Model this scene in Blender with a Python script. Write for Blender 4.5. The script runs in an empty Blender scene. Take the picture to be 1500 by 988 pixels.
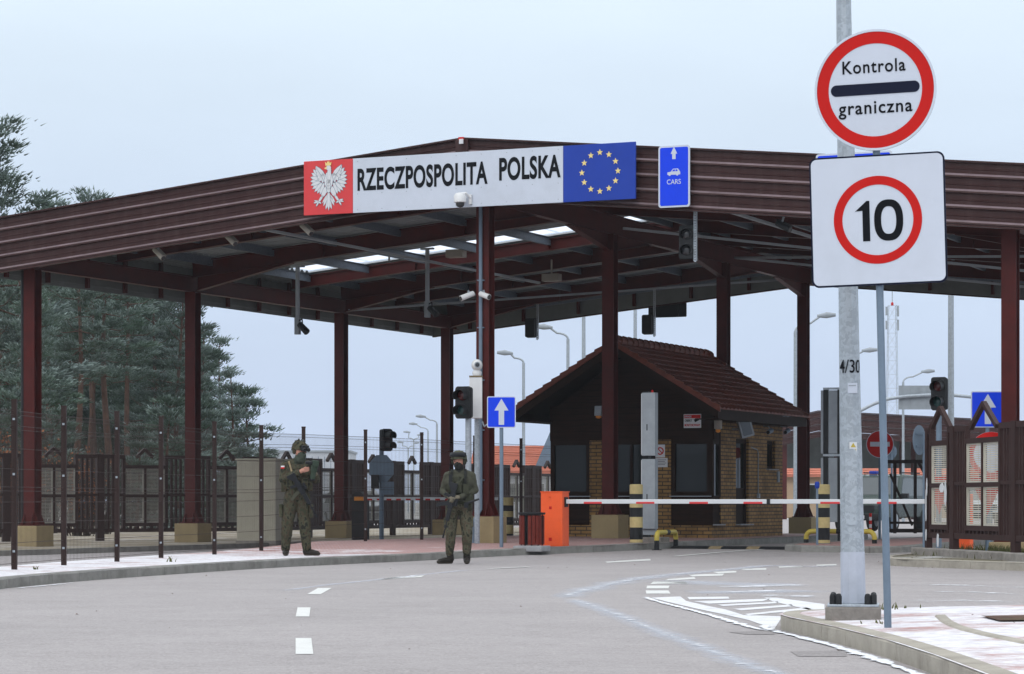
import bpy, bmesh, math, random
import numpy as np
from mathutils import Vector, Matrix, noise
from mathutils.bvhtree import BVHTree
from mathutils.geometry import tessellate_polygon

SC = bpy.context.scene
COL = SC.collection
R = math.radians
PI = math.pi

# ------------------------------------------------------------------ camera numbers
F, CX, HY, CZ = 3800.0, 750.0, 735.0, 1.0


def at(px, py, Y):
    return Vector(((px - CX) / F * Y, Y, CZ + (HY - py) / F * Y))


def gx(px, Y):
    return (px - CX) / F * Y


def gz(py, Y):
    return CZ + (HY - py) / F * Y


# ------------------------------------------------------------------ canopy frame (t across the gable, d along the ridge)
A = R(23.96)
E_ = Vector((math.cos(A), -math.sin(A), 0))
D_ = Vector((math.sin(A), math.cos(A), 0))
P0 = Vector((-9.92, 53.68, 0))


def P(t, d, z=0.0):
    return P0 + E_ * t + D_ * d + Vector((0, 0, z))


def td(x, y):
    r = Vector((x, y, 0)) - P0
    return r.dot(E_), r.dot(D_)


def on_plane(px, py, d):
    """t, z of the pixel's ray on the canopy-frame plane at depth d"""
    ray = Vector(((px - CX) / F, 1, (HY - py) / F))
    o = Vector((0, 0, CZ))
    k = (P(0, d) - o).dot(D_) / ray.dot(D_)
    h = o + ray * k
    t, _ = td(h.x, h.y)
    return t, h.z


def on_tplane(px, py, t):
    ray = Vector(((px - CX) / F, 1, (HY - py) / F))
    o = Vector((0, 0, CZ))
    k = (P(t, 0) - o).dot(E_) / ray.dot(E_)
    h = o + ray * k
    _, d = td(h.x, h.y)
    return d, h.z


def sst(a, b, x):
    x = min(1, max(0, (x - a) / (b - a)))
    return x * x * (3 - 2 * x)


def g(x, y):
    """height of the road surface"""
    t, d = td(x, y)
    k = sst(43, 50, y) if y < 80 else 1
    s = sst(6.9, 8.7, t)
    return k * (-0.03 * (1 - s) + 0.09 * s)


# ------------------------------------------------------------------ materials
def node(nt, kind, **kw):
    n = nt.nodes.new(kind)
    for k, v in kw.items():
        if hasattr(n, k):
            setattr(n, k, v)
        else:
            n.inputs[k.replace('_', ' ')].default_value = v
    return n


def newmat(name):
    m = bpy.data.materials.new(name)
    m.use_nodes = True
    nt = m.node_tree
    b = nt.nodes['Principled BSDF']
    return m, nt, b


def c4(c):
    return (c[0], c[1], c[2], 1)


def ramp(nt, stops, interp='LINEAR'):
    r = nt.nodes.new('ShaderNodeValToRGB')
    r.color_ramp.interpolation = interp
    el = r.color_ramp.elements
    while len(el) < len(stops):
        el.new(0.5)
    for e, (p, c) in zip(el, stops):
        e.position = p
        e.color = c4(c) if not isinstance(c, (int, float)) else (c, c, c, 1)
    return r


def mat(name, col, rough=0.6, metal=0.0, var=0.18, scale=6.0, bump=0.0, bscale=60.0, spec=0.2, dirt=None, dirt_amt=0.35, dscale=1.2, dstretch=None):
    """base colour with large and small noise variation, optional dirt colour, optional bump"""
    m, nt, b = newmat(name)
    L = nt.links.new
    tc = node(nt, 'ShaderNodeTexCoord')
    n1 = node(nt, 'ShaderNodeTexNoise', Scale=scale, Detail=6.0, Roughness=0.65)
    L(tc.outputs['Object'], n1.inputs['Vector'])
    lo = tuple(max(0, x * (1 - var)) for x in col)
    hi = tuple(min(1, x * (1 + var)) for x in col)
    r = ramp(nt, [(0.3, lo), (0.7, hi)])
    L(n1.outputs['Fac'], r.inputs['Fac'])
    out = r.outputs['Color']
    if dirt:
        n2 = node(nt, 'ShaderNodeTexNoise', Scale=dscale, Detail=8.0, Roughness=0.7)
        if dstretch:
            dm = node(nt, 'ShaderNodeMapping')
            dm.inputs['Scale'].default_value = dstretch
            L(tc.outputs['Object'], dm.inputs['Vector'])
            L(dm.outputs['Vector'], n2.inputs['Vector'])
        else:
            L(tc.outputs['Object'], n2.inputs['Vector'])
        r2 = ramp(nt, [(0.48, 0.0), (0.72, dirt_amt)])
        L(n2.outputs['Fac'], r2.inputs['Fac'])
        mx = node(nt, 'ShaderNodeMixRGB')
        L(r2.outputs['Color'], mx.inputs['Fac'])
        L(out, mx.inputs['Color1'])
        mx.inputs['Color2'].default_value = c4(dirt)
        out = mx.outputs['Color']
    L(out, b.inputs['Base Color'])
    b.inputs['Roughness'].default_value = rough
    b.inputs['Metallic'].default_value = metal
    b.inputs['Specular IOR Level'].default_value = spec
    if bump:
        n3 = node(nt, 'ShaderNodeTexNoise', Scale=bscale, Detail=4.0)
        L(tc.outputs['Object'], n3.inputs['Vector'])
        bp = node(nt, 'ShaderNodeBump', Strength=bump, Distance=0.02)
        L(n3.outputs['Fac'], bp.inputs['Height'])
        L(bp.outputs['Normal'], b.inputs['Normal'])
    return m


M = {}


def mat_asphalt(name, base, salt):
    m, nt, b = newmat(name)
    L = nt.links.new
    tc = node(nt, 'ShaderNodeTexCoord')
    big = node(nt, 'ShaderNodeTexNoise', Scale=0.35, Detail=7.0, Roughness=0.6)
    fine = node(nt, 'ShaderNodeTexNoise', Scale=38.0, Detail=4.0, Roughness=0.8)
    grit = node(nt, 'ShaderNodeTexVoronoi', Scale=55.0)
    stre = node(nt, 'ShaderNodeTexNoise', Scale=1.0, Detail=6.0, Roughness=0.7)
    mp = node(nt, 'ShaderNodeMapping')
    mp.inputs['Scale'].default_value = (0.9, 1.3, 1)
    L(tc.outputs['Object'], mp.inputs['Vector'])
    for n in (big, fine, grit):
        L(tc.outputs['Object'], n.inputs['Vector'])
    L(mp.outputs['Vector'], stre.inputs['Vector'])
    r1 = ramp(nt, [(0.3, tuple(x * 0.92 for x in base)), (0.7, tuple(x * 1.06 for x in base))])
    L(big.outputs['Fac'], r1.inputs['Fac'])
    r2 = ramp(nt, [(0.36, 0.70), (0.64, 1.24)])
    L(fine.outputs['Fac'], r2.inputs['Fac'])
    mu = node(nt, 'ShaderNodeMixRGB', blend_type='MULTIPLY')
    mu.inputs['Fac'].default_value = 1
    L(r1.outputs['Color'], mu.inputs['Color1'])
    L(r2.outputs['Color'], mu.inputs['Color2'])
    mid_ = node(nt, 'ShaderNodeTexNoise', Scale=9.0, Detail=5.0, Roughness=0.75)
    L(tc.outputs['Object'], mid_.inputs['Vector'])
    rm = ramp(nt, [(0.35, 0.86), (0.65, 1.10)])
    L(mid_.outputs['Fac'], rm.inputs['Fac'])
    mum = node(nt, 'ShaderNodeMixRGB', blend_type='MULTIPLY')
    mum.inputs['Fac'].default_value = 1
    L(mu.outputs['Color'], mum.inputs['Color1'])
    L(rm.outputs['Color'], mum.inputs['Color2'])
    mu = mum
    r3 = ramp(nt, [(0.0, 1.12), (0.5, 0.93)])
    L(grit.outputs['Distance'], r3.inputs['Fac'])
    mu2 = node(nt, 'ShaderNodeMixRGB', blend_type='MULTIPLY')
    mu2.inputs['Fac'].default_value = 1
    L(mu.outputs['Color'], mu2.inputs['Color1'])
    L(r3.outputs['Color'], mu2.inputs['Color2'])
    r4 = ramp(nt, [(0.40, 0.0), (0.75, 0.4)])
    L(stre.outputs['Fac'], r4.inputs['Fac'])
    mx = node(nt, 'ShaderNodeMixRGB')
    L(r4.outputs['Color'], mx.inputs['Fac'])
    L(mu2.outputs['Color'], mx.inputs['Color1'])
    mx.inputs['Color2'].default_value = c4(salt)
    # small dark spots
    v2 = node(nt, 'ShaderNodeTexVoronoi', Scale=1.3)
    L(tc.outputs['Object'], v2.inputs['Vector'])
    r5 = ramp(nt, [(0.008, 0.6), (0.02, 0.0)])
    L(v2.outputs['Distance'], r5.inputs['Fac'])
    mx2 = node(nt, 'ShaderNodeMixRGB')
    L(r5.outputs['Color'], mx2.inputs['Fac'])
    L(mx.outputs['Color'], mx2.inputs['Color1'])
    mx2.inputs['Color2'].default_value = (0.06, 0.045, 0.035, 1)
    L(mx2.outputs['Color'], b.inputs['Base Color'])
    b.inputs['Roughness'].default_value = 0.88
    bp = node(nt, 'ShaderNodeBump', Strength=0.35, Distance=0.006)
    L(fine.outputs['Fac'], bp.inputs['Height'])
    L(bp.outputs['Normal'], b.inputs['Normal'])
    return m


def mat_pavers(name, cover):
    """red block paving under a thin broken cover of snow; cover 0..1"""
    m, nt, b = newmat(name)
    L = nt.links.new
    tc = node(nt, 'ShaderNodeTexCoord')
    mp = node(nt, 'ShaderNodeMapping')
    mp.inputs['Rotation'].default_value = (0, 0, -A)
    L(tc.outputs['Object'], mp.inputs['Vector'])
    br = node(nt, 'ShaderNodeTexBrick', Scale=1.0)
    br.inputs['Color1'].default_value = (0.36, 0.15, 0.12, 1)
    br.inputs['Color2'].default_value = (0.28, 0.115, 0.095, 1)
    br.inputs['Mortar'].default_value = (0.16, 0.10, 0.09, 1)
    br.inputs['Mortar Size'].default_value = 0.006
    br.inputs['Brick Width'].default_value = 0.2
    br.inputs['Row Height'].default_value = 0.1
    L(mp.outputs['Vector'], br.inputs['Vector'])
    n1 = node(nt, 'ShaderNodeTexNoise', Scale=1.1, Detail=9.0, Roughness=0.72)
    mp2 = node(nt, 'ShaderNodeMapping')
    mp2.inputs['Scale'].default_value = (0.9, 1.1, 1)
    L(tc.outputs['Object'], mp2.inputs['Vector'])
    L(mp2.outputs['Vector'], n1.inputs['Vector'])
    # less snow towards the shelter of the roof (swept, dry there)
    sx = node(nt, 'ShaderNodeSeparateXYZ')
    L(tc.outputs['Object'], sx.inputs['Vector'])
    mr = node(nt, 'ShaderNodeMapRange')
    mr.inputs['From Min'].default_value = 40.5
    mr.inputs['From Max'].default_value = 48
    mr.inputs['To Min'].default_value = cover
    mr.inputs['To Max'].default_value = cover - 0.30
    L(sx.outputs['Y'], mr.inputs['Value'])
    ad = node(nt, 'ShaderNodeMath', operation='ADD')
    L(n1.outputs['Fac'], ad.inputs[0])
    L(mr.outputs['Result'], ad.inputs[1])
    r = ramp(nt, [(0.44, 0.12), (0.60, 0.92)])
    L(ad.outputs['Value'], r.inputs['Fac'])
    mx = node(nt, 'ShaderNodeMixRGB')
    jm = node(nt, 'ShaderNodeMath', operation='MULTIPLY_ADD')
    L(br.outputs['Fac'], jm.inputs[0])
    jm.inputs[1].default_value = 0.45 if cover > 0 else 0.0
    L(r.outputs['Color'], jm.inputs[2])
    jm.use_clamp = True
    L(jm.outputs['Value'], mx.inputs['Fac'])
    L(br.outputs['Color'], mx.inputs['Color1'])
    n4 = node(nt, 'ShaderNodeTexNoise', Scale=9.0, Detail=6.0)
    L(tc.outputs['Object'], n4.inputs['Vector'])
    r4 = ramp(nt, [(0.3, (0.52, 0.50, 0.53)), (0.6, (0.72, 0.72, 0.75))])
    L(n4.outputs['Fac'], r4.inputs['Fac'])
    L(r4.outputs['Color'], mx.inputs['Color2'])
    L(mx.outputs['Color'], b.inputs['Base Color'])
    b.inputs['Roughness'].default_value = 0.85
    bp = node(nt, 'ShaderNodeBump', Strength=0.5, Distance=0.015)
    L(r.outputs['Color'], bp.inputs['Height'])
    L(bp.outputs['Normal'], b.inputs['Normal'])
    return m


def mat_snow(name, cut, soft, scale=3.0, col=(0.72, 0.73, 0.77), sy=1.0, amax=1.0, ek=0.25):
    """patchy thin snow: real gaps between the patches"""
    m, nt, b = newmat(name)
    L = nt.links.new
    tc = node(nt, 'ShaderNodeTexCoord')
    mp = node(nt, 'ShaderNodeMapping')
    mp.inputs['Scale'].default_value = (1, sy, 1)
    L(tc.outputs['Object'], mp.inputs['Vector'])
    n1 = node(nt, 'ShaderNodeTexNoise', Scale=scale, Detail=9.0, Roughness=0.7)
    L(mp.outputs['Vector'], n1.inputs['Vector'])
    at_ = node(nt, 'ShaderNodeAttribute', attribute_name='edge')
    ad = node(nt, 'ShaderNodeMath', operation='MULTIPLY_ADD')
    L(at_.outputs['Fac'], ad.inputs[0])
    ad.inputs[1].default_value = ek
    L(n1.outputs['Fac'], ad.inputs[2])
    r = ramp(nt, [(cut, 0.0), (min(1, cut + soft), amax)])
    L(ad.outputs['Value'], r.inputs['Fac'])
    b.inputs['Base Color'].default_value = c4(col)
    b.inputs['Roughness'].default_value = 0.8
    L(r.outputs['Color'], b.inputs['Alpha'])
    return m


def mat_brick(name):
    m, nt, b = newmat(name)
    L = nt.links.new
    tc = node(nt, 'ShaderNodeTexCoord')
    # rows by height, columns by whichever way the wall runs
    sx = node(nt, 'ShaderNodeSeparateXYZ')
    L(tc.outputs['Object'], sx.inputs['Vector'])
    ad = node(nt, 'ShaderNodeMath', operation='ADD')
    L(sx.outputs['X'], ad.inputs[0])
    L(sx.outputs['Y'], ad.inputs[1])
    cb = node(nt, 'ShaderNodeCombineXYZ')
    L(ad.outputs['Value'], cb.inputs['X'])
    L(sx.outputs['Z'], cb.inputs['Y'])
    br = node(nt, 'ShaderNodeTexBrick', Scale=1.0)
    br.inputs['Color1'].default_value = (0.36, 0.21, 0.075, 1)
    br.inputs['Color2'].default_value = (0.26, 0.145, 0.05, 1)
    br.inputs['Mortar'].default_value = (0.07, 0.05, 0.04, 1)
    br.inputs['Mortar Size'].default_value = 0.011
    br.inputs['Brick Width'].default_value = 0.26
    br.inputs['Row Height'].default_value = 0.082
    L(cb.outputs['Vector'], br.inputs['Vector'])
    nz = node(nt, 'ShaderNodeTexNoise', Scale=1.6, Detail=8.0, Roughness=0.7)
    L(tc.outputs['Object'], nz.inputs['Vector'])
    rz_ = ramp(nt, [(0.35, 0.55), (0.65, 1.1)])
    L(nz.outputs['Fac'], rz_.inputs['Fac'])
    mz = node(nt, 'ShaderNodeMixRGB', blend_type='MULTIPLY')
    mz.inputs['Fac'].default_value = 1
    L(br.outputs['Color'], mz.inputs['Color1'])
    L(rz_.outputs['Color'], mz.inputs['Color2'])
    L(mz.outputs['Color'], b.inputs['Base Color'])
    b.inputs['Specular IOR Level'].default_value = 0.2
    b.inputs['Roughness'].default_value = 0.75
    bp = node(nt, 'ShaderNodeBump', Strength=0.6, Distance=0.01)
    bp.invert = True
    L(br.outputs['Fac'], bp.inputs['Height'])
    L(bp.outputs['Normal'], b.inputs['Normal'])
    return m


def mat_wood(name, c1, c2, pitch=0.13):
    """horizontal dark boards"""
    m, nt, b = newmat(name)
    L = nt.links.new
    tc = node(nt, 'ShaderNodeTexCoord')
    sx = node(nt, 'ShaderNodeSeparateXYZ')
    L(tc.outputs['Object'], sx.inputs['Vector'])
    md = node(nt, 'ShaderNodeMath', operation='MODULO')
    L(sx.outputs['Z'], md.inputs[0])
    md.inputs[1].default_value = pitch
    r = ramp(nt, [(0.0, 0.25), (0.1, 1.0)])
    dv = node(nt, 'ShaderNodeMath', operation='DIVIDE')
    L(md.outputs['Value'], dv.inputs[0])
    dv.inputs[1].default_value = pitch
    L(dv.outputs['Value'], r.inputs['Fac'])
    n1 = node(nt, 'ShaderNodeTexNoise', Scale=3.0, Detail=6.0)
    mp = node(nt, 'ShaderNodeMapping')
    mp.inputs['Scale'].default_value = (1, 1, 8)
    L(tc.outputs['Object'], mp.inputs['Vector'])
    L(mp.outputs['Vector'], n1.inputs['Vector'])
    r2 = ramp(nt, [(0.3, c1), (0.7, c2)])
    L(n1.outputs['Fac'], r2.inputs['Fac'])
    mu = node(nt, 'ShaderNodeMixRGB', blend_type='MULTIPLY')
    mu.inputs['Fac'].default_value = 1
    L(r2.outputs['Color'], mu.inputs['Color1'])
    L(r.outputs['Color'], mu.inputs['Color2'])
    L(mu.outputs['Color'], b.inputs['Base Color'])
    b.inputs['Roughness'].default_value = 0.7
    b.inputs['Specular IOR Level'].default_value = 0.06
    return m


def mat_galv(name, c=(0.36, 0.40, 0.44)):
    m, nt, b = newmat(name)
    L = nt.links.new
    tc = node(nt, 'ShaderNodeTexCoord')
    v = node(nt, 'ShaderNodeTexVoronoi', Scale=40.0)
    nn = node(nt, 'ShaderNodeTexNoise', Scale=14.0, Detail=5.0)
    L(tc.outputs['Object'], nn.inputs['Vector'])
    mxv = node(nt, 'ShaderNodeMixRGB')
    mxv.inputs['Fac'].default_value = 0.12
    L(tc.outputs['Object'], mxv.inputs['Color1'])
    L(nn.outputs['Color'], mxv.inputs['Color2'])
    L(mxv.outputs['Color'], v.inputs['Vector'])
    sep = node(nt, 'ShaderNodeSeparateXYZ')
    L(v.outputs['Color'], sep.inputs['Vector'])
    r = ramp(nt, [(0.2, tuple(x * 0.87 for x in c)), (0.8, tuple(x * 1.10 for x in c))])
    L(sep.outputs['X'], r.inputs['Fac'])
    L(r.outputs['Color'], b.inputs['Base Color'])
    b.inputs['Metallic'].default_value = 0.35
    b.inputs['Roughness'].default_value = 0.48
    return m


def mat_camo(name, cols, scale=9.0, off=0.0):
    m, nt, b = newmat(name)
    L = nt.links.new
    tc = node(nt, 'ShaderNodeTexCoord')
    mp = node(nt, 'ShaderNodeMapping')
    mp.inputs['Location'].default_value = (off, off * 2, off)
    mp.inputs['Scale'].default_value = (1, 1, 0.7)
    L(tc.outputs['Object'], mp.inputs['Vector'])
    n1 = node(nt, 'ShaderNodeTexNoise', Scale=scale, Detail=2.5, Roughness=0.55)
    L(mp.outputs['Vector'], n1.inputs['Vector'])
    r = ramp(nt, [(0.0, cols[0]), (0.42, cols[1]), (0.52, cols[2]), (0.6, cols[3])], 'CONSTANT')
    L(n1.outputs['Fac'], r.inputs['Fac'])
    n2 = node(nt, 'ShaderNodeTexNoise', Scale=90.0, Detail=3.0)
    L(tc.outputs['Object'], n2.inputs['Vector'])
    L(r.outputs['Color'], b.inputs['Base Color'])
    b.inputs['Roughness'].default_value = 0.9
    b.inputs['Specular IOR Level'].default_value = 0.15
    bp = node(nt, 'ShaderNodeBump', Strength=0.3, Distance=0.01)
    n3 = node(nt, 'ShaderNodeTexNoise', Scale=22.0, Detail=4.0)
    L(tc.outputs['Object'], n3.inputs['Vector'])
    L(n3.outputs['Fac'], bp.inputs['Height'])
    L(bp.outputs['Normal'], b.inputs['Normal'])
    return m


def mat_needles(name, green, frost):
    m, nt, b = newmat(name)
    L = nt.links.new
    a = node(nt, 'ShaderNodeAttribute', attribute_name='frost')
    oi = node(nt, 'ShaderNodeObjectInfo')
    tc = node(nt, 'ShaderNodeTexCoord')
    n1 = node(nt, 'ShaderNodeTexNoise', Scale=0.8, Detail=3.0)
    L(tc.outputs['Object'], n1.inputs['Vector'])
    r0 = ramp(nt, [(0.3, tuple(x * 0.7 for x in green)), (0.7, tuple(x * 1.35 for x in green))])
    L(n1.outputs['Fac'], r0.inputs['Fac'])
    mx = node(nt, 'ShaderNodeMixRGB')
    L(a.outputs['Fac'], mx.inputs['Fac'])
    L(r0.outputs['Color'], mx.inputs['Color1'])
    mx.inputs['Color2'].default_value = c4(frost)
    hs = node(nt, 'ShaderNodeHueSaturation')
    mr = node(nt, 'ShaderNodeMapRange')
    mr.inputs['To Min'].default_value = 0.8
    mr.inputs['To Max'].default_value = 1.2
    L(oi.outputs['Random'], mr.inputs['Value'])
    L(mr.outputs['Result'], hs.inputs['Value'])
    L(mx.outputs['Color'], hs.inputs['Color'])
    L(hs.outputs['Color'], b.inputs['Base Color'])
    b.inputs['Roughness'].default_value = 0.8
    b.inputs['Specular IOR Level'].default_value = 0.2
    return m


def mat_glass_dark(name, c=(0.012, 0.016, 0.017), rough=0.06, sp=0.6):
    m, nt, b = newmat(name)
    b.inputs['Base Color'].default_value = c4(c)
    b.inputs['Roughness'].default_value = rough
    b.inputs['Specular IOR Level'].default_value = sp
    return m


def mat_skylight(name):
    m, nt, b = newmat(name)
    L = nt.links.new
    tr = node(nt, 'ShaderNodeBsdfTranslucent')
    tr.inputs['Color'].default_value = (0.9, 0.92, 0.95, 1)
    tp = node(nt, 'ShaderNodeBsdfTransparent')
    tp.inputs['Color'].default_value = (0.95, 0.96, 0.98, 1)
    mx = node(nt, 'ShaderNodeMixShader')
    mx.inputs['Fac'].default_value = 0.55
    L(tr.outputs[0], mx.inputs[1])
    L(tp.outputs[0], mx.inputs[2])
    L(mx.outputs[0], nt.nodes['Material Output'].inputs['Surface'])
    return m


def mat_ground(name):
    m, nt, b = newmat(name)
    L = nt.links.new
    tc = node(nt, 'ShaderNodeTexCoord')
    n1 = node(nt, 'ShaderNodeTexNoise', Scale=0.25, Detail=9.0, Roughness=0.7)
    L(tc.outputs['Object'], n1.inputs['Vector'])
    n2 = node(nt, 'ShaderNodeTexNoise', Scale=7.0, Detail=5.0)
    L(tc.outputs['Object'], n2.inputs['Vector'])
    r = ramp(nt, [(0.3, (0.10, 0.085, 0.05)), (0.7, (0.17, 0.15, 0.09))])
    L(n2.outputs['Fac'], r.inputs['Fac'])
    r2 = ramp(nt, [(0.45, 0.0), (0.6, 0.85)])
    L(n1.outputs['Fac'], r2.inputs['Fac'])
    mx = node(nt, 'ShaderNodeMixRGB')
    L(r2.outputs['Color'], mx.inputs['Fac'])
    L(r.outputs['Color'], mx.inputs['Color1'])
    mx.inputs['Color2'].default_value = (0.8, 0.8, 0.84, 1)
    L(mx.outputs['Color'], b.inputs['Base Color'])
    b.inputs['Roughness'].default_value = 0.9
    return m


M['asphalt'] = mat_asphalt('asphalt', (0.322, 0.294, 0.291), (0.39, 0.36, 0.358))
M['asphalt_dark'] = mat_asphalt('asphalt_patch', (0.25, 0.228, 0.226), (0.32, 0.295, 0.29))
M['ground'] = mat_ground('winter_ground')
M['kerb'] = mat('kerb_concrete', (0.36, 0.33, 0.28), 0.9, var=0.15, scale=3, bump=0.25, bscale=40, dirt=(0.16, 0.14, 0.12), dirt_amt=0.5, dscale=2.5)
M['kerb_dark'] = mat('kerb_weathered', (0.23, 0.225, 0.21), 0.9, var=0.2, scale=3, bump=0.25, bscale=40, dirt=(0.10, 0.09, 0.08), dirt_amt=0.6, dscale=2.5)
M['pavers'] = mat_pavers('red_pavers_snow', 0.125)
M['pavers_bare'] = mat_pavers('red_pavers_bare', -0.05)
M['pavers_near'] = mat_pavers('red_pavers_near', 0.085)
M['sandy'] = mat('sandy_soil', (0.26, 0.22, 0.16), 0.95, var=0.3, scale=4, bump=0.3, bscale=30, dirt=(0.75, 0.75, 0.78), dirt_amt=0.5, dscale=0.7)
M['snow_thin'] = mat_snow('thin_snow', 0.60, 0.10, 4.5, sy=1.6, ek=0.10)
M['snow_streak'] = mat_snow('streaked_snow', 0.585, 0.08, 3.0, sy=2.6, ek=0.16)
M['snow_edge'] = mat_snow('kerb_side_snow', 0.60, 0.06, 5.0, sy=1.0, ek=0.30)
M['soil'] = mat('bare_soil', (0.09, 0.05, 0.035), 0.95, var=0.4, scale=8, dirt=(0.05, 0.07, 0.02), dirt_amt=0.7, dscale=3)
M['snow_ice'] = mat_snow('icy_tracks', 0.50, 0.35, 7.0, col=(0.56, 0.60, 0.68), sy=1.4, amax=0.55, ek=0.28)
M['snow_full'] = mat_snow('packed_snow', 0.46, 0.06, 4.0)
M['paint'] = mat('road_paint', (0.62, 0.62, 0.60), 0.7, var=0.07, scale=12, dirt=(0.4, 0.38, 0.37), dirt_amt=0.45, dscale=6)
M['paint_snowy'] = mat('snow_filmed_paint', (0.66, 0.66, 0.68), 0.8, var=0.08, scale=10, dirt=(0.40, 0.38, 0.38), dirt_amt=0.9, dscale=5)
M['paint_old'] = mat('worn_road_paint', (0.58, 0.55, 0.50), 0.75, var=0.1, scale=12, dirt=(0.32, 0.3, 0.3), dirt_amt=0.6, dscale=5)
M['red_steel'] = mat('maroon_steel', (0.066, 0.0062, 0.0048), 0.5, var=0.2, scale=3, dirt=(0.034, 0.0075, 0.0065), dirt_amt=0.5)
M['dark_steel'] = mat('dark_maroon_steel', (0.050, 0.013, 0.012), 0.45, var=0.2, scale=3)
M['fascia'] = mat('brown_trapezoid_sheet', (0.040, 0.015, 0.014), 0.4, var=0.12, scale=2, dirt=(0.085, 0.052, 0.05), dirt_amt=0.4, dscale=1.0, dstretch=(5, 5, 0.5))
M['fascia_ledge'] = mat('painted_glint_ledge', (0.20, 0.15, 0.16), 0.45, var=0.25, scale=3)  # sky glint along the rib ledges, painted in as a paler colour
M['roof_sheet'] = mat('grey_roof_sheet', (0.26, 0.28, 0.30), 0.5, var=0.15, scale=2)
M['fascia_back'] = mat('grey_green_sheet_back', (0.16, 0.17, 0.165), 0.5, var=0.15, scale=2)
M['galv'] = mat_galv('galvanised')
M['galv_dark'] = mat_galv('galvanised_dark', (0.14, 0.17, 0.21))
M['grey_paint'] = mat('grey_painted_steel', (0.30, 0.33, 0.36), 0.5, var=0.1, scale=5)
M['bluegrey'] = mat('blue_grey_steel', (0.15, 0.20, 0.26), 0.5, var=0.12, scale=4)
M['pole_low'] = mat('pole_foot_paint', (0.42, 0.45, 0.52), 0.6, var=0.12, scale=5)
M['concrete'] = mat('concrete', (0.24, 0.22, 0.20), 0.9, var=0.25, scale=5, bump=0.4, bscale=25, dirt=(0.10, 0.09, 0.08), dirt_amt=0.6, dscale=3)
M['plinth'] = mat('ochre_plinth', (0.30, 0.235, 0.13), 0.85, var=0.15, scale=4, bump=0.15, bscale=40, dirt=(0.15, 0.11, 0.07), dirt_amt=0.5, dscale=2)
M['black'] = mat('black_plastic', (0.018, 0.019, 0.021), 0.5, var=0.2, scale=6)
M['gun'] = mat('gun_black', (0.014, 0.015, 0.018), 0.42, var=0.2, scale=20)
M['white'] = mat('white_enamel', (0.62, 0.63, 0.65), 0.4, var=0.04, scale=3, dirt=(0.55, 0.55, 0.55), dirt_amt=0.2, dscale=1.5)
M['sign_white'] = mat('sign_white', (0.545, 0.585, 0.665), 0.45, var=0.03, scale=2, dirt=(0.43, 0.46, 0.51), dirt_amt=0.35, dscale=1.4)
M['sign_red'] = mat('sign_red', (0.50, 0.013, 0.011), 0.5, var=0.06, scale=3, spec=0.1)
M['flag_red'] = mat('panel_red', (0.62, 0.055, 0.06), 0.45, var=0.05, scale=3)
M['flag_blue'] = mat('panel_blue', (0.015, 0.048, 0.33), 0.5, var=0.05, scale=3)
M['sign_blue'] = mat('sign_blue', (0.006, 0.05, 0.72), 0.4, var=0.04, scale=3)
M['star'] = mat('star_yellow', (0.78, 0.62, 0.24), 0.5, var=0.04)
M['ink'] = mat('ink_black', (0.006, 0.007, 0.010), 0.6, var=0.1, spec=0.08)
M['ink_blue'] = mat('ink_navy', (0.008, 0.011, 0.028), 0.6, var=0.1, spec=0.1)
M['orange'] = mat('orange_cabinet', (0.83, 0.115, 0.032), 0.45, var=0.06, scale=3, dirt=(0.6, 0.09, 0.03), dirt_amt=0.4)
M['orange_glow'] = mat('amber_plastic', (0.75, 0.27, 0.04), 0.4, var=0.05)
M['yellow'] = mat('yellow_paint', (0.46, 0.36, 0.07), 0.5, var=0.15, scale=6)
M['cream'] = mat('faded_yellow', (0.50, 0.40, 0.19), 0.6, var=0.12, scale=8, dirt=(0.25, 0.2, 0.1), dirt_amt=0.4, dscale=5)
M['beige'] = mat('beige_cabinet', (0.46, 0.425, 0.34), 0.6, var=0.08, scale=2, dirt=(0.25, 0.22, 0.17), dirt_amt=0.4)
M['cam_white'] = mat('camera_white', (0.68, 0.68, 0.68), 0.4, var=0.05)
M['cam_beige'] = mat('camera_beige', (0.33, 0.30, 0.26), 0.5, var=0.08)
M['lens'] = mat_glass_dark('dark_lens', (0.03, 0.032, 0.036), 0.12)
M['lens_red'] = mat_glass_dark('red_lens_off', (0.07, 0.006, 0.006), 0.2)
M['lens_green'] = mat_glass_dark('green_lens_off', (0.004, 0.05, 0.05), 0.2)
M['glass'] = mat_glass_dark('dark_window_glass', (0.010, 0.013, 0.011), 0.05, 0.30)
M['car_glass'] = mat_glass_dark('car_glass', (0.06, 0.07, 0.075), 0.06)
M['brick'] = mat_brick('ochre_brick')
M['timber'] = mat_wood('dark_timber_boards', (0.016, 0.0065, 0.0038), (0.027, 0.0115, 0.007))
M['timber_trim'] = mat('dark_timber_trim', (0.020, 0.0095, 0.006), 0.65, var=0.25, scale=6, spec=0.08)
M['tile'] = mat('brown_red_tile', (0.165, 0.044, 0.027), 0.55, var=0.3, scale=5, dirt=(0.07, 0.03, 0.022), dirt_amt=0.6, dscale=1.5)
M['tile_far'] = mat('orange_tile', (0.50, 0.17, 0.11), 0.7, var=0.15, scale=1, dirt=(0.3, 0.12, 0.09), dirt_amt=0.5, dscale=0.5)
M['wall_tan'] = mat('tan_render', (0.42, 0.30, 0.20), 0.8, var=0.1, scale=1)
M['wall_pale'] = mat('pale_render', (0.50, 0.52, 0.56), 0.8, var=0.08, scale=0.5)
M['fence_brown'] = mat('brown_fence_paint', (0.030, 0.017, 0.015), 0.5, var=0.2, scale=4)
M['fence_wood'] = mat('maroon_brown_boards', (0.036, 0.017, 0.015), 0.55, var=0.2, scale=4, dirt=(0.055, 0.03, 0.027), dirt_amt=0.3)
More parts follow.
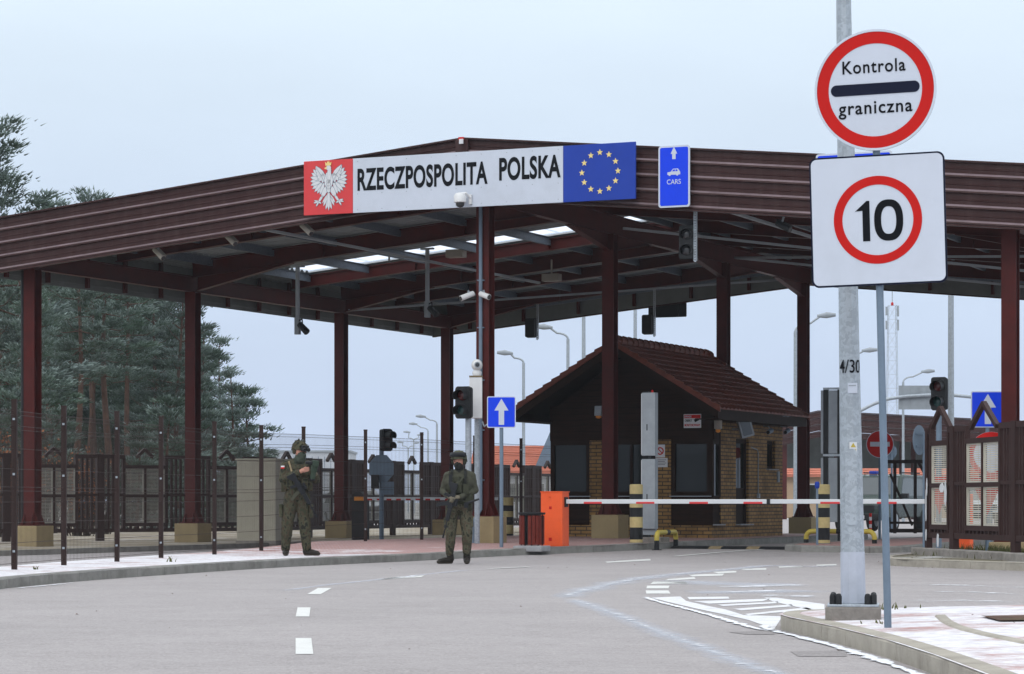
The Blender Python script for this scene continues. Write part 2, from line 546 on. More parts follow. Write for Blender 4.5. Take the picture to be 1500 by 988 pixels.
M['wire'] = mat('brown_wire', (0.035, 0.022, 0.02), 0.5)
M['pane_mesh'] = mat('cream_mesh', (0.50, 0.47, 0.40), 0.6, var=0.1, scale=5)
M['pane_mesh_grey'] = mat('grey_mesh', (0.22, 0.21, 0.19), 0.7, var=0.2, scale=3)
M['sheet_grey'] = mat('weathered_clear_sheet', (0.30, 0.29, 0.26), 0.5, var=0.25, scale=1.5)
M['bin_red'] = mat('stained_red_slat', (0.13, 0.018, 0.011), 0.5, var=0.25, scale=8)
M['slab'] = mat('grey_slab', (0.30, 0.30, 0.31), 0.9, var=0.2, scale=6, bump=0.3, bscale=30)
M['bark'] = mat('pine_bark', (0.085, 0.048, 0.034), 0.9, var=0.35, scale=3, bump=0.5, bscale=8, dirt=(0.07, 0.05, 0.04), dirt_amt=0.8, dscale=0.8)
M['bark_dark'] = mat('dark_bark', (0.05, 0.04, 0.033), 0.9, var=0.3, scale=3)
M['needles'] = mat_needles('pine_needles', (0.033, 0.062, 0.034), (0.36, 0.44, 0.43))
M['rust_leaf'] = mat('rusty_leaf', (0.26, 0.10, 0.045), 0.8, var=0.4, scale=2)
M['grass'] = mat('grass_blade', (0.085, 0.09, 0.03), 0.7, var=0.4, scale=3)
M['camo1'] = mat_camo('camo_green_brown', [(0.020, 0.021, 0.016), (0.066, 0.066, 0.042), (0.062, 0.044, 0.030), (0.040, 0.044, 0.027)], 17, 1.7)
M['camo2'] = mat_camo('camo_olive', [(0.040, 0.042, 0.028), (0.074, 0.078, 0.052), (0.066, 0.056, 0.036), (0.052, 0.056, 0.036)], 10, 4.2)
M['camo_pants'] = mat_camo('camo_trousers', [(0.034, 0.034, 0.024), (0.092, 0.088, 0.058), (0.080, 0.060, 0.042), (0.056, 0.058, 0.038)], 17, 7.7)
M['olive'] = mat('olive_shirt', (0.058, 0.058, 0.042), 0.9, var=0.2, scale=10, spec=0.15)
M['olive_dark'] = mat('olive_vest', (0.045, 0.047, 0.032), 0.9, var=0.3, scale=12, spec=0.15)
M['mask'] = mat('dark_mask', (0.026, 0.027, 0.025), 0.9, var=0.2, scale=10, spec=0.1)
M['mask_green'] = mat('green_mask', (0.055, 0.065, 0.05), 0.9, var=0.2, scale=10, spec=0.1)
M['skin'] = mat('skin', (0.46, 0.23, 0.17), 0.55, var=0.1, scale=20)
M['glove'] = mat('tan_grey_glove', (0.15, 0.13, 0.095), 0.85, var=0.35, scale=25)
M['boot'] = mat('boot_leather', (0.020, 0.016, 0.013), 0.5, var=0.3, scale=12)
M['sole'] = mat('boot_sole', (0.06, 0.05, 0.038), 0.8, var=0.3, scale=12)
M['scope_green'] = mat('green_optic', (0.032, 0.050, 0.034), 0.5, var=0.15, scale=8)
M['tan_strap'] = mat('tan_strap', (0.22, 0.17, 0.10), 0.8, var=0.2, scale=12)
M['car_green'] = mat('dark_green_car_paint', (0.030, 0.048, 0.042), 0.25, var=0.06, scale=2, dirt=(0.09, 0.09, 0.08), dirt_amt=0.3)
M['car_silver'] = mat('silver_car_paint', (0.36, 0.39, 0.42), 0.3, metal=0.3, var=0.05, scale=2)
M['tyre'] = mat('tyre', (0.02, 0.02, 0.02), 0.8, var=0.2)
M['blue_bag'] = mat('blue_plastic_bag', (0.02, 0.10, 0.38), 0.4, var=0.2, scale=6)
M['skylight'] = mat_skylight('translucent_roof_panel')
M['leaf_brown'] = mat('dead_leaf', (0.11, 0.06, 0.035), 0.8, var=0.4, scale=5)


# ------------------------------------------------------------------ mesh builder
class MB:
    def __init__(s):
        s.v, s.f, s.m, s.cur, s.X = [], [], [], 0, None

    def add(s, vs, fs):
        o = len(s.v)
        if s.X is not None:
            vs = [s.X @ Vector(p) for p in vs]
        s.v += [tuple(p) for p in vs]
        for f in fs:
            s.f.append([i + o for i in f])
            s.m.append(s.cur)
        return s

    def box(s, x0, x1, y0, y1, z0, z1):
        return s.add([(x0, y0, z0), (x1, y0, z0), (x1, y1, z0), (x0, y1, z0), (x0, y0, z1), (x1, y0, z1), (x1, y1, z1), (x0, y1, z1)],
                     [(0, 3, 2, 1), (4, 5, 6, 7), (0, 1, 5, 4), (1, 2, 6, 5), (2, 3, 7, 6), (3, 0, 4, 7)])

    def cbox(s, c, size):
        return s.box(c[0] - size[0] / 2, c[0] + size[0] / 2, c[1] - size[1] / 2, c[1] + size[1] / 2, c[2] - size[2] / 2, c[2] + size[2] / 2)

    def hexa(s, low, top):
        """two quads joined"""
        return s.add(list(low) + list(top), [(0, 3, 2, 1), (4, 5, 6, 7), (0, 1, 5, 4), (1, 2, 6, 5), (2, 3, 7, 6), (3, 0, 4, 7)])

    def bar(s, p, q, w, h, up=(0, 0, 1)):
        p, q = Vector(p), Vector(q)
        d = (q - p).normalized()
        u = Vector(up)
        sd = d.cross(u)
        if sd.length < 1e-4:
            sd = d.cross(Vector((1, 0, 0)))
        sd.normalize()
        u = sd.cross(d)
        a, b = sd * w / 2, u * h / 2
        return s.hexa([p - a - b, p + a - b, p + a + b, p - a + b], [q - a - b, q + a - b, q + a + b, q - a + b])

    def ibeam(s, p, q, w, h, tf=0.018, tw=0.012, up=(0, 0, 1)):
        p, q = Vector(p), Vector(q)
        d = (q - p).normalized()
        sd = d.cross(Vector(up)).normalized()
        u = sd.cross(d)
        s.bar(p + u * (h / 2 - tf / 2), q + u * (h / 2 - tf / 2), w, tf, u)
        s.bar(p - u * (h / 2 - tf / 2), q - u * (h / 2 - tf / 2), w, tf, u)
        s.bar(p, q, tw, h - 2 * tf, u)
        return s

    def path(s, pts, rad, n=8, cap=True):
        pts = [Vector(p) for p in pts]
        if not hasattr(rad, '__len__'):
            rad = [rad] * len(pts)
        rings, prev = [], None
        for i, p in enumerate(pts):
            d = (pts[min(i + 1, len(pts) - 1)] - pts[max(i - 1, 0)]).normalized()
            if prev is None:
                a = d.cross(Vector((0, 0, 1)))
                if a.length < 0.05:
                    a = d.cross(Vector((0, 1, 0)))
                a.normalize()
            else:
                a = (prev - d * prev.dot(d)).normalized()
            prev = a
            b = d.cross(a)
            rings.append([p + (a * math.cos(2 * PI * k / n) + b * math.sin(2 * PI * k / n)) * rad[i] for k in range(n)])
        vs = [v for r in rings for v in r]
        fs = []
        for i in range(len(pts) - 1):
            for k in range(n):
                k2 = (k + 1) % n
                fs.append((i * n + k, i * n + k2, (i + 1) * n + k2, (i + 1) * n + k))
        if cap:
            fs.append(tuple(range(n))[::-1])
            fs.append(tuple((len(pts) - 1) * n + k for k in range(n)))
        return s.add(vs, fs)

    def tube(s, p, q, r0, r1=None, n=10):
        return s.path([p, q], [r0, r0 if r1 is None else r1], n)

    def lathe(s, prof, n=16, c=(0, 0, 0)):
        vs, fs = [], []
        for r, z in prof:
            for k in range(n):
                a = 2 * PI * k / n
                vs.append((c[0] + r * math.cos(a), c[1] + r * math.sin(a), c[2] + z))
        for i in range(len(prof) - 1):
            for k in range(n):
                k2 = (k + 1) % n
                fs.append((i * n + k, i * n + k2, (i + 1) * n + k2, (i + 1) * n + k))
        fs.append(tuple(range(n))[::-1])
        fs.append(tuple((len(prof) - 1) * n + k for k in range(n)))
        return s.add(vs, fs)

    def prism(s, poly, y0, y1):
        """polygon in the x-z plane, given thickness along y"""
        n = len(poly)
        vs = [(x, y0, z) for x, z in poly] + [(x, y1, z) for x, z in poly]
        tri = tessellate_polygon([[Vector((x, z, 0)) for x, z in poly]])
        fs = [tuple(t) for t in tri] + [tuple(i + n for i in t[::-1]) for t in tri]
        fs += [(i, (i + 1) % n, (i + 1) % n + n, i + n) for i in range(n)]
        return s.add(vs, fs)

    def ring(s, r0, r1, y0, y1, n=64, c=(0, 0)):
        vs = []
        for r, y in ((r0, y0), (r1, y0), (r1, y1), (r0, y1)):
            vs += [(c[0] + r * math.cos(2 * PI * k / n), y, c[1] + r * math.sin(2 * PI * k / n)) for k in range(n)]
        fs = []
        for j in range(4):
            for k in range(n):
                k2 = (k + 1) % n
                fs.append((j * n + k, j * n + k2, ((j + 1) % 4) * n + k2, ((j + 1) % 4) * n + k))
        return s.add(vs, fs)

    def ball(s, c, r, n=12, sc=(1, 1, 1)):
        prof = [(max(1e-4, math.sin(PI * i / n)), -math.cos(PI * i / n)) for i in range(n + 1)]
        vs, fs = [], []
        m = n + 2
        for rr, z in prof:
            for k in range(m):
                a = 2 * PI * k / m
                vs.append((c[0] + r * sc[0] * rr * math.cos(a), c[1] + r * sc[1] * rr * math.sin(a), c[2] + r * sc[2] * z))
        for i in range(n):
            for k in range(m):
                k2 = (k + 1) % m
                fs.append((i * m + k, i * m + k2, (i + 1) * m + k2, (i + 1) * m + k))
        return s.add(vs, fs)

    def mesh(s, name, mats):
        me = bpy.data.meshes.new(name)
        me.from_pydata(s.v, [], s.f)
        for m in mats if isinstance(mats, (list, tuple)) else [mats]:
            me.materials.append(M[m] if isinstance(m, str) else m)
        me.polygons.foreach_set('material_index', s.m)
        bm = bmesh.new()
        bm.from_mesh(me)
        bmesh.ops.recalc_face_normals(bm, faces=bm.faces)
        bm.to_mesh(me)
        bm.free()
        return me

    def build(s, name, mats, parent=None, smooth=None, bevel=0.0, loc=None, rot=None):
        me = s.mesh(name, mats)
        o = bpy.data.objects.new(name, me)
        COL.objects.link(o)
        if parent is not None:
            o.parent = parent
        if loc is not None:
            o.location = loc
        if rot is not None:
            o.rotation_euler = rot
        if smooth is not None:
            smooth_by_angle(me, smooth)
        if bevel:
            bv = o.modifiers.new('soft_edge', 'BEVEL')
            bv.width = bevel
            bv.segments = 2
            bv.limit_method = 'ANGLE'
            bv.angle_limit = R(40)
        return o


def smooth_by_angle(me, deg):
    me.polygons.foreach_set('use_smooth', [True] * len(me.polygons))
    bm = bmesh.new()
    bm.from_mesh(me)
    lim = R(deg)
    for e in bm.edges:
        if len(e.link_faces) != 2 or e.calc_face_angle(0) > lim:
            e.smooth = False
    bm.to_mesh(me)
    bm.free()


def tag(o, label, cat, group=None):
    o['label'] = label
    o['category'] = cat
    if group:
        o['group'] = group
    return o


def thing(name, label, cat, loc=(0, 0, 0), rotz=0.0, group=None):
    o = bpy.data.objects.new(name, None)
    o.empty_display_size = 0.2
    COL.objects.link(o)
    o.location = loc
    o.rotation_euler = (0, 0, rotz)
    return tag(o, label, cat, group)


def kind(o, k):
    o['kind'] = k
    return o


def children(o):
    return [c for c in bpy.data.objects if c.parent is o]


def dup(o, loc=None, rotz=None, label=None):
    kids = {}
    for c in bpy.data.objects:
        if c.parent is not None:
            kids.setdefault(c.parent, []).append(c)

    def cp(x, par):
        c = x.copy()
        COL.objects.link(c)
        c.parent = par
        for k in kids.get(x, []):
            cp(k, c)
        return c
    r = cp(o, None)
    if loc is not None:
        r.location = loc
    if rotz is not None:
        r.rotation_euler = (0, 0, rotz)
    if label:
        r['label'] = label
    return r


def rrect(w, h, r, n=6, cx=0.0, cz=0.0):
    p = []
    for sx, sz, a0 in ((1, -1, -PI / 2), (1, 1, 0), (-1, 1, PI / 2), (-1, -1, PI)):
        for k in range(n + 1):
            a = a0 + PI / 2 * k / n
            p.append((cx + sx * (w / 2 - r) + r * math.cos(a), cz + sz * (h / 2 - r) + r * math.sin(a)))
    return p


def circ(r, n=48, cx=0.0, cz=0.0):
    return [(cx + r * math.cos(2 * PI * k / n), cz + r * math.sin(2 * PI * k / n)) for k in range(n)]


def text_mesh(s, w, h, bold=0.0, thick=0.004, spacing=1.0):
    """letters in the x-z plane facing -y, centred, fitted to w x h"""
    cu = bpy.data.curves.new('letters', 'FONT')
    cu.body = s
    cu.size = 1.0
    cu.offset = bold
    cu.space_character = spacing
    cu.extrude = 0.01
    ob = bpy.data.objects.new('letters', cu)
    COL.objects.link(ob)
    bpy.context.view_layer.update()
    dg = bpy.context.evaluated_depsgraph_get()
    me = bpy.data.meshes.new_from_object(ob.evaluated_get(dg))
    bpy.data.objects.remove(ob)
    co = np.empty(len(me.vertices) * 3)
    me.vertices.foreach_get('co', co)
    co = co.reshape(-1, 3)
    lo, hi = co.min(0), co.max(0)
    sc = [w / (hi[0] - lo[0]), h / (hi[1] - lo[1])]
    out = np.empty_like(co)
    out[:, 0] = (co[:, 0] - (lo[0] + hi[0]) / 2) * sc[0]
    out[:, 2] = (co[:, 1] - (lo[1] + hi[1]) / 2) * sc[1]
    out[:, 1] = -np.sign(co[:, 2]) * thick / 2
    me.vertices.foreach_set('co', out.ravel())
    me.update()
    return me


def text(name, s, w, h, m, parent, loc, rot=(0, 0, 0), bold=0.0, thick=0.004, spacing=1.0):
    me = text_mesh(s, w, h, bold, thick, spacing)
    me.materials.clear()
    me.materials.append(M[m])
    o = bpy.data.objects.new(name, me)
    COL.objects.link(o)
    o.parent = parent
    o.location = loc
    o.rotation_euler = rot
    return o


# ================================================================== SETTING: ground, road, pavements, kerbs, markings
FLOORS = []


def sheet_from_rows(name, rows, m, zf, knd='structure'):
    """rows: list of equally long point rows -> one sheet"""
    mb = MB()
    n = len(rows[0])
    vs = [(p[0], p[1], zf(p[0], p[1], j / (n - 1))) for r in rows for j, p in enumerate(r)]
    fs = [(i * n + j, i * n + j + 1, (i + 1) * n + j + 1, (i + 1) * n + j) for i in range(len(rows) - 1) for j in range(n - 1)]
    mb.add(vs, fs)
    me = bpy.data.meshes.new(name)
    me.from_pydata(mb.v, [], mb.f)
    me.materials.append(M[m])
    bm = bmesh.new()
    bm.from_mesh(me)
    bmesh.ops.recalc_face_normals(bm, faces=bm.faces)
    bm.faces.ensure_lookup_table()
    if bm.faces and sum(f.normal.z for f in bm.faces) < 0:
        bmesh.ops.reverse_faces(bm, faces=bm.faces)
    bm.to_mesh(me)
    bm.free()
    o = bpy.data.objects.new(name, me)
    COL.objects.link(o)
    kind(o, knd)
    FLOORS.append(me)
    return o


def frange(a, b, st):
    n = max(1, int(round((b - a) / st)))
    return [a + (b - a) * i / n for i in range(n + 1)]


def resample(pts, st):
    pts = [Vector((p[0], p[1], 0)) for p in pts]
    out, acc = [pts[0]], 0.0
    for a, b in zip(pts, pts[1:]):
        L = (b - a).length
        n = max(1, int(round(L / st)))
        for i in range(1, n + 1):
            out.append(a + (b - a) * i / n)
    return out


def smooth_line(pts, it=2):
    pts = [Vector((p[0], p[1], 0)) for p in pts]
    for _ in range(it):
        q = [pts[0]]
        for a, b in zip(pts, pts[1:]):
            q += [a * .75 + b * .25, a * .25 + b * .75]
        q.append(pts[-1])
        pts = q
    return pts


# ground to the horizon
mb = MB()
gr_rows = [[(x, y) for x in (-900, -300, -120, -60, -30, 0, 30, 60, 120, 300, 900)] for y in (-60, 0, 40, 80, 120, 200, 400, 900, 2500)]
ground = sheet_from_rows('ground', gr_rows, 'ground', lambda x, y, f: -0.12)
FLOORS.clear()

# road
ys = frange(-8, 40, 4) + frange(40.5, 80, 0.5) + frange(84, 150, 6)
rows = []
for y in ys:
    xs = frange(-24, -10, 2) + frange(-9.5, 12, 0.5) + frange(13, 60, 4)
    rows.append([(x, y) for x in xs])
road = sheet_from_rows('road', rows, 'asphalt', lambda x, y, f: g(x, y))

KA = [(-6.1, 22), (-6.02, 26.5), (-5.86, 29.7), (-5.51, 32.2), (-4.79, 35.2), (-3.61, 39.2), (-2.72, 41.3), (-1.92, 43.0), (-1.15, 44.4), (-.2, 45.9),
      (.76, 46.9), (1.75, 48.0), (2.45, 49.0), (3.0, 50.1), tuple(P(13.2, 3)[:2]), tuple(P(13.2, 8)[:2]), tuple(P(13.2, 16)[:2])]
KB = [(-6.95, 22), (-6.95, 26.5), (-6.95, 29.7), (-6.85, 33), (-6.5, 36.2), (-5.9, 40), (-5.3, 43), (-4.8, 45), (-4.2, 47.2), tuple(P(7.2, -1)[:2]),
      tuple(P(7.2, 1)[:2]), tuple(P(7.2, 3)[:2]), tuple(P(7.2, 5)[:2]), tuple(P(7.2, 7)[:2]), tuple(P(7.2, 9)[:2]), tuple(P(7.2, 13)[:2]), tuple(P(7.2, 16)[:2])]
rows = []
for i in range(len(KA) - 1):
    nn = 6
    for k in range(nn + (i == len(KA) - 2)):
        f = k / nn
        a = Vector(KA[i]) * (1 - f) + Vector(KA[i + 1]) * f
        b = Vector(KB[i]) * (1 - f) + Vector(KB[i + 1]) * f
        rows.append([tuple(a * (1 - j / 12) + b * (j / 12)) for j in range(13)])


def zpav(x, y, f):
    k = sst(43, 50, y)
    return 0.09 * k + 0.115 + 0.03 * f


pavement = sheet_from_rows('pavement', rows, 'pavers', zpav)


def kerb_run(name, pts, side, h, m, w=0.15, zf=None, gap=0.008, stone=1.0):
    """separate kerb stones along a line; side=+1 puts the stone to the left of travel"""
    zf = zf or g
    mb = MB()
    pts = resample(pts, stone / 2)
    nrm = []
    for i in range(len(pts)):
        d = (pts[min(i + 1, len(pts) - 1)] - pts[max(i - 1, 0)]).normalized()
        nrm.append(Vector((-d.y, d.x, 0)) * side)
    for i in range(0, len(pts) - 2, 2):
        d0 = (pts[i + 1] - pts[i]).normalized() * gap / 2
        seq = [(pts[i] + d0, nrm[i]), (pts[i + 1], nrm[i + 1]), (pts[i + 2] - d0, nrm[i + 2])]
        prof = [(0, -0.12), (0.0, h - 0.02), (0.022, h), (w, h + 0.002), (w, -0.12)]
        vs = []
        for p, n in seq:
            for u, z in prof:
                q = p + n * u
                vs.append((q.x, q.y, zf(p.x, p.y) + z))
        k = len(prof)
        fs = [(s * k + j, s * k + (j + 1) % k, (s + 1) * k + (j + 1) % k, (s + 1) * k + j) for s in range(2) for j in range(k)]
        fs += [tuple(range(k)), tuple(2 * k + j for j in range(k))[::-1]]
        mb.add(vs, fs)
    return kind(mb.build(name, m), 'structure')


kerb_run('kerb', smooth_line(KA, 1), +1, 0.125, 'kerb_dark')

# island of the house lane side and the narrow island with the second bollard
ISL = [tuple(P(15.7, 13)[:2]), tuple(P(15.7, 2.2)[:2]), tuple(P(15.85, 1.3)[:2]), tuple(P(16.3, 0.9)[:2]), tuple(P(17.6, 0.9)[:2]), tuple(P(18.1, 1.3)[:2]), tuple(P(18.2, 2.2)[:2]), tuple(P(18.2, 13)[:2])]
rows = []
for d in (0.95, 1.6, 2.4, 4, 8, 13):
    lo, hi = (16.3, 17.6) if d < 1 else (15.8, 18.1)
    rows.append([tuple(P(lo + (hi - lo) * j / 6, d)[:2]) for j in range(7)])
sheet_from_rows('pavement', rows, 'pavers_bare', lambda x, y, f: g(x, y) + 0.115)
kerb_run('kerb', ISL, +1, 0.12, 'kerb_dark')

# island under the left columns: sandy, kerbed along the lane
rows = []
for d in frange(-30, 40, 2.5):
    rows.append([tuple(P(t, d)[:2]) for t in (2.2, 1.0, 0, -2, -6, -12, -20, -30)])
sheet_from_rows('left_island', rows, 'sandy', lambda x, y, f: -0.03 + 0.10)
kerb_run('kerb', [tuple(P(2.2, d)[:2]) for d in frange(-16, 38, 1)], +1, 0.105, 'kerb_dark', zf=lambda x, y: -0.03)

# verge under the fence at the roadside
VK = [(9.4, 47.5), (7.6, 45.4), (6.5, 43.5), (6.0, 42.0), (5.85, 40.9), (6.0, 40.0), (6.6, 38.8), (7.36, 37.3), (8.8, 34.5), (10.0, 32.0), (11.0, 29)]
VR = [(14, 48), (12, 46), (11, 43.8), (10.6, 42), (10.3, 41), (10.3, 40), (10.6, 38.8), (11.2, 37.3), (12.5, 34.5), (13.5, 32), (14, 29)]
rows = []
for a, b in zip(VK, VR):
    rows.append([tuple(Vector(a) * (1 - j / 5) + Vector(b) * (j / 5)) for j in range(6)])
sheet_from_rows('verge', rows, 'ground', lambda x, y, f: g(x, y) + 0.11)
kerb_run('kerb', smooth_line(VK, 1), +1, 0.12, 'kerb')

# island in the foreground that carries the signs
NK = [(2.25, 6), (2.36, 10), (2.43, 13), (2.44, 15), (2.40, 16.7), (2.28, 18.4), (2.12, 19.9), (2.1, 20.4), (2.2, 20.9), (2.5, 21.25), (3.1, 21.45), (4.2, 21.6), (8, 21.7), (12, 21.7)]
NR = [(8, 6), (8, 10), (8, 13), (8, 15), (8, 16.7), (8, 18), (8, 18.8), (8, 19.4), (8, 20.0), (8, 20.5), (8, 21), (8.2, 21.3), (9, 21.5), (12, 21.6)]
rows = []
for a, b in zip(NK, NR):
    rows.append([tuple(Vector(a) * (1 - j / 10) + Vector(b) * (j / 10)) for j in range(11)])
sheet_from_rows('pavement', rows, 'pavers_near', lambda x, y, f: 0.115 + 0.04 * min(1, f * 4))
kerb_run('kerb', smooth_line(NK[:-1], 1), -1, 0.12, 'kerb')


BV = []
for me in FLOORS:
    bm = bmesh.new()
    bm.from_mesh(me)
    BV.append(BVHTree.FromBMesh(bm))
    bm.free()


def floor(x, y):
    z = -0.12
    for b in BV:
        h = b.ray_cast(Vector((x, y, 5)), Vector((0, 0, -1)))
        if h[0] is not None:
            z = max(z, h[0].z)
    return z


def W(px, py):
    """point of the flat road seen at a pixel"""
    Y = F / (py - HY)
    return (gx(px, Y), Y)


# ---- markings: every painted piece is one thin sheet on the road
def flat_poly(mb, pts, lift):
    tri = tessellate_polygon([[Vector((p[0], p[1], 0)) for p in pts]])
    mb.add([(p[0], p[1], g(p[0], p[1]) + lift) for p in pts], [tuple(t) for t in tri])


mk = MB()
for q in ([(433, 959), (459, 959), (456, 935.5), (433, 935.5)], [(433, 904), (453, 904), (455, 890.5), (436, 890.5)], [(450, 871), (470, 871), (486, 862), (466, 862)],
          [(553, 850), (617, 846), (622, 843.5), (575, 846)]):
    flat_poly(mk, [W(*p) for p in q], 0.0035)


def c3(*l):
    return [W(800 + x * .2933, 780 + y * .2933) for x, y in l]


for q in ([(505, 268), (617, 268), (610, 282), (500, 282)], [(497, 292), (610, 292), (622, 308), (500, 308)], [(535, 248), (690, 246), (710, 258), (520, 260)],
          [(610, 235), (740, 225), (748, 234), (592, 243)], [(710, 213), (890, 208), (880, 218), (730, 222)], [(830, 199), (950, 194), (950, 202), (860, 207)],
          [(970, 184), (1100, 180), (1100, 188), (985, 190)], [(1160, 172), (1290, 169), (1280, 175), (1165, 178)], [(1350, 163), (1450, 160), (1450, 166), (1350, 168)],
          [(295, 148), (520, 137), (522, 143), (305, 153)]):
    flat_poly(mk, c3(*q), 0.0035)
# long line at the mouth of the lane, and its dashes, laid in short pieces over the rising road
for (x0, y0, x1, y1, wd) in ((715, 834, 775, 831.2, .12), (990, 818, 1140, 811, .12), (1141, 811, 1215, 808.5, .10), (1230, 816, 1300, 816.5, .10)):
    a, b = Vector((*W(x0, y0), 0)), Vector((*W(x1, y1), 0))
    n = (b - a).normalized()
    n = Vector((-n.y, n.x, 0)) * wd / 2
    for i in range(12):
        p, q = a + (b - a) * i / 12, a + (b - a) * (i + 1) / 12
        vs = [p - n, q - n, q + n, p + n]
        mk.add([(v.x, v.y, g(v.x, v.y) + 0.007) for v in vs], [(0, 1, 2, 3)])
kind(mk.build('lane_markings', 'paint'), 'structure')

mk = MB()
flat_poly(mk, c3((525, 328), (610, 350), (760, 385), (900, 415), (1010, 440), (1140, 485), (1180, 422), (985, 415), (900, 388), (800, 368), (700, 345), (670, 322)), 0.0034)
for q in ([(705, 325), (910, 323), (916, 333), (715, 337)], [(735, 346), (1120, 333), (1080, 346), (815, 358)], [(855, 363), (1160, 347), (1150, 356), (885, 370)],
          [(935, 384), (1225, 362), (1235, 371), (975, 392)], [(990, 410), (1300, 377), (1330, 386), (1012, 416)], [(1090, 328), (1150, 328), (1390, 360), (1390, 386), (1310, 388), (1130, 346)]):
    flat_poly(mk, c3(*q), 0.0030)
kind(mk.build('hatch_markings', 'paint_snowy'), 'structure')

# darker repairs in the asphalt
mk = MB()
flat_poly(mk, c3((910, 500), (1130, 493), (1140, 512), (1000, 512)), 0.003)
flat_poly(mk, c3((1220, 597), (1500, 593), (1500, 622), (1260, 622)), 0.003)
flat_poly(mk, [W(1140, 922), W(1200, 937), W(1290, 965), W(1370, 990), W(1350, 990), W(1260, 958), W(1170, 934), W(1120, 922)], 0.0025)
kind(mk.build('road_patches', 'asphalt_dark'), 'structure')


# ---- snow lying on the road: ribbons with a ragged edge
def ribbon(mb_, attr, pts, wd, lift):
    pts = resample(pts, 0.35)
    o = len(mb_.v)
    cols = (-1, -.5, 0, .5, 1)
    vs, fs = [], []
    for i, p in enumerate(pts):
        d = (pts[min(i + 1, len(pts) - 1)] - pts[max(i - 1, 0)]).normalized()
        n = Vector((-d.y, d.x, 0))
        endf = min(1, i / 3, (len(pts) - 1 - i) / 3)
        ww = wd * (0.75 + 0.5 * noise.noise(Vector((p.x * .8, p.y * .8, 3))))
        for c in cols:
            q = p + n * c * ww
            vs.append((q.x, q.y, g(q.x, q.y) + lift))
            attr.append((1 - abs(c)) * endf)
    k = len(cols)
    for i in range(len(pts) - 1):
        for j in range(k - 1):
            fs.append((i * k + j, i * k + j + 1, (i + 1) * k + j + 1, (i + 1) * k + j))
    mb_.add(vs, fs)


def snow_obj(name, m, items, lift):
    mb_, attr = MB(), []
    for pts, wd in items:
        ribbon(mb_, attr, pts, wd, lift)
    o = mb_.build(name, m)
    a = o.data.attributes.new('edge', 'FLOAT', 'POINT')
    a.data.foreach_set('value', attr)
    return kind(o, 'stuff')


trk = c3((1230, 740), (1150, 705), (1000, 665), (850, 605), (700, 545), (550, 495), (420, 440), (300, 395), (200, 358), (130, 338), (112, 322), (140, 305),
         (200, 290), (350, 252), (480, 230), (700, 205), (950, 185), (1100, 165), (1300, 172), (1480, 168))
trk = smooth_line(trk, 2)
snow_obj('icy_track', 'snow_ice', [(trk[:len(trk) // 2], .20), (trk[len(trk) // 2 - 1:], .34), (smooth_line([W(415, 866), W(480, 857), W(560, 849), W(640, 840), W(690, 835)], 2), .12),
                                   (smooth_line(c3((610, 240), (900, 262), (1300, 262)), 2), .9), (smooth_line(c3((700, 300), (1000, 300), (1330, 290)), 2), .8)], 0.0035)
snow_obj('snow', 'snow_thin', [(trk[:len(trk) // 2], .085), (trk[len(trk) // 2 - 1:], .20),
                               ([W(1120, 832), W(1180, 831), W(1260, 829)], .5),
                               ([tuple(P(16, -.2)[:2]), tuple(P(18, -.3)[:2])], .3),
                               ([tuple(P(19, 22)[:2]), tuple(P(23, 22)[:2]), tuple(P(26, 22)[:2])], 1.4)], 0.0085)
snow_obj('snow_streaks', 'snow_streak', [(smooth_line(c3((840, 275), (1050, 272), (1300, 262)), 2), .5), (smooth_line(c3((1050, 318), (1200, 318), (1330, 325)), 2), .4), (smooth_line(c3((870, 300), (1000, 298), (1200, 290)), 2), .3),
                               ([W(1330, 866), W(1420, 868), W(1510, 872)], .30), ([W(1310, 882), W(1400, 880), W(1520, 884)], .38), ([W(1300, 859), W(1380, 857), W(1520, 862)], .45), ([W(1310, 889), W(1420, 889.5), W(1530, 890)], .30)], 0.0055)
snow_obj('kerb_snow', 'snow_edge', [(smooth_line([(2.02, 20.9), (1.98, 20.2), (2.16, 18.6), (2.29, 16.8), (2.34, 15.0), (2.33, 13), (2.26, 10)], 2), .085),
                               (smooth_line(c3((490, 325), (560, 350), (700, 385), (900, 440), (1060, 490), (1150, 497)), 2), .07),
                               ([W(560, 848.5), W(590, 846.5), W(618, 843.5)], .12), ([W(0, 864.5), W(60, 859.5), W(120, 853.5)], .06)], 0.0085)
# the near island: flush inner kerb and a strip of bare soil behind it
kerb_run('inner_kerb', smooth_line([(3.15, 19.4), (3.02, 18.2), (3.0, 17.2), (3.1, 15.6), (3.3, 13.5), (3.5, 11)], 1), +1, 0.012, 'kerb', w=.085, zf=lambda x, y: floor(x, y))
sheet_from_rows('soil', [[(3.45 + j * .5, y) for j in range(6)] for y in (18.35, 18.75, 19.1)], 'soil', lambda x, y, f: floor(x, y) + .012)

# snow swept over the verge corner and grass tufts between the stones
TUFT = MB()
rnd = random.Random(5)


def tuft(x, y, n, h, spread):
    z = floor(x, y)
    for _ in range(n):
        a, r = rnd.uniform(0, 2 * PI), rnd.uniform(0, spread)
        bx, by = x + r * math.cos(a), y + r * math.sin(a)
        hh = h * rnd.uniform(.5, 1.1)
        lx, ly = rnd.uniform(-.6, .6) * hh, rnd.uniform(-.6, .6) * hh
        w = 0.006
        TUFT.add([(bx - w, by, z), (bx + w, by, z), (bx + lx * .4 + w * .7, by + ly * .4, z + hh * .6), (bx + lx * .4 - w * .7, by + ly * .4, z + hh * .6), (bx + lx, by + ly, z + hh)], [(0, 1, 2, 3), (3, 2, 4)])


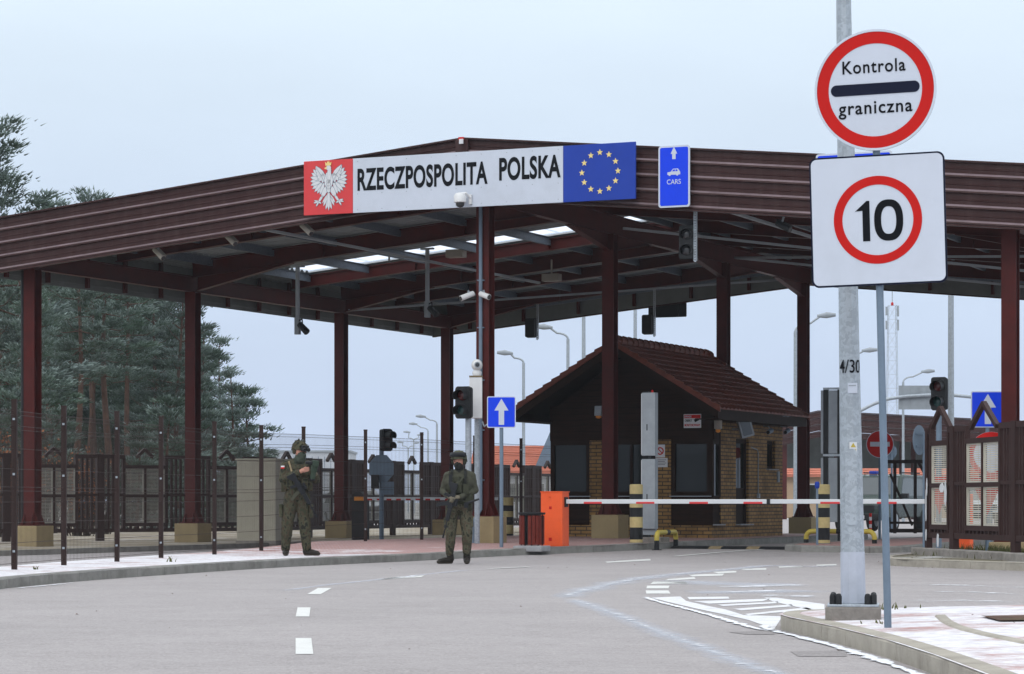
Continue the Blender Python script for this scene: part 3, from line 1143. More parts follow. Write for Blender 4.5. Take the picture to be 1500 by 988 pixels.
for (x, y, n, h, s) in ((-4.95, 37.6, 12, .09, .08), (-6.1, 33.2, 10, .05, .06), (2.55, 18.6, 5, .035, .15), (3.0, 20.9, 20, .05, .3), (3.6, 17, 5, .07, .2), (3.45, 15.9, 4, .10, .1)):
    tuft(x, y, n, h, s)
for i in range(150):
    f = rnd.random()
    tuft(6.75 + 1.6 * f + rnd.uniform(-.05, .5), 43.6 - 8.6 * f, 9, .09, .14)
for i in range(260):
    f = rnd.random()
    tuft(7.15 + 1.6 * f + rnd.uniform(0, .8), 43.4 - 8.6 * f, 8, .2, .16)
for i in range(50):
    tuft(4.3 + rnd.uniform(0, 1.5), 20.4 + rnd.uniform(-.3, .3), 10, .05, .12)
kind(TUFT.build('grass', 'grass'), 'stuff')
lf = MB()
for i in range(120):
    x, y = (rnd.uniform(5.9, 7.5), rnd.uniform(38.5, 43)) if i < 70 else ((rnd.uniform(-5.5, 6), rnd.uniform(15, 44)))
    z = floor(x, y) + 0.006
    s, a = rnd.uniform(.006, .018), rnd.uniform(0, PI)
    c, sn = math.cos(a) * s, math.sin(a) * s
    lf.add([(x - c, y - sn, z), (x + sn * .5, y - c * .5, z + s * .3), (x + c, y + sn, z), (x - sn * .5, y + c * .5, z + s * .5)], [(0, 1, 2), (0, 2, 3)])
kind(lf.build('fallen_leaves', 'leaf_brown'), 'stuff')


# ================================================================== CANOPY over the checkpoint
DCOL = [0.0, 6.4, 13.7, 20.0]
TM, TR = 10.3, 20.4
TL_END, TR_END, D0, D1 = -0.83, 21.25, -0.77, 20.8
TRIDGE = 10.2
SL = 0.0984


def ztop(t):
    return 6.73 + SL * ((t - TL_END) if t <= TRIDGE else (2 * TRIDGE - TL_END - t))


def zsheet(t):
    return ztop(t) - 0.26


FH = 1.08
canopy = thing('border_canopy', 'large maroon steel gable canopy spanning the checkpoint lanes', 'canopy', P0, -A)


def fascia_mesh(name, d_face, sgn):
    """trapezoid sheet, ribs running with the gable slope; sgn=-1 faces the road"""
    prof = [(0.0, 0.0)]
    led = []
    pitch = FH / 4
    for i in range(4):
        z = -i * pitch
        prof += [(0.002, z - .02), (0.002, z - .095), (.016, z - .105), (.016, z - .118), (.004, z - .128), (.004, z - .19)]
        led.append(len(prof) - 1)
        prof += [(.052, z - .228), (.056, z - .258), (.004, z - pitch + .002)]
    prof += [(0.0, -FH)]
    mb_ = MB()
    for a, b in ((TL_END, TRIDGE), (TRIDGE, TR_END)):
        vs = []
        for t in (a, b):
            for o, z in prof:
                vs.append((t, d_face + sgn * o, ztop(t) + z))
        n = len(prof)
        mb_.add(vs, [(i, i + 1, n + i + 1, n + i) for i in range(n - 1) if i not in led])
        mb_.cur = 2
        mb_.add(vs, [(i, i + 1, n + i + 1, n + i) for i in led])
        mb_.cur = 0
        # back sheet
        vs = []
        for t in (a, b):
            vs += [(t, d_face - sgn * .03, ztop(t)), (t, d_face - sgn * .03, ztop(t) - FH)]
        mb_.cur = 1
        mb_.add(vs, [(0, 1, 3, 2)])
        mb_.cur = 0
        for tj in frange(a + 1.9, b - 1.9, 3.4):
            for i in range(4):
                zj = ztop(tj) - i * pitch
                mb_.box(tj - .006, tj + .006, *sorted((d_face + sgn * .05, d_face + sgn * .0595)), zj - .259, zj - .226)
                mb_.box(tj - .008, tj + .008, *sorted((d_face + sgn * .001, d_face + sgn * .0075)), zj - .19, zj - .128)
        # top and bottom trim
        for zz in (0.018, -FH - 0.016):
            mb_.bar((a, d_face + sgn * .018, ztop(a) + zz), (b, d_face + sgn * .018, ztop(b) + zz), .10, .03)
    return mb_


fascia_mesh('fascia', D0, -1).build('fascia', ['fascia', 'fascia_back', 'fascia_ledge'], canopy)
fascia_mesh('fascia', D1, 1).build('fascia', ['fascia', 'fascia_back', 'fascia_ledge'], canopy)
# ridge cap on the front, small lamp on top
mb = MB()
mb.box(TRIDGE - .13, TRIDGE + .13, D0 - .085, D0 - .06, ztop(TRIDGE) - FH, ztop(TRIDGE) + .02)
mb.build('ridge_cap', 'fascia', canopy)
mb = MB()
mb.box(TRIDGE - .05, TRIDGE + .05, D0 - .13, D0 - .03, ztop(TRIDGE) - .02, ztop(TRIDGE) + .03)
mb.cur = 1
mb.box(TRIDGE - .02, TRIDGE + .06, D0 - .16, D0 - .13, ztop(TRIDGE) - .10, ztop(TRIDGE) - .01)
mb.build('ridge_lamp', ['sign_red', 'white'], canopy)
for tt, sg in ((TL_END, -1), (TR_END, 1)):
    mb = MB()
    z1 = ztop(TL_END)
    for i in range(4):
        zz = z1 - i * FH / 4
        mb.box(min(tt, tt + sg * .03), max(tt, tt + sg * .03), D0, D1, zz - FH / 4 + .01, zz - .1)
        mb.box(min(tt, tt + sg * .012), max(tt, tt + sg * .012), D0, D1, zz - .1, zz)
    mb.cur = 1
    mb.box(min(tt - sg * .02, tt - sg * .004), max(tt - sg * .02, tt - sg * .004), D0 + .05, D1 - .05, z1 - FH - .0, z1 - .05)
    # stiffening folds on the inner side
    for zz in (-.98, -.80, -.70):
        mb.box(min(tt - sg * .045, tt - sg * .02), max(tt - sg * .045, tt - sg * .02), D0 + .05, D1 - .05, z1 + zz, z1 + zz + .035)
    mb.build('side_fascia', ['fascia', 'fascia_back'], canopy)
    for d in frange(D0 + .9, D1 - .9, 1.55):
        mb = MB()
        mb.box(min(tt - sg * .13, tt - sg * .05), max(tt - sg * .13, tt - sg * .05), d - .04, d + .04, z1 - FH + .03, z1 - .2)
        mb.build('fascia_bracket', 'red_steel', canopy)
for t in frange(TL_END + 1.2, TR_END - 1.2, 1.6):
    mb = MB()
    mb.box(t - .035, t + .035, D1 - .16, D1 - .05, ztop(t) - FH + .05, ztop(t) - .3)
    mb.build('fascia_bracket', 'red_steel', canopy)
mb = MB()
for a, b in ((TL_END + .3, TRIDGE), (TRIDGE, TR_END - .3)):
    mb.bar((a, D1 - .22, ztop(a) - FH + .42), (b, D1 - .22, ztop(b) - FH + .42), .06, .08)
mb.build('cable_tray', 'galv_dark', canopy)

# roof sheet: corrugation running down the slope, with a skylight strip left open
SKY = (.5, 9.85, 10.0, 11.0)
mb = MB()


def roof_piece(t0, t1, d0, d1):
    n = max(2, int((d1 - d0) / 0.0625))
    vs = []
    for t in (t0, t1):
        for i in range(n + 1):
            d = d0 + (d1 - d0) * i / n
            z = zsheet(t) + (0.055 if (i // 2) % 2 else 0.0)
            vs.append((t, d, z))
    k = n + 1
    mb.add(vs, [(i, i + 1, k + i + 1, k + i) for i in range(n)])


roof_piece(TL_END, SKY[0], D0 + .04, D1 - .04)
roof_piece(SKY[0], SKY[1], D0 + .04, SKY[2])
roof_piece(SKY[0], SKY[1], SKY[3], D1 - .04)
roof_piece(SKY[1], TRIDGE, D0 + .04, D1 - .04)
roof_piece(TRIDGE, TR_END, D0 + .04, D1 - .04)
mb.build('roof', 'roof_sheet', canopy)
t = SKY[0]
while t < SKY[1] - .2:
    m_ = MB()
    u = min(t + 1.62, SKY[1])
    m_.hexa([(t + .05, SKY[2], zsheet(t) + .06), (u, SKY[2], zsheet(u) + .06), (u, SKY[3], zsheet(u) + .06), (t + .05, SKY[3], zsheet(t) + .06)],
            [(t + .05, SKY[2], zsheet(t) + .068), (u, SKY[2], zsheet(u) + .068), (u, SKY[3], zsheet(u) + .068), (t + .05, SKY[3], zsheet(t) + .068)])
    m_.build('skylight', 'skylight', canopy)
    t += 1.66

# purlins along the ridge direction
for t in [0.55, 2.15, 3.75, 5.35, 6.95, 8.55, 10.0, 10.5, 11.95, 13.55, 15.15, 16.75, 18.35, 19.9]:
    mb = MB()
    z = zsheet(t) - .03
    mb.box(t - .03, t - .024, D0 + .1, D1 - .1, z - .18, z)
    mb.box(t - .03, t + .035, D0 + .1, D1 - .1, z - .006, z)
    mb.box(t - .09, t - .024, D0 + .1, D1 - .1, z - .186, z - .18)
    mb.build('purlin', 'galv_dark', canopy)

# rafters: I sections from column row to ridge and down again, haunched at the eaves
for i, d in enumerate([-0.05, 3.2, 6.4, 11.1, 13.7, 16.85, 20.0]):
    mb = MB()
    hgt = 0.36 if i % 2 == 0 else 0.27
    for (a, b) in ((0.0, TRIDGE), (TR, TRIDGE)):
        pa, pb = (a, d, zsheet(a) - .06 - hgt / 2), (b, d, zsheet(b) - .06 - hgt / 2)
        mb.ibeam(pa, pb, .17, hgt)
        if i % 2 == 0:
            s = 1 if a < b else -1
            a1 = a + s * .13
            a2 = a + s * 2.6
            zt1, zt2 = zsheet(a1) - .06 - hgt, zsheet(a2) - .06 - hgt
            mb.hexa([(a1, d - .006, zt1 - .30), (a2, d - .006, zt2 - .01), (a2, d + .006, zt2 - .01), (a1, d + .006, zt1 - .30)],
                    [(a1, d - .006, zt1), (a2, d - .006, zt2), (a2, d + .006, zt2), (a1, d + .006, zt1)])
            mb.bar((a1, d, zt1 - .31), (a2, d, zt2 - .012), .17, .018)
        for q in (3.4, 6.9):
            tq = a + (q if a < b else -q)
            mb.box(tq - .012, tq + .012, d - .1, d + .1, zsheet(tq) - .06 - hgt, zsheet(tq) - .06)
            for zb in (-.08, 0, .08):
                mb.box(tq + .012, tq + .03, d - .07, d - .05, zsheet(tq) - .22 + zb - .012, zsheet(tq) - .22 + zb + .012)
    mb.build('rafter', 'red_steel', canopy)

# beams along the column rows
for t, zb, hh in ((0, 5.80, .36), (TR, 5.80, .36), (TM, 6.70, .42)):
    mb = MB()
    mb.ibeam((t, D0 + .2, zb + hh / 2), (t, D1 - .2, zb + hh / 2), .16, hh)
    mb.build('row_beam', 'red_steel', canopy)
for sg, t in ((-1, -.42), (1, TR + .45)):
    mb = MB()
    mb.box(t - .07, t + .07, D0 + .1, D1 - .1, 5.98, 6.0)
    mb.box(t - .075, t - .07, D0 + .1, D1 - .1, 5.98, 6.12)
    mb.box(t + .07, t + .075, D0 + .1, D1 - .1, 5.98, 6.12)
    mb.build('gutter', 'fascia_back', canopy)
# haunches from the middle columns to the row beam
for d in DCOL:
    for s in (-1, 1):
        if (d < 1 and s < 0) or (d > 19 and s > 0):
            continue
        mb = MB()
        a1, a2 = d + s * .12, d + s * 2.3
        mb.hexa([(TM - .006, a1, 6.36), (TM - .006, a2, 6.68), (TM + .006, a2, 6.68), (TM + .006, a1, 6.36)],
                [(TM - .006, a1, 6.70), (TM - .006, a2, 6.70), (TM + .006, a2, 6.70), (TM + .006, a1, 6.70)])
        mb.bar((TM, a1, 6.35), (TM, a2, 6.68), .15, .016)
        mb.build('haunch', 'red_steel', canopy)
# wind bracing under the roof
mb = MB()
for (a, da, b, db) in ((TM + .3, 6.4, TR, 13.7), (TM + .3, 13.7, TR, 6.4), (TM + .3, 13.7, TR, 20), (0.2, 13.7, 9.9, 20), (5.5, -.3, 5.5, 13.7), (15, 0, 15, 13)):
    mb.bar((a, da, zsheet(a) - .70), (b, db, zsheet(b) - .70), .07, .05)
mb.build('bracing', 'grey_paint', canopy)


def column_parts(t, d, ztop_, zbase, plinth_h, m, half=.31):
    c = MB()
    w = .265
    z0 = zbase + plinth_h
    c.box(t - w / 2, t + w / 2, d - w / 2, d - w / 2 + .016, z0, ztop_)
    c.box(t - w / 2, t + w / 2, d + w / 2 - .016, d + w / 2, z0, ztop_)
    c.box(t - .007, t + .007, d - w / 2 + .016, d + w / 2 - .016, z0, ztop_)
    col = c.build('column', m, canopy)
    b = MB()
    b.box(t - .24, t + .24, d - .24, d + .24, z0 - .0, z0 + .022)
    for sx, sy in ((1, 0), (-1, 0), (0, 1), (0, -1)):
        for off in (-.1, .1):
            if sx:
                b.hexa([(t + sx * .134, d + off - .006, z0 + .022), (t + sx * .235, d + off - .006, z0 + .022), (t + sx * .235, d + off + .006, z0 + .022), (t + sx * .134, d + off + .006, z0 + .022)],
                       [(t + sx * .134, d + off - .006, z0 + .26), (t + sx * .14, d + off - .006, z0 + .26), (t + sx * .14, d + off + .006, z0 + .26), (t + sx * .134, d + off + .006, z0 + .26)])
            else:
                b.hexa([(t + off - .006, d + sy * .134, z0 + .022), (t + off + .006, d + sy * .134, z0 + .022), (t + off + .006, d + sy * .235, z0 + .022), (t + off - .006, d + sy * .235, z0 + .022)],
                       [(t + off - .006, d + sy * .134, z0 + .26), (t + off + .006, d + sy * .134, z0 + .26), (t + off + .006, d + sy * .14, z0 + .26), (t + off - .006, d + sy * .14, z0 + .26)])
    bp = b.build('base_plate', m, col)
    p = MB()
    p.box(t - half, t + half, d - half, d + half, zbase - .15, z0 - .002)
    p.build('plinth', 'plinth', col, bevel=.012)
    return col


for t, zt in ((0, 5.80), (TM, 6.70), (TR, 5.80)):
    for d in DCOL:
        w = P(t, d)
        column_parts(t, d, zt, floor(w.x, w.y), .43 if t == 0 else (.50 if t == TM else .16), 'red_steel')
# rain pipe beside the front right column, conduit on the front middle column
mb = MB()
mb.path([(TR + .55, D0 + .35, 5.95), (TR + .55, D0 + .35, 0.1)], .055, 10)
for z in (1.6, 3.2, 4.8):
    mb.lathe([(.06, z), (.06, z + .05)], 10, (TR + .55, D0 + .35, 0))
mb.build('rain_pipe', 'black', canopy)
mb = MB()
mb.path([(-.22, -.02, 5.8), (-.22, -.02, .3)], .045, 10)
mb.build('rain_pipe', 'black', canopy)
mb = MB()
mb.path([(TM - .02, -.175, 6.65), (TM - .02, -.175, .85), (TM - .10, -.36, .6), (TM - .10, -.36, .2)], .035, 10)
for z in (1.4, 2.35, 3.3, 4.3, 5.2):
    mb.box(TM - .09, TM + .05, -.19, -.135, z, z + .02)
mb.build('conduit', 'bluegrey', canopy)
# strip lights and control boxes under the roof
for (px, py, d) in ((808, 407, 13.5), (668, 372, 9.9), (570, 365, 9.7)):
    t, z = on_plane(px, py, d)
    mb = MB()
    mb.box(t - .22, t + .22, d - .12, d + .12, z - .09, z + .09)
    mb.box(t - .02, t + .02, d - .02, d + .02, z + .09, zsheet(t) - .2)
    mb.build('ceiling_lamp', 'cam_beige', canopy, bevel=.01)

# ---------------------------------------------------------------- the big name board on the gable
DS = D0 - .24
tl, zl = on_plane(445, 277, DS)
tr, zr = on_plane(931, 250, DS)
t1, _ = on_plane(517, 270, DS)
t2, _ = on_plane(825, 256, DS)
_, zt_ = on_plane(445, 237, DS)
_, zb_ = on_plane(445, 316, DS)
BH = zt_ - zb_
BZ = (zt_ + zb_) / 2
_, zr1 = on_plane(931, 208.5, DS)
_, zr0 = on_plane(931, 292, DS)
BZ2 = (zr1 + zr0) / 2
board = thing('name_board', 'long white gable board lettered RZECZPOSPOLITA POLSKA between red eagle and blue star panels', 'sign', P(tl, DS, BZ), -A)
BL = tr - tl
SKEW = (BZ2 - BZ) / BL
print('board', BL, BH, BZ, BZ2, tl, tr)


def bp_(mb_, x0, x1, m):
    mb_.box(x0, x1, 0, .035, -BH / 2, BH / 2)
    return mb_


mb = MB()
bp_(mb, 0, t1 - tl - .004, 0)
emb = mb.build('emblem_panel', 'flag_red', board, bevel=.004)
mb = MB()
bp_(mb, t1 - tl, t2 - tl - .004, 0)
nam = mb.build('name_panel', 'sign_white', board, bevel=.004)
mb = MB()
rv = MB()
for x in frange(t1 - tl + .1, t2 - tl - .1, .52):
    for z in (-BH / 2 + .06, BH / 2 - .06, .16, -.16):
        rv.lathe([(.009, 0), (.006, .004)], 6, (0, 0, 0)) if False else rv.box(x - .007, x + .007, -.004, 0, z - .007, z + .007)
rv.build('rivets', 'grey_paint', nam)
bp_(mb, t2 - tl, BL, 0)
flg = mb.build('flag_panel', 'flag_blue', board, bevel=.004)
mb = MB()
for x in frange(.3, BL - .3, 1.2):
    mb.box(x - .03, x + .03, .036, .22, -BH / 2 + .1, BH / 2 - .1)
mb.build('board_frame', 'dark_steel', board)


def tz(px, py, dd=DS - .01):
    t_, z_ = on_plane(px, py, dd)
    return t_ - tl, z_ - BZ


def sheared(o, x0):
    pass


xa, za = tz(523.5, 269)
xb, zb = tz(714, 250)
text('lettering', 'RZECZPOSPOLITA', xb - xa, .43, 'ink', nam, ((xa + xb) / 2, -.004, (za + zb) / 2 + .015), bold=.03, spacing=1.06)
xa, za2 = tz(731, 249)
xb, zb2 = tz(821, 245)
text('lettering', 'POLSKA', xb - xa, .43, 'ink', nam, ((xa + xb) / 2, -.004, (za2 + zb2) / 2 + .015), bold=.03, spacing=1.06)
# twelve stars
cx_, cz_ = tz(878.5, 252)
rs = tz(905, 252)[0] - cx_
for k in range(12):
    a = 2 * PI * k / 12
    mb = MB()
    pts = []
    for j in range(10):
        rr = .062 if j % 2 == 0 else .026
        b = PI / 2 + PI * j / 5
        pts.append((cx_ + rs * math.sin(a) + rr * math.cos(b), cz_ + rs * math.cos(a) + rr * math.sin(b)))
    mb.prism(pts, -.006, 0)
    mb.build('star', 'star', flg)


# crowned eagle, built feather by feather
def eagle(parent, w, cx0, cz0):
    s = w / 280.0

    def q(x, y):
        return ((x - 252) * s + cx0, (420 - y) * s + cz0)
    whitem, dark, gold = MB(), MB(), MB()

    def leaf(x0, y0, x1, y1, wd, layer, mbw=None, sharp=.75):
        p, r = Vector((x0, y0)), Vector((x1, y1))
        d = r - p
        n = Vector((-d.y, d.x)).normalized() * wd / 2
        pts = [p - n * .5, p + d * .35 - n, p + d * sharp - n * .8, r, p + d * sharp + n * .8, p + d * .35 + n, p + n * .5]
        y = -.004 - .0018 * layer
        (mbw or whitem).prism([q(v.x, v.y) for v in pts], y - .0015, y)
        if mbw is None:
            pts2 = [p + (v - p) * 1.0 + (v - (p + d * .5)).normalized() * 3.2 for v in pts]
            dark.prism([q(v.x, v.y) for v in pts2], y - .0003, y + .0003)
    lay = 0
    for sg in (-1, 1):
        def mx(x):
            return 252 + sg * (x - 252)
        # primaries, from the shoulder joint outwards
        tips = [(349, 283, 318, 345), (368, 302, 322, 352), (381, 325, 324, 360), (388, 352, 324, 370), (389, 380, 322, 378), (386, 406, 318, 386), (375, 430, 312, 392), (358, 450, 304, 396), (338, 462, 296, 398), (318, 470, 288, 398)]
        for i, (tx, ty, bx, by) in enumerate(tips):
            leaf(mx(bx), by, mx(tx), ty, 22, 1 + i % 2)
        # wing arm and coverts
        for i, (x0, y0, x1, y1) in enumerate([(283, 340, 300, 395), (292, 330, 322, 385), (300, 318, 336, 368), (310, 306, 342, 345), (320, 296, 346, 322)]):
            leaf(mx(x0), y0, mx(x1), y1, 26, 3)
        leaf(mx(282), 350, mx(348), 279, 26, 4, None, .6)
        leaf(mx(262), 395, mx(300), 330, 34, 4)
        # leg and talons
        leaf(mx(262), 415, mx(305), 492, 34, 3)
        leaf(mx(296), 478, mx(330), 522, 16, 3)
        for (x1, y1) in ((360, 508), (364, 524), (346, 548), (308, 530)):
            leaf(mx(326), 517, mx(x1), y1, 10, 4)
        # tail side curls
        leaf(mx(256), 470, mx(292), 548, 17, 2)
        leaf(mx(256), 470, mx(300), 528, 14, 2)
        leaf(mx(254), 500, mx(274), 570, 16, 3)
    leaf(252, 450, 252, 580, 22, 4)
    leaf(252, 330, 252, 460, 66, 5, None, .6)      # body
    for i in range(4):
        leaf(252, 372 + 20 * i, 252, 402 + 20 * i, 26, 6)
    leaf(252, 400, 260, 280, 30, 6, None, .8)       # neck
    whitem.prism([q(252 + 19 * math.cos(a), 297 + 16 * math.sin(a)) for a in [2 * PI * k / 14 for k in range(14)]], -.02, -.0175)
    gold.prism([q(238, 288), q(221, 298), q(228, 306), q(240, 303)], -.022, -.019)
    gold.prism([q(230, 282), q(227, 257), q(239, 268), q(244, 252), q(250, 262), q(256, 250), q(262, 268), q(274, 258), q(270, 282)], -.022, -.019)
    for sg in (-1, 1):
        for (x1, y1) in ((366, 506), (370, 526), (348, 554), (304, 536)):
            pass
    e = whitem.build('eagle', 'white', parent)
    dark.build('eagle_outline', 'bluegrey', e)
    gold.build('crown', 'star', e)


ex, ez = tz(481.5, 273.5)
eagle(emb, tz(508.5, 272)[0] - tz(453.5, 275)[0], ex, ez)

# ---------------------------------------------------------------- blue lane signs on the gable


def lane_sign(px0, px1, py0, py1, label, full):
    dd = D0 - .18
    ta, za_ = on_plane(px0, (py0 + py1) / 2, dd)
    tb, zb_ = on_plane(px1, (py0 + py1) / 2, dd)
    _, z1_ = on_plane((px0 + px1) / 2, py0, dd)
    _, z0_ = on_plane((px0 + px1) / 2, py1, dd)
    w_, h_ = tb - ta, z1_ - z0_
    s = thing('lane_sign', label, 'sign', P((ta + tb) / 2, dd, (z0_ + z1_) / 2), -A)
    m_ = MB()
    m_.prism(rrect(w_, h_, .05), 0, .02)
    m_.cur = 1
    m_.prism(rrect(w_ - .065, h_ - .065, .035), -.004, 0)
    m_.cur = 2
    m_.box(-.2, -.15, .021, .16, -h_ * .4, h_ * .4)
    m_.box(.15, .2, .021, .16, -h_ * .4, h_ * .4)
    pn = m_.build('panel', ['sign_white', 'sign_blue', 'galv'], s)
    if full:
        k = w_ / 232.0      # photo crop units

        def u(x, y):
            return ((x - 333) * k, (338 - y) * k)
        m_ = MB()
        m_.prism([u(*p) for p in ((333, 133), (357, 181), (345, 181), (345, 218), (320, 218), (320, 181), (308, 181))], -.008, -.004)
        m_.build('arrow', 'sign_white', s)
        m_ = MB()
        m_.prism([u(*p) for p in ((284, 309), (309, 305), (326, 285), (362, 284), (379, 309), (379, 326), (285, 326))], -.008, -.004)
        for x in (301, 357):
            m_.prism([(p[0] + u(x, 326)[0], p[1] + u(x, 326)[1]) for p in circ(8 * k, 14)], -.0085, -.0045)
        m_.cur = 1
        m_.prism([u(*p) for p in ((318, 303), (329, 290), (341, 290), (341, 303))], -.010, -.0085)
        m_.prism([u(*p) for p in ((345, 303), (345, 290), (357, 290), (361, 303))], -.010, -.0085)
        m_.build('car_symbol', ['sign_white', 'sign_blue'], s)
        text('lettering', 'CARS', 103 * k, 34 * k, 'sign_white', s, (u(332, 375)[0], -.006, u(332, 375)[1]), bold=.004)
    return s


lane_sign(964.5, 1010.5, 213.5, 304, 'tall blue lane sign with arrow and car symbol lettered CARS', True)
lane_sign(1195, 1306.5, 223.5, 330, 'wide blue lane sign mostly hidden behind the speed limit sign', False)


# ================================================================== GUARD HOUSE
HT0, HT1, HD0, HD1 = 8.2, 12.02, 8.0, 12.95
HB = 0.20
house = thing('guard_house', 'small ochre brick and dark timber guard house with brown tiled roof', 'building', P(HT0, HD0, HB), -A)
HW, HL = HT1 - HT0, HD1 - HD0
EZ = 2.82            # eaves height above the floor
mb = MB()
mb.box(0, HW, .02, HL, -.3, .28)
mb.box(.95, 1.32, .06, .30, .28, 2.15)
mb.box(2.52, 2.86, .06, .30, .28, 2.15)
mb.box(HW - .28, HW, .62, 1.62, .28, EZ)
mb.box(HW - .28, HW, 2.5, HL, .28, 1.55)
mb.box(HW - .28, HW, 2.5, 3.80, 1.55, 2.2)
mb.box(HW - .28, HW, 4.42, HL, 1.55, 2.2)
mb.box(HW - .28, HW, 1.62, HL, 2.2, EZ)
mb.box(0, .25, .3, HL, .28, EZ)
mb.box(.25, HW - .28, HL - .25, HL, .28, EZ)
mb.build('wall', 'brick', house)
mb = MB()
# timber framing, gable boarding, low panels
mb.box(-.02, HW + .02, .10, .32, 2.15, EZ + .1)
HWm = HW / 2 - 0.02
RZ = 4.09
mb.prism([(0, EZ), (HW, EZ), (HWm, RZ)], .10, .30)
mb.build('gable_boards', 'timber', house)
mb = MB()
for x0, x1 in ((0.0, .95), (1.32, 2.52), (2.86, HW)):
    mb.box(x0 + .002, x1 - .002, .09, .16, .28, .92)
mb.box(HW - .1, HW - .03, .16, .62, .28, .92)
mb.build('low_panel', 'timber', house)
for x0, x1 in ((0.0, .95), (1.32, 2.52), (2.86, HW - .05)):
    m_ = MB()
    for a, b, c, d in ((x0, x0 + .09, .92, 2.15), (x1 - .09, x1, .92, 2.15)):
        m_.box(a, b, .085, .19, c, d)
    m_.box(x0 + .09, x1 - .09, .085, .19, .92, 1.02)
    m_.box(x0 + .09, x1 - .09, .085, .19, 2.05, 2.15)
    if x1 - x0 > 1:
        m_.box(x0 + (x1 - x0) * .5 - .03, x0 + (x1 - x0) * .5 + .03, .10, .18, 1.02, 2.05)
    wn = m_.build('window', 'timber_trim', house)
    m_ = MB()
    m_.box(x0 + .09, x1 - .09, .14, .15, 1.02, 2.05)
    m_.build('pane', 'glass', wn)
    m_ = MB()
    m_.box(x0 - .02, x1 + .02, .03, .12, .905, .925)
    m_.build('sill', 'grey_paint', wn)
m_ = MB()
m_.box(HW - .10, HW, .09, .19, .92, EZ)
m_.box(HW - .10, HW, .54, .62, .92, EZ)
m_.box(HW - .09, HW - .01, .19, .54, 2.05, EZ)
wn = m_.build('window', 'timber_trim', house)
m_ = MB()
m_.box(HW - .06, HW - .05, .19, .54, .92, 2.05)
m_.build('pane', 'glass', wn)
m_ = MB()
m_.box(HW - .06, HW + .10, .1, .66, .28, .31)
m_.build('sill', 'slab', wn)
m_ = MB()
m_.box(HW - .16, HW - .06, 1.62, 1.72, .28, 2.2)
m_.box(HW - .16, HW - .06, 2.40, 2.5, .28, 2.2)
m_.box(HW - .16, HW - .06, 1.72, 2.40, 2.1, 2.2)
m_.box(HW - .13, HW - .09, 1.72, 2.40, .28, 1.1)
dr = m_.build('door', 'timber_trim', house)
m_ = MB()
m_.box(HW - .12, HW - .10, 1.72, 2.40, 1.1, 2.1)
m_.build('pane', 'glass', dr)
m_ = MB()
m_.box(HW - .1, HW + .12, 1.6, 2.52, .27, .30)
m_.build('sill', 'slab', dr)
m_ = MB()
m_.box(HW - .2, HW - .08, 3.80, 3.87, 1.55, 2.2)
m_.box(HW - .2, HW - .08, 4.35, 4.42, 1.55, 2.2)
m_.box(HW - .2, HW - .08, 3.87, 4.35, 2.13, 2.2)
m_.box(HW - .2, HW - .08, 3.87, 4.35, 1.55, 1.62)
wn = m_.build('window', 'timber_trim', house)
m_ = MB()
m_.box(HW - .14, HW - .13, 3.87, 4.35, 1.62, 2.13)
m_.build('pane', 'glass', wn)
m_ = MB()
m_.box(HW - .1, HW + .07, 3.74, 4.48, 1.525, 1.548)
m_.build('sill', 'slab', wn)
mb = MB()
mb.path([(HW + .015, 2.62, 2.02), (HW + .015, 3.05, 1.98), (HW + .015, 3.12, 1.9), (HW + .015, 3.12, .98)], .012, 6)
mb.box(HW, HW + .05, 3.07, 3.17, .88, .98)
mb.box(HW, HW + .04, 4.52, 4.62, 1.25, 1.5)
mb.build('cable_conduit', 'grey_paint', house)
# roof: boards below, tile courses above
OV, VF, VB = .48, .92, .35
mb = MB()
for sg in (-1, 1):
    xe = (-OV if sg < 0 else HW + OV)
    x0, z0, z1 = xe, EZ - .02, RZ + .16
    mb.hexa([(x0, -VF, z0 - .05), (HWm, -VF, z1 - .05), (HWm, HL + VB, z1 - .05), (x0, HL + VB, z0 - .05)],
            [(x0, -VF, z0), (HWm, -VF, z1), (HWm, HL + VB, z1), (x0, HL + VB, z0)])
    # barge boards front and back, gutter board
    for y in (-VF, HL + VB - .04):
        mb.hexa([(x0, y - .003, z0 - .24), (HWm, y - .003, z1 - .24), (HWm, y + .043, z1 - .24), (x0, y + .043, z0 - .24)],
                [(x0, y - .003, z0 + .01), (HWm, y - .003, z1 + .01), (HWm, y + .043, z1 + .01), (x0, y + .043, z0 + .01)])
    mb.box(min(xe, xe - sg * .04), max(xe, xe - sg * .04), -VF + .05, HL + VB - .05, z0 - .25, z0 - .051)
    mb.box(min(xe - sg * .06, xe - sg * .54), max(xe - sg * .06, xe - sg * .54), -VF + .05, HL + VB - .05, z0 - .245, z0 - .225)
rf = mb.build('roof', 'timber_trim', house)
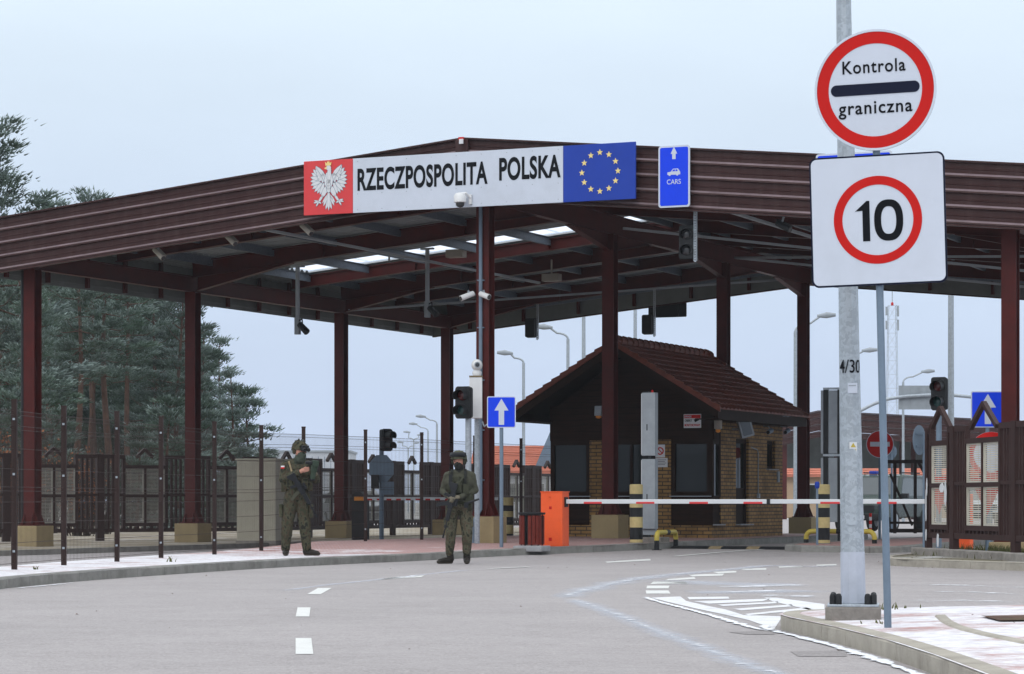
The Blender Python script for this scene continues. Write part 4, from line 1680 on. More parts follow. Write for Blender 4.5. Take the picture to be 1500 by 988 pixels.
for sg in (-1, 1):
    mb = MB()
    xe = (-OV - .06 if sg < 0 else HW + OV + .06)
    za_, zb_ = EZ - .02 - .04, RZ + .16
    rowsN = 12
    nd = 150
    for k in range(rowsN):
        f0, f1 = k / rowsN, (k + 1) / rowsN + .01
        vs = []
        for (f, lift) in ((f0, .0), (f0, .036), (f1, .016)):
            x = xe + (HWm - xe) * f
            z = za_ + (zb_ - za_) * f + lift
            for i in range(nd + 1):
                y = -VF - .03 + (HL + VF + VB + .06) * i / nd
                vs.append((x, y, z + (.015 * math.sin(2 * PI * y / .25) if lift > 0 else 0)))
        n1 = nd + 1
        fs = [(r * n1 + i, r * n1 + i + 1, (r + 1) * n1 + i + 1, (r + 1) * n1 + i) for r in range(2) for i in range(nd)]
        mb.add(vs, fs)
        for y in (-VF - .045, HL + VB + .045):   # closed verge ends
            xa_, xb_ = xe + (HWm - xe) * f0, xe + (HWm - xe) * f1
            z_a, z_b = za_ + (zb_ - za_) * f0, za_ + (zb_ - za_) * f1
            mb.hexa([(xa_, y - .02, z_a - .06), (xb_, y - .02, z_b - .06), (xb_, y + .02, z_b - .06), (xa_, y + .02, z_a - .06)],
                    [(xa_, y - .02, z_a + .085), (xb_, y - .02, z_b + .045), (xb_, y + .02, z_b + .045), (xa_, y + .02, z_a + .085)])
    mb.build('roof_tiles', 'tile', rf)
mb = MB()
y = -VF - .05
while y < HL + VB:
    mb.path([(HWm, y, RZ + .20), (HWm, y + .36, RZ + .185)], [.125, .105], 12)
    y += .33
mb.build('ridge_tiles', 'tile', rf)


# small things hanging on the guard house
def hw(px, py, y, out=0):
    """house-local x,z for a pixel on the front wall plane at local y"""
    t_, z_ = on_plane(px, py, HD0 + y)
    return t_ - HT0, z_ - HB


x, z = hw(1014, 617, .06)
k = thing('warning_sign', 'white and red monitored-site warning sign under the house gable', 'sign', P(HT0 + x, HD0 + .07, HB + z), -A)
mb = MB()
mb.prism(rrect(.40, .30, .01), 0, .012)
mb.build('panel', 'white', k)
mb = MB()
mb.box(-.19, .19, -.003, 0, .06, .135)
mb.build('stripe', 'sign_red', k)
text('lettering', 'UWAGA!', .16, .045, 'sign_white', k, (-.10, -.006, .098), bold=.02)
text('lettering', 'OBIEKT', .17, .05, 'ink', k, (-.09, -.003, .01), bold=.02)
text('lettering', 'MONITOROWANY', .36, .055, 'sign_red', k, (0, -.003, -.09), bold=.02)
mb = MB()
mb.prism([(.03, .03), (.15, .055), (.16, .02), (.10, -.01), (.06, -.03), (.05, .0)], -.004, 0)
mb.build('camera_symbol', 'ink', k)

x, z = hw(878, 603, .06)
k = thing('alarm_siren', 'grey alarm siren with orange lamp on the gable boards', 'siren', P(HT0 + x, HD0 - .0, HB + z), -A)
mb = MB()
mb.hexa([(-.08, -.06, -.10), (.08, -.06, -.10), (.08, .09, -.10), (-.08, .09, -.10)], [(-.085, -.02, .12), (.085, -.02, .12), (.085, .09, .12), (-.085, .09, .12)])
mb.build('body', 'grey_paint', k, bevel=.015)
mb = MB()
mb.lathe([(.065, -.10), (.06, -.14), (.02, -.16)], 12, (0, .01, 0))
mb.build('lamp_dome', 'orange_glow', k)
k = thing('alarm_siren', 'beige alarm siren with orange lamp at the house corner', 'siren', P(HT1 + .10, HD0 + .15, HB + gz(620, 55.5) - HB), -A)
mb = MB()
mb.lathe([(.05, -.12), (.085, -.1), (.09, .08), (.06, .12)], 14)
mb.build('body', 'cam_beige', k)
mb = MB()
mb.lathe([(.055, -.12), (.05, -.17), (.015, -.19)], 12)
mb.build('lamp_dome', 'orange_glow', k)

d_, z_ = on_tplane(1092, 627, HT1 + .35)
k = thing('flood_light', 'pale square flood light tilted on the house side wall', 'lamp', P(HT1 + .35, d_, z_), -A)
mb = MB()
mb.X = Matrix.Rotation(R(38), 4, 'Z') @ Matrix.Rotation(R(-16), 4, 'Y')
mb.prism(rrect(.30, .42, .03), -.05, .06)
mb.cur = 1
mb.prism(rrect(.22, .34, .02), -.055, -.05)
mb.build('lamp_head', ['grey_paint', 'car_glass'], k)
mb = MB()
mb.path([(0, .05, 0), (-.2, .12, -.02), (-.36, .12, -.02)], .02, 8)
mb.build('arm', 'grey_paint', k)
for (px, py, lab) in ((1128, 632, 'small grey camera under the eaves above the little window'), (1153, 632, 'dark camera at the back corner under the eaves')):
    d_, z_ = on_tplane(px, py, HT1 + .18)
    k = thing('wall_camera', lab, 'camera', P(HT1 + .18, d_, z_), -A)
    mb = MB()
    mb.path([(0, -.14, -.03), (0, .10, .02)], [.05, .055], 12)
    mb.build('body', 'bluegrey', k)
    mb = MB()
    mb.path([(0, -.15, -.032), (0, -.139, -.03)], .04, 12)
    mb.build('lens', 'lens', k)
    mb = MB()
    mb.path([(0, .03, .03), (-.05, .05, .11), (-.18, .06, .12)], .015, 6)
    mb.build('bracket', 'grey_paint', k)
x, z = hw(967, 661, 0.05)
k = thing('prohibition_sign', 'little white sign with red ring on the house brick pillar', 'sign', P(HT0 + x, HD0 + .05, HB + z), -A)
mb = MB()
mb.box(-.11, .11, 0, .008, -.14, .14)
mb.build('panel', 'white', k)
mb = MB()
mb.ring(.058, .085, -.004, -.001, 28)
mb.bar((-.045, -.0025, .045), (.045, -.0025, -.045), .003, .02, (1, 0, 1))
mb.build('ring', 'sign_red', k)
x, z = hw(969, 678, 0.05)
k = thing('notice_plate', 'small white notice plate below the ringed sign', 'sign', P(HT0 + x, HD0 + .05, HB + z), -A)
mb = MB()
mb.box(-.14, .14, 0, .008, -.1, .1)
mb.cur = 1
for i in range(4):
    mb.box(-.11, .11 - .03 * (i % 2), -.002, 0, .055 - i * .035, .065 - i * .035)
mb.build('panel', ['white', 'ink'], k)


# ================================================================== FOREGROUND SIGNS
sx_, sy_ = gx(1302, 18.0), 18.0
sz_ = floor(sx_, sy_)
rs_ = thing('road_sign', 'round border control sign above a square 10 limit sign on a thin pole', 'road sign', (sx_, sy_, sz_), 0)
mb = MB()
top = Vector((gx(1281, sy_) - sx_, 0.035, gz(60, sy_) - sz_))
mb.path([(0, .035, -.05), top], .026, 14)
mb.build('pole', 'bluegrey', rs_, smooth=50)
YAW, ROLL = R(-14), R(-1.5)


def sign_frame(px, py):
    return (gx(px, sy_) - sx_, 0, gz(py, sy_) - sz_)


c = sign_frame(1282, 132)
Dm = 176 / F * sy_
mb = MB()
mb.prism(circ(Dm / 2, 72), 0, .012)
mb.ring(Dm / 2 - .012, Dm / 2 + .004, -.006, .02, 72)
mb.cur = 1
mb.ring(Dm / 2 * .775, Dm / 2 - .013, -.003, 0, 72)
mb.cur = 2
mb.box(-.13, .13, .021, .035, .08, .12)
mb.box(-.13, .13, .021, .035, -.12, -.08)
pn = mb.build('round_panel', ['sign_white', 'sign_red', 'galv'], rs_, loc=c, rot=(0, ROLL, YAW))
mb = MB()
bl = Dm / 2 * .735
mb.prism(rrect(2 * bl, .078, .038, 8), -.004, 0)
mb.build('bar_symbol', 'ink_blue', pn, loc=(0, 0, .008))
text('lettering', 'Kontrola', .435, .09, 'ink', pn, (-.005, -.002, .165), bold=.012, spacing=1.12)
text('lettering', 'graniczna', .51, .115, 'ink', pn, (-.002, -.002, -.135), bold=.012, spacing=1.12)
c = sign_frame(1286, 322.5)
Wd, Hd = .935, .905
mb = MB()
mb.prism(rrect(Wd, Hd, .05, 8), -.004, .016)
mb.cur = 1
mb.prism(rrect(Wd - .024, Hd - .024, .042, 8), -.007, -.004)
mb.cur = 2
mb.box(-.3, .3, .017, .034, .2, .24)
mb.box(-.3, .3, .017, .034, -.24, -.2)
pq = mb.build('square_panel', ['ink_blue', 'sign_white', 'galv'], rs_, loc=c, rot=(0, ROLL, YAW))
mb = MB()
mb.ring(.245, .305, -.010, -.007, 72)
mb.build('ring_symbol', 'sign_red', pq, loc=(0, 0, .0))
# figures 1 and 0
mb = MB()
mb.prism([(-.155, .065), (-.075, .135), (-.055, .135), (-.055, -.145), (-.105, -.145), (-.105, .068), (-.155, .068 - .0)], -.010, -.007)
n = 40
out = [(.075 + .10 * math.copysign(abs(math.cos(a)) ** .8, math.cos(a)), -.005 + .143 * math.copysign(abs(math.sin(a)) ** .85, math.sin(a))) for a in [2 * PI * k / n for k in range(n)]]
inn = [(.075 + .052 * math.copysign(abs(math.cos(a)) ** .8, math.cos(a)), -.005 + .096 * math.copysign(abs(math.sin(a)) ** .85, math.sin(a))) for a in [2 * PI * k / n for k in range(n)]]
vs = [(x, y, z) for y in (-.010, -.007) for x, z in out] + [(x, y, z) for y in (-.010, -.007) for x, z in inn]
fs = []
for k in range(n):
    k2 = (k + 1) % n
    fs += [(k, k2, 2 * n + k2, 2 * n + k), (k, k2, n + k2, n + k), (2 * n + k, 2 * n + k2, 3 * n + k2, 3 * n + k)]
mb.add(vs, fs)
mb.build('figures', 'ink', pq)

# ---------------------------------------------------------------- tapered lamp pole
lx, ly = gx(1250, 19.35), 19.35
lz = floor(lx, ly)
lp = thing('lamp_post', 'thick galvanised lamp pole marked 4/30 bolted to a concrete foot', 'lamp post', (lx, ly, lz), R(-8))
mb = MB()
mb.box(-.205, .205, -.2, .2, -.1, .095)
mb.build('concrete_foot', 'concrete', lp, bevel=.012)
lean = -0.016


def pr(z):
    return .092 - (.092 - .054) * min(1, z / 4.75) * 1.0 if z < 4.75 else .054 - (z - 4.75) * .004


mb = MB()
zs_ = [.115, .5, 1.0, 2.0, 3.0, 4.75, 8.5]
mb.path([(lean * (z - .115), 0, z) for z in zs_], [pr(z) for z in zs_], 10)
pole = mb.build('pole', 'galv', lp, smooth=20)
mb = MB()
mb.path([(lean * (z - .115), 0, z) for z in (.118, .5)], [pr(.118) + .002, pr(.5) + .002], 10)
mb.build('foot_coat', 'pole_low', pole, smooth=20)
mb = MB()
mb.prism(rrect(.40, .40, .02), -.20, .20) if False else mb.box(-.19, .19, -.19, .19, .096, .114)
bpz = mb.build('base_plate', 'galv', lp, bevel=.004)
for ax, ay in ((-.15, -.15), (.15, -.15), (-.15, .15), (.15, .15), (-.095, -.165), (.095, -.165)):
    if abs(ax) < .1:
        ax, ay = ax * 1.12, ay
    m_ = MB()
    m_.lathe([(.024, 0), (.024, .055), (.017, .075), (.005, .08)], 12, (ax, ay, .115))
    m_.build('bolt_cap', 'black', bpz, smooth=40)
mb = MB()
zc0, zc1 = 1.02 - lz + .15, 1.5 - lz + .15
zd = [gz(770, ly) - lz, gz(658, ly) - lz]
mb.prism(rrect(.085, zd[1] - zd[0], .03, 6, lean * zd[0] - .005, (zd[0] + zd[1]) / 2), -pr(zd[0]) - .004, -pr(zd[0]) + .03)
mb.build('access_door', 'galv', lp, bevel=.004)
zz = gz(668, ly) - lz
mb = MB()
mb.box(-.028, .028, -pr(zz) - .004, -pr(zz) + .02, zz - .03 + .05, zz + .05 + .05)
mb.cur = 1
mb.prism([(-.02, zz + .062), (.02, zz + .062), (0, zz + .095)], -pr(zz) - .006, -pr(zz) - .004)
mb.box(-.022, .022, -pr(zz) - .006, -pr(zz) - .004, zz + .027, zz + .048)
mb.build('warning_sticker', ['white', 'yellow'], lp)
zz = gz(569, ly) - lz
mb = MB()
mb.box(-.04, .03, -pr(zz) - .003, -pr(zz) + .02, zz - .04, zz + .035)
mb.cur = 1
mb.box(-.034, .02, -pr(zz) - .0045, -pr(zz) - .003, zz + .012, zz + .02)
mb.build('paper_sticker', ['sign_white', 'grey_paint'], lp)
# number wrapped round the pole
zz = gz(537.5, ly) - lz
me = text_mesh('4/30', .185, .098, .004, .003)
bm = bmesh.new()
bm.from_mesh(me)
bmesh.ops.triangulate(bm, faces=bm.faces)
bmesh.ops.subdivide_edges(bm, edges=bm.edges, cuts=2, use_grid_fill=True)
rr = pr(zz) + .0035
for v in bm.verts:
    a = (v.co.x + .008) / rr
    y = v.co.y
    v.co = Vector((rr * math.sin(a) + lean * zz, -(rr - y * .5) * math.cos(a), v.co.z))
bm.to_mesh(me)
bm.free()
me.materials.clear()
me.materials.append(M['ink'])
o = bpy.data.objects.new('pole_number', me)
COL.objects.link(o)
o.parent = lp
o.location = (0, 0, zz)

# ================================================================== LANE FURNITURE
# ---- barriers


def barrier_arm(mb_, x0, x1, z, w, h, stripes, first=.35, pitch=1.02, red=.36):
    mb_.prism([(x0, z - h / 2), (x1, z - h / 2), (x1, z + h / 2), (x0, z + h / 2)], -w / 2, w / 2)
    mb_.cur = 1
    x = x0 + first
    while x < x1 - .1:
        xe = min(x + red, x1 - .01)
        mb_.box(x, xe, -w / 2 - .002, w / 2 + .002, z - h / 2 - .002, z - h * .02)
        x += pitch
    mb_.cur = 0
    return mb_


bx, by = gx(811, 47.5), 47.5
bz = floor(bx, by)
ba = thing('barrier_gate', 'orange barrier cabinet holding the white and red lane arm', 'barrier', (bx, by, bz), -A)
mb = MB()
mb.box(-.19, .24, -.16, .16, 0, 1.0)
bc = mb.build('cabinet', 'orange', ba, bevel=.012)
mb = MB()
mb.box(-.20, .25, -.17, .17, .985, 1.005)
mb.build('cabinet_lid', 'orange', bc, bevel=.004)
mb = MB()
mb.box(-.02, .03, -.165, -.16, .68, .73)
mb.lathe([(.02, 0), (.02, .004)], 10, (.0, -.163, .9))
mb.box(-.03, .03, -.164, -.16, .1, .16)
mb.build('lock_plate', 'sign_red', bc)
mb = MB()
mb.X = Matrix.Translation((.0, .0, 0))
barrier_arm(mb, .255, 4.1, 1.0 - bz, .06, .08, 4)
arm = mb.build('arm', ['white', 'flag_red'], ba, bevel=.008)
mb = MB()
mb.box(.2, .262, -.07, .07, .72, .90)
mb.build('arm_clamp', 'black', ba)
mb = MB()
mb.box(4.1, 4.16, -.035, .035, .95 - bz, 1.05 - bz)
mb.build('arm_tip', 'black', arm)

q0 = P(20.0, -1.3)
bz = floor(q0.x, q0.y)
bb = thing('barrier_gate', 'second white and red barrier arm with its orange cabinet behind the paling', 'barrier', (q0.x, q0.y, bz), -A)
mb = MB()
mb.box(-.22, .03, -.14, .14, 0, 1.0)
mb.build('cabinet', 'orange', bb, bevel=.012)
mb = MB()
hz_ = 1.0 - bz
barrier_arm(mb, -3.6, -.23, hz_, .06, .08, 4, first=.95)
ar2 = mb.build('arm', ['white', 'flag_red'], bb, bevel=.008)
mb = MB()
mb.box(-3.65, -3.6, -.035, .035, hz_ - .045, hz_ + .045)
mb.build('arm_tip', 'tan_strap', ar2)

# left lane barrier with a grey housing
hx, hy = gx(528, 63.0), 63.0
hz = floor(hx, hy)
bl_ = thing('barrier_gate', 'thin striped barrier with dark round-topped housing in the fenced far lane', 'barrier', (hx, hy, hz), -A)
mb = MB()
mb.prism([(-.17, 0), (.17, 0), (.17, 1.0), (.13, 1.12), (.05, 1.17), (-.05, 1.17), (-.13, 1.12), (-.17, 1.0)], -.15, .15)
mb.build('housing', 'black', bl_, bevel=.01)
mb = MB()
mb.X = Matrix.Translation((0, -.2, 0))
barrier_arm(mb, .2, 3.75, 1.0, .05, .075, 8, first=.1, pitch=.26, red=.13)
mb.build('arm', ['white', 'sign_red'], bl_)
mb = MB()
mb.box(-.05, .2, -.245, -.155, .95, 1.05)
mb.build('arm_clamp', 'orange_glow', bl_, bevel=.01)


# ---- striped bollards
def bollard(x, y, label, h=1.11, r=.125):
    z = floor(x, y)
    b = thing('bollard', label, 'bollard', (x, y, z), 0, 'black and yellow striped bollards')
    bands = [(0, .085, 1), (.085, .31, 0), (.31, .535, 1), (.535, .76, 0) if False else (.535, .74, 0), (.74, .915, 1) if False else (.74, .93, 0) if False else (.74, .74, 0)]
    m_ = MB()
    zs2 = [0, .07, .30, .52, .745, .745, .96, h]
    segs = [(0, .07, 1), (.07, .30, 0), (.30, .50, 1), (.50, .68, 0), (.68, .81, 1), (.81, .94, 0), (.94, h, 1)]
    for a, c_, w in segs:
        m_.cur = w
        rr_ = r + (.002 if w else 0)
        m_.lathe([(rr_, a), (rr_, c_ - .0005)], 24)
    m_.cur = 1
    m_.lathe([(r, h - .0005), (r * .9, h + .012), (r * .3, h + .016)], 24)
    m_.build('post', ['black', 'cream'], b, smooth=40)
    m_ = MB()
    m_.lathe([(r + .02, 0), (r + .02, .012)], 24)
    m_.build('base_ring', 'concrete', b)
    return b


bollard(gx(932, 49.6), 49.6, 'black and yellow bollard in front of the guard house beside the closer barrier')
bollard(gx(1206, 49.2), 49.2, 'black and yellow bollard on the narrow island left of the lamp pole')
bollard(gx(744, 58.5), 58.5, 'black and yellow bollard half hidden behind the fenced column plinth')


def hoop(p, q, label, h=.33, r=.048):
    z = floor(*p[:2])
    o_ = thing('hoop_guard', label, 'guard rail', (p[0], p[1], z), 0, 'black and yellow hoop guards')
    d = Vector((q[0] - p[0], q[1] - p[1], 0))
    L = d.length
    d.normalize()
    mp_ = [(0, 0, 0), (0, 0, h - .12), (0, 0, h - .04)]
    pts = [Vector((0, 0, 0)), Vector((0, 0, h * .55))]
    pts2 = [Vector((0, 0, h * .55))]
    for k_ in range(7):
        a = PI / 2 * k_ / 6
        pts2.append(d * (.12 - .12 * math.cos(a)) + Vector((0, 0, h - .12 + .12 * math.sin(a))))
    m_ = MB()
    m_.path(pts, r, 12)
    m_.path([v + d * 0 for v in (d * L, d * L + Vector((0, 0, h * .55)))], r, 12)
    m_.path([d * (L * .45) + Vector((0, 0, h)), d * (L * .62) + Vector((0, 0, h))], r + .001, 12)
    m_.cur = 1
    m_.path(pts2 + [d * (L * .45) + Vector((0, 0, h))], r, 12)
    far = [Vector((v.dot(d) * -1 + L, 0, v.z)) for v in pts2]
    m_.path([d * v.x + Vector((0, 0, v.z)) for v in far] + [d * (L * .62) + Vector((0, 0, h))], r, 12)
    m_.build('tube', ['black', 'yellow'], o_, smooth=50)
    m_ = MB()
    for e in (Vector((0, 0, 0)), d * L):
        m_.box(e.x - .09, e.x + .09, e.y - .09, e.y + .09, 0, .012)
    m_.build('base_plate', 'black', o_)
    return o_


pa = (gx(962, 48.9), 48.9)
hoop(pa, (gx(990, 50.3), 50.3), 'small black and yellow hoop guard below the ticket terminal by the house')
hoop((gx(1181, 49.9), 49.9), (gx(1281, 49.3), 49.3), 'wide black and yellow hoop guard behind the lamp pole island bollard', .34)

# ---- grey terminals on black posts
tx, ty = gx(955, 50.6), 50.6
tz_ = floor(tx, ty)
tm = thing('driver_terminal', 'tall grey two-box driver terminal on black post before the house', 'terminal', (tx, ty, tz_), -A - R(6))
zt0, zt1, zm0, zm1 = gz(775, ty) - tz_, gz(576, ty) - tz_, gz(673, ty) - tz_, gz(668, ty) - tz_
mb = MB()
mb.box(-.18, -.06, -.05, .07, 0, zt1 + .03)
mb.build('post', 'black', tm)
for a, c_ in ((zt0, zm0), (zm1, zt1)):
    m_ = MB()
    m_.box(-.13, .16, -.19, -.052, a, c_)
    m_.cur = 1
    m_.box(-.135, -.12, -.2, -.19, a + .02, c_ - .02)
    m_.cur = 2
    m_.box(-.02, .0, -.2, -.19, a + (c_ - a) * .4, a + (c_ - a) * .5)
    m_.build('box', ['grey_paint', 'white', 'black'], tm, bevel=.01)
mb = MB()
mb.box(-.15, .14, -.14, -.06, zt0 - .12, zt0 - .002)
mb.build('lower_box', 'grey_paint', tm, bevel=.008)
mb = MB()
mb.box(-.28, .3, -.22, .18, -.1, .10)
mb.build('foot', 'concrete', tm, bevel=.02)
mb = MB()
mb.lathe([(.02, 0), (.02, .04), (.008, .055)], 10, (.06, -.1, zt1))
mb.build('indicator', 'sign_red', tm)
tx, ty = gx(1215, 52.2), 52.2
tz_ = floor(tx, ty)
tm = thing('driver_terminal', 'grey two-box driver terminal seen edge-on beside the lamp pole', 'terminal', (tx, ty, tz_), -A + R(8))
zt1, zb1, zm0, zm1 = gz(570, ty) - tz_, gz(765, ty) - tz_, gz(671, ty) - tz_, gz(665, ty) - tz_
mb = MB()
mb.box(-.115, -.02, -.05, .08, 0, zt1)
mb.box(.17, .22, -.05, .08, 0, zt1)
mb.build('post', 'black', tm)
for a, c_ in ((zb1, zm0), (zm1, zt1 - .03)):
    m_ = MB()
    m_.box(-.019, .169, -.04, .22, a, c_)
    m_.box(-.17, -.117, -.04, .22, a, c_)
    m_.build('box', 'grey_paint', tm, bevel=.008)
mb = MB()
for z_ in (zt1 - .02, zm0 + .03):
    mb.box(-.12, .23, -.065, -.05, z_, z_ + .045)
mb.build('clamp', 'galv', tm)
# ---- thin pole with a small camera head next to the second bollard
px_, py_ = gx(1197, 48.4), 48.4
k = thing('sensor_post', 'thin grey sensor post with blue head beside the island bollard', 'sensor', (px_, py_, floor(px_, py_)))
mb = MB()
mb.path([(0, 0, 0), (0, 0, 1.08)], .022, 10)
mb.build('post', 'bluegrey', k)
mb = MB()
mb.lathe([(.03, 1.05), (.045, 1.08), (.045, 1.15), (.03, 1.18)], 12)
mb.build('head', 'flag_blue', k)

# ---- litter bin
bx, by = gx(779, 46.6), 46.6
k = thing('litter_bin', 'dark litter bin with red slats on a grey slab', 'litter bin', (bx, by, floor(bx, by)), R(-20))
mb = MB()
mb.box(-.27, .27, -.26, .26, -.06, .045)
mb.build('slab', 'slab', k, bevel=.015)
mb = MB()
for a in range(10):
    an = 2 * PI * a / 10
    mb.bar((.2 * math.cos(an), .2 * math.sin(an), .05), (.2 * math.cos(an), .2 * math.sin(an), .60), .03, .012, (math.cos(an), math.sin(an), 0))
mb.lathe([(.17, .06), (.17, .6)], 20)
mb.build('frame', 'black', k)
mb = MB()
for a in range(20):
    an = 2 * PI * (a + .5) / 20
    r_ = .215
    if a % 5 == 4:
        continue
    mb.bar((r_ * math.cos(an), r_ * math.sin(an), .065), (r_ * math.cos(an), r_ * math.sin(an), .585), .060, .022, (math.cos(an), math.sin(an), 0))
mb.build('slats', 'bin_red', k)
mb = MB()
mb.lathe([(.235, .60), (.245, .615), (.245, .64), (.17, .645)], 24)
mb.build('rim', 'black', k)


# ---- blue arrow signs
def arrow_sign(px, py, w_px, h_px, Y, label, foot_px, rot=0.0, pole_off=.05):
    x, y = gx(px, Y), Y
    z = floor(x, y) if foot_px else g(x, y)
    k = thing('arrow_sign', label, 'road sign', (x, y, z), rot, 'blue one-way arrow signs')
    w, h = w_px / F * Y, h_px / F * Y
    cz = gz(py, Y) - z
    m_ = MB()
    m_.prism(rrect(w, h, .03), 0, .015)
    m_.cur = 1
    m_.prism(rrect(w - .035, h - .035, .02), -.004, 0)
    pn_ = m_.build('panel', ['sign_white', 'sign_blue'], k, loc=(0, 0, cz))
    m_ = MB()
    s = h / 138
    m_.prism([(0, 59 * s), (31 * s, 7 * s), (12 * s, 7 * s), (12 * s, -56 * s), (-12 * s, -56 * s), (-12 * s, 7 * s), (-31 * s, 7 * s)], -.008, -.004)
    m_.build('arrow', 'sign_white', pn_)
    m_ = MB()
    m_.path([(0, pole_off, 0), (0, pole_off, cz + h * .3)], .035, 12)
    m_.build('pole', 'bluegrey', k, smooth=50)
    return k


arrow_sign(734.5, 604, 42, 46, 46.9, 'blue arrow sign on grey post in front of the maroon column', True)
k2 = arrow_sign(1447, 600, 49, 53, 46.0, 'blue arrow sign rising behind the brown paling beside a red column', True)
# round ringed sign below it, and two red triangle plates just behind the paling
yt = thing('round_sign', 'white round sign with red ring seen through the paling windows', 'road sign', (gx(1452, 45.6), 45.6, floor(gx(1452, 45.6), 45.6)))
mb = MB()
mb.prism(circ(.40, 48), 0, .012)
mb.cur = 1
mb.ring(.31, .398, -.004, -.001, 48)
mb.build('panel', ['sign_white', 'sign_red'], yt, loc=(0, 0, gz(661, 45.6) - .2))
mb = MB()
mb.path([(0, .04, 0), (0, .04, gz(650, 45.6) - .2)], .03, 10)
mb.build('pole', 'bluegrey', yt)
for (px, py, Y, wp, lab) in ((1446, 728, 41.2, 50, 'red downward triangle plate behind the wide paling window'), (1376, 726, 44.0, 34, 'red downward triangle plate behind the narrow paling bay')):
    x = gx(px, Y)
    k = thing('triangle_plate', lab, 'road sign', (x, Y, floor(x, Y)))
    w2, h2 = wp / F * Y / 2, 56 / F * Y / 2
    mb = MB()
    mb.prism([(-w2, h2), (w2, h2), (0, -h2)], 0, .012)
    mb.build('panel', 'sign_red', k, loc=(0, 0, gz(py, Y) - floor(x, Y)))
    mb = MB()
    mb.path([(0, .04, 0), (0, .04, gz(py, Y) - floor(x, Y) + h2 * .8)], .022, 10)
    mb.build('stake', 'bluegrey', k)


# ---- traffic lights
def light_head(parent, c, rot, w=.30, h=.72, lit=('lens_red', 'lens_green'), hood=.22):
    m_ = MB()
    m_.prism(rrect(w, h, .05), -.02, .15)
    m_.cur = 1
    m_.prism(rrect(w + .02, h + .02, .05), .02, .03)
    hd = m_.build('head', ['black', 'black'], parent, loc=c, rot=(0, 0, rot), bevel=.01)
    for i, zc in enumerate((h * .24, -h * .24)):
        m2 = MB()
        n_ = 20
        r_ = min(w * .40, h * .2)
        m2.X = Matrix.Translation((0, -.02, zc))
        vs, fs = [], []
        for (rr_, yy, zz_) in ((r_, 0, 0), (r_ * .97, -hood, -.02)):
            for j in range(n_ + 1):
                a = -PI * .22 + (PI * 1.44) * j / n_
                vs.append((rr_ * math.cos(a), yy, rr_ * math.sin(a) + zz_))
        for (rr_, yy, zz_) in ((r_ * .94, -hood, -.02), (r_ * .96, 0, 0)):
            for j in range(n_ + 1):
                a = -PI * .22 + (PI * 1.44) * j / n_
                vs.append((rr_ * math.cos(a), yy, rr_ * math.sin(a) + zz_))
        for s_ in range(3):
            for j in range(n_):
                b_ = s_ * (n_ + 1) + j
                fs.append((b_, b_ + 1, b_ + n_ + 2, b_ + n_ + 1))
        m2.add(vs, fs)
        m2.build('visor', 'black', hd)
        m2 = MB()
        m2.X = Matrix.Translation((0, -.021, zc)) @ Matrix.Rotation(PI / 2, 4, 'X')
        m2.lathe([(r_ * .92, 0), (r_ * .8, .03), (r_ * .45, .05), (.01, .056)], 20)
        m2.build('lens', lit[i], hd, smooth=60)
    return hd


Y = 48.2
x = gx(686, Y)
k = thing('traffic_light', 'two-lamp traffic light on a galvanised post beside the white camera', 'traffic light', (x, Y, floor(x, Y)))
mb = MB()
z1 = gz(605, Y) - floor(x, Y)
mb.path([(0, .1, 0), (0, .1, z1)], .057, 14)
mb.build('pole', 'galv', k, smooth=50)
light_head(k, (gx(678, Y) - x, -.05, gz(590, Y) - floor(x, Y)), R(-20), .29, .58)
Yc = 48.6
x = gx(697, Yc)
z0 = floor(x, Yc)
k = thing('camera_cabinet', 'white cabinet topped by a round white swivel camera', 'camera', (x, Yc, z0))
mb = MB()
mb.box(-.12, .12, .0, .22, gz(613, Yc) - z0, gz(553, Yc) - z0)
mb.build('cabinet', 'cam_white', k, bevel=.01)
mb = MB()
mb.box(-.125, .125, -.005, .225, gz(552.5, Yc) - z0, gz(550.5, Yc) - z0)
mb.build('lid', 'tan_strap', k)
zc = gz(538, Yc) - z0
mb = MB()
mb.lathe([(.075, -.16), (.09, -.10), (.07, -.06)], 16, (.02, .1, zc))
mb.ball((.02, .08, zc + .04), .105, 12, (1, 1, 1.05))
mb.build('camera_ball', 'cam_white', k, smooth=50)
mb = MB()
mb.X = Matrix.Translation((.03, -.02, zc + .04)) @ Matrix.Rotation(PI / 2, 4, 'X')
mb.lathe([(.058, -.02), (.058, .015)], 16)
mb.cur = 1
mb.lathe([(.04, .015), (.035, .022), (.01, .024)], 16)
mb.build('camera_eye', ['grey_paint', 'lens'], k)
mb = MB()
mb.path([(.02, .25, gz(600, Yc) - z0), (.02, .25, 0)], .05, 10)
mb.path([(.12, .1, gz(618, Yc) - z0), (.16, .05, gz(625, Yc) - z0), (.24, .05, gz(620, Yc) - z0), (.28, .12, gz(608, Yc) - z0)], .016, 8)
mb.build('pole', 'galv', k)

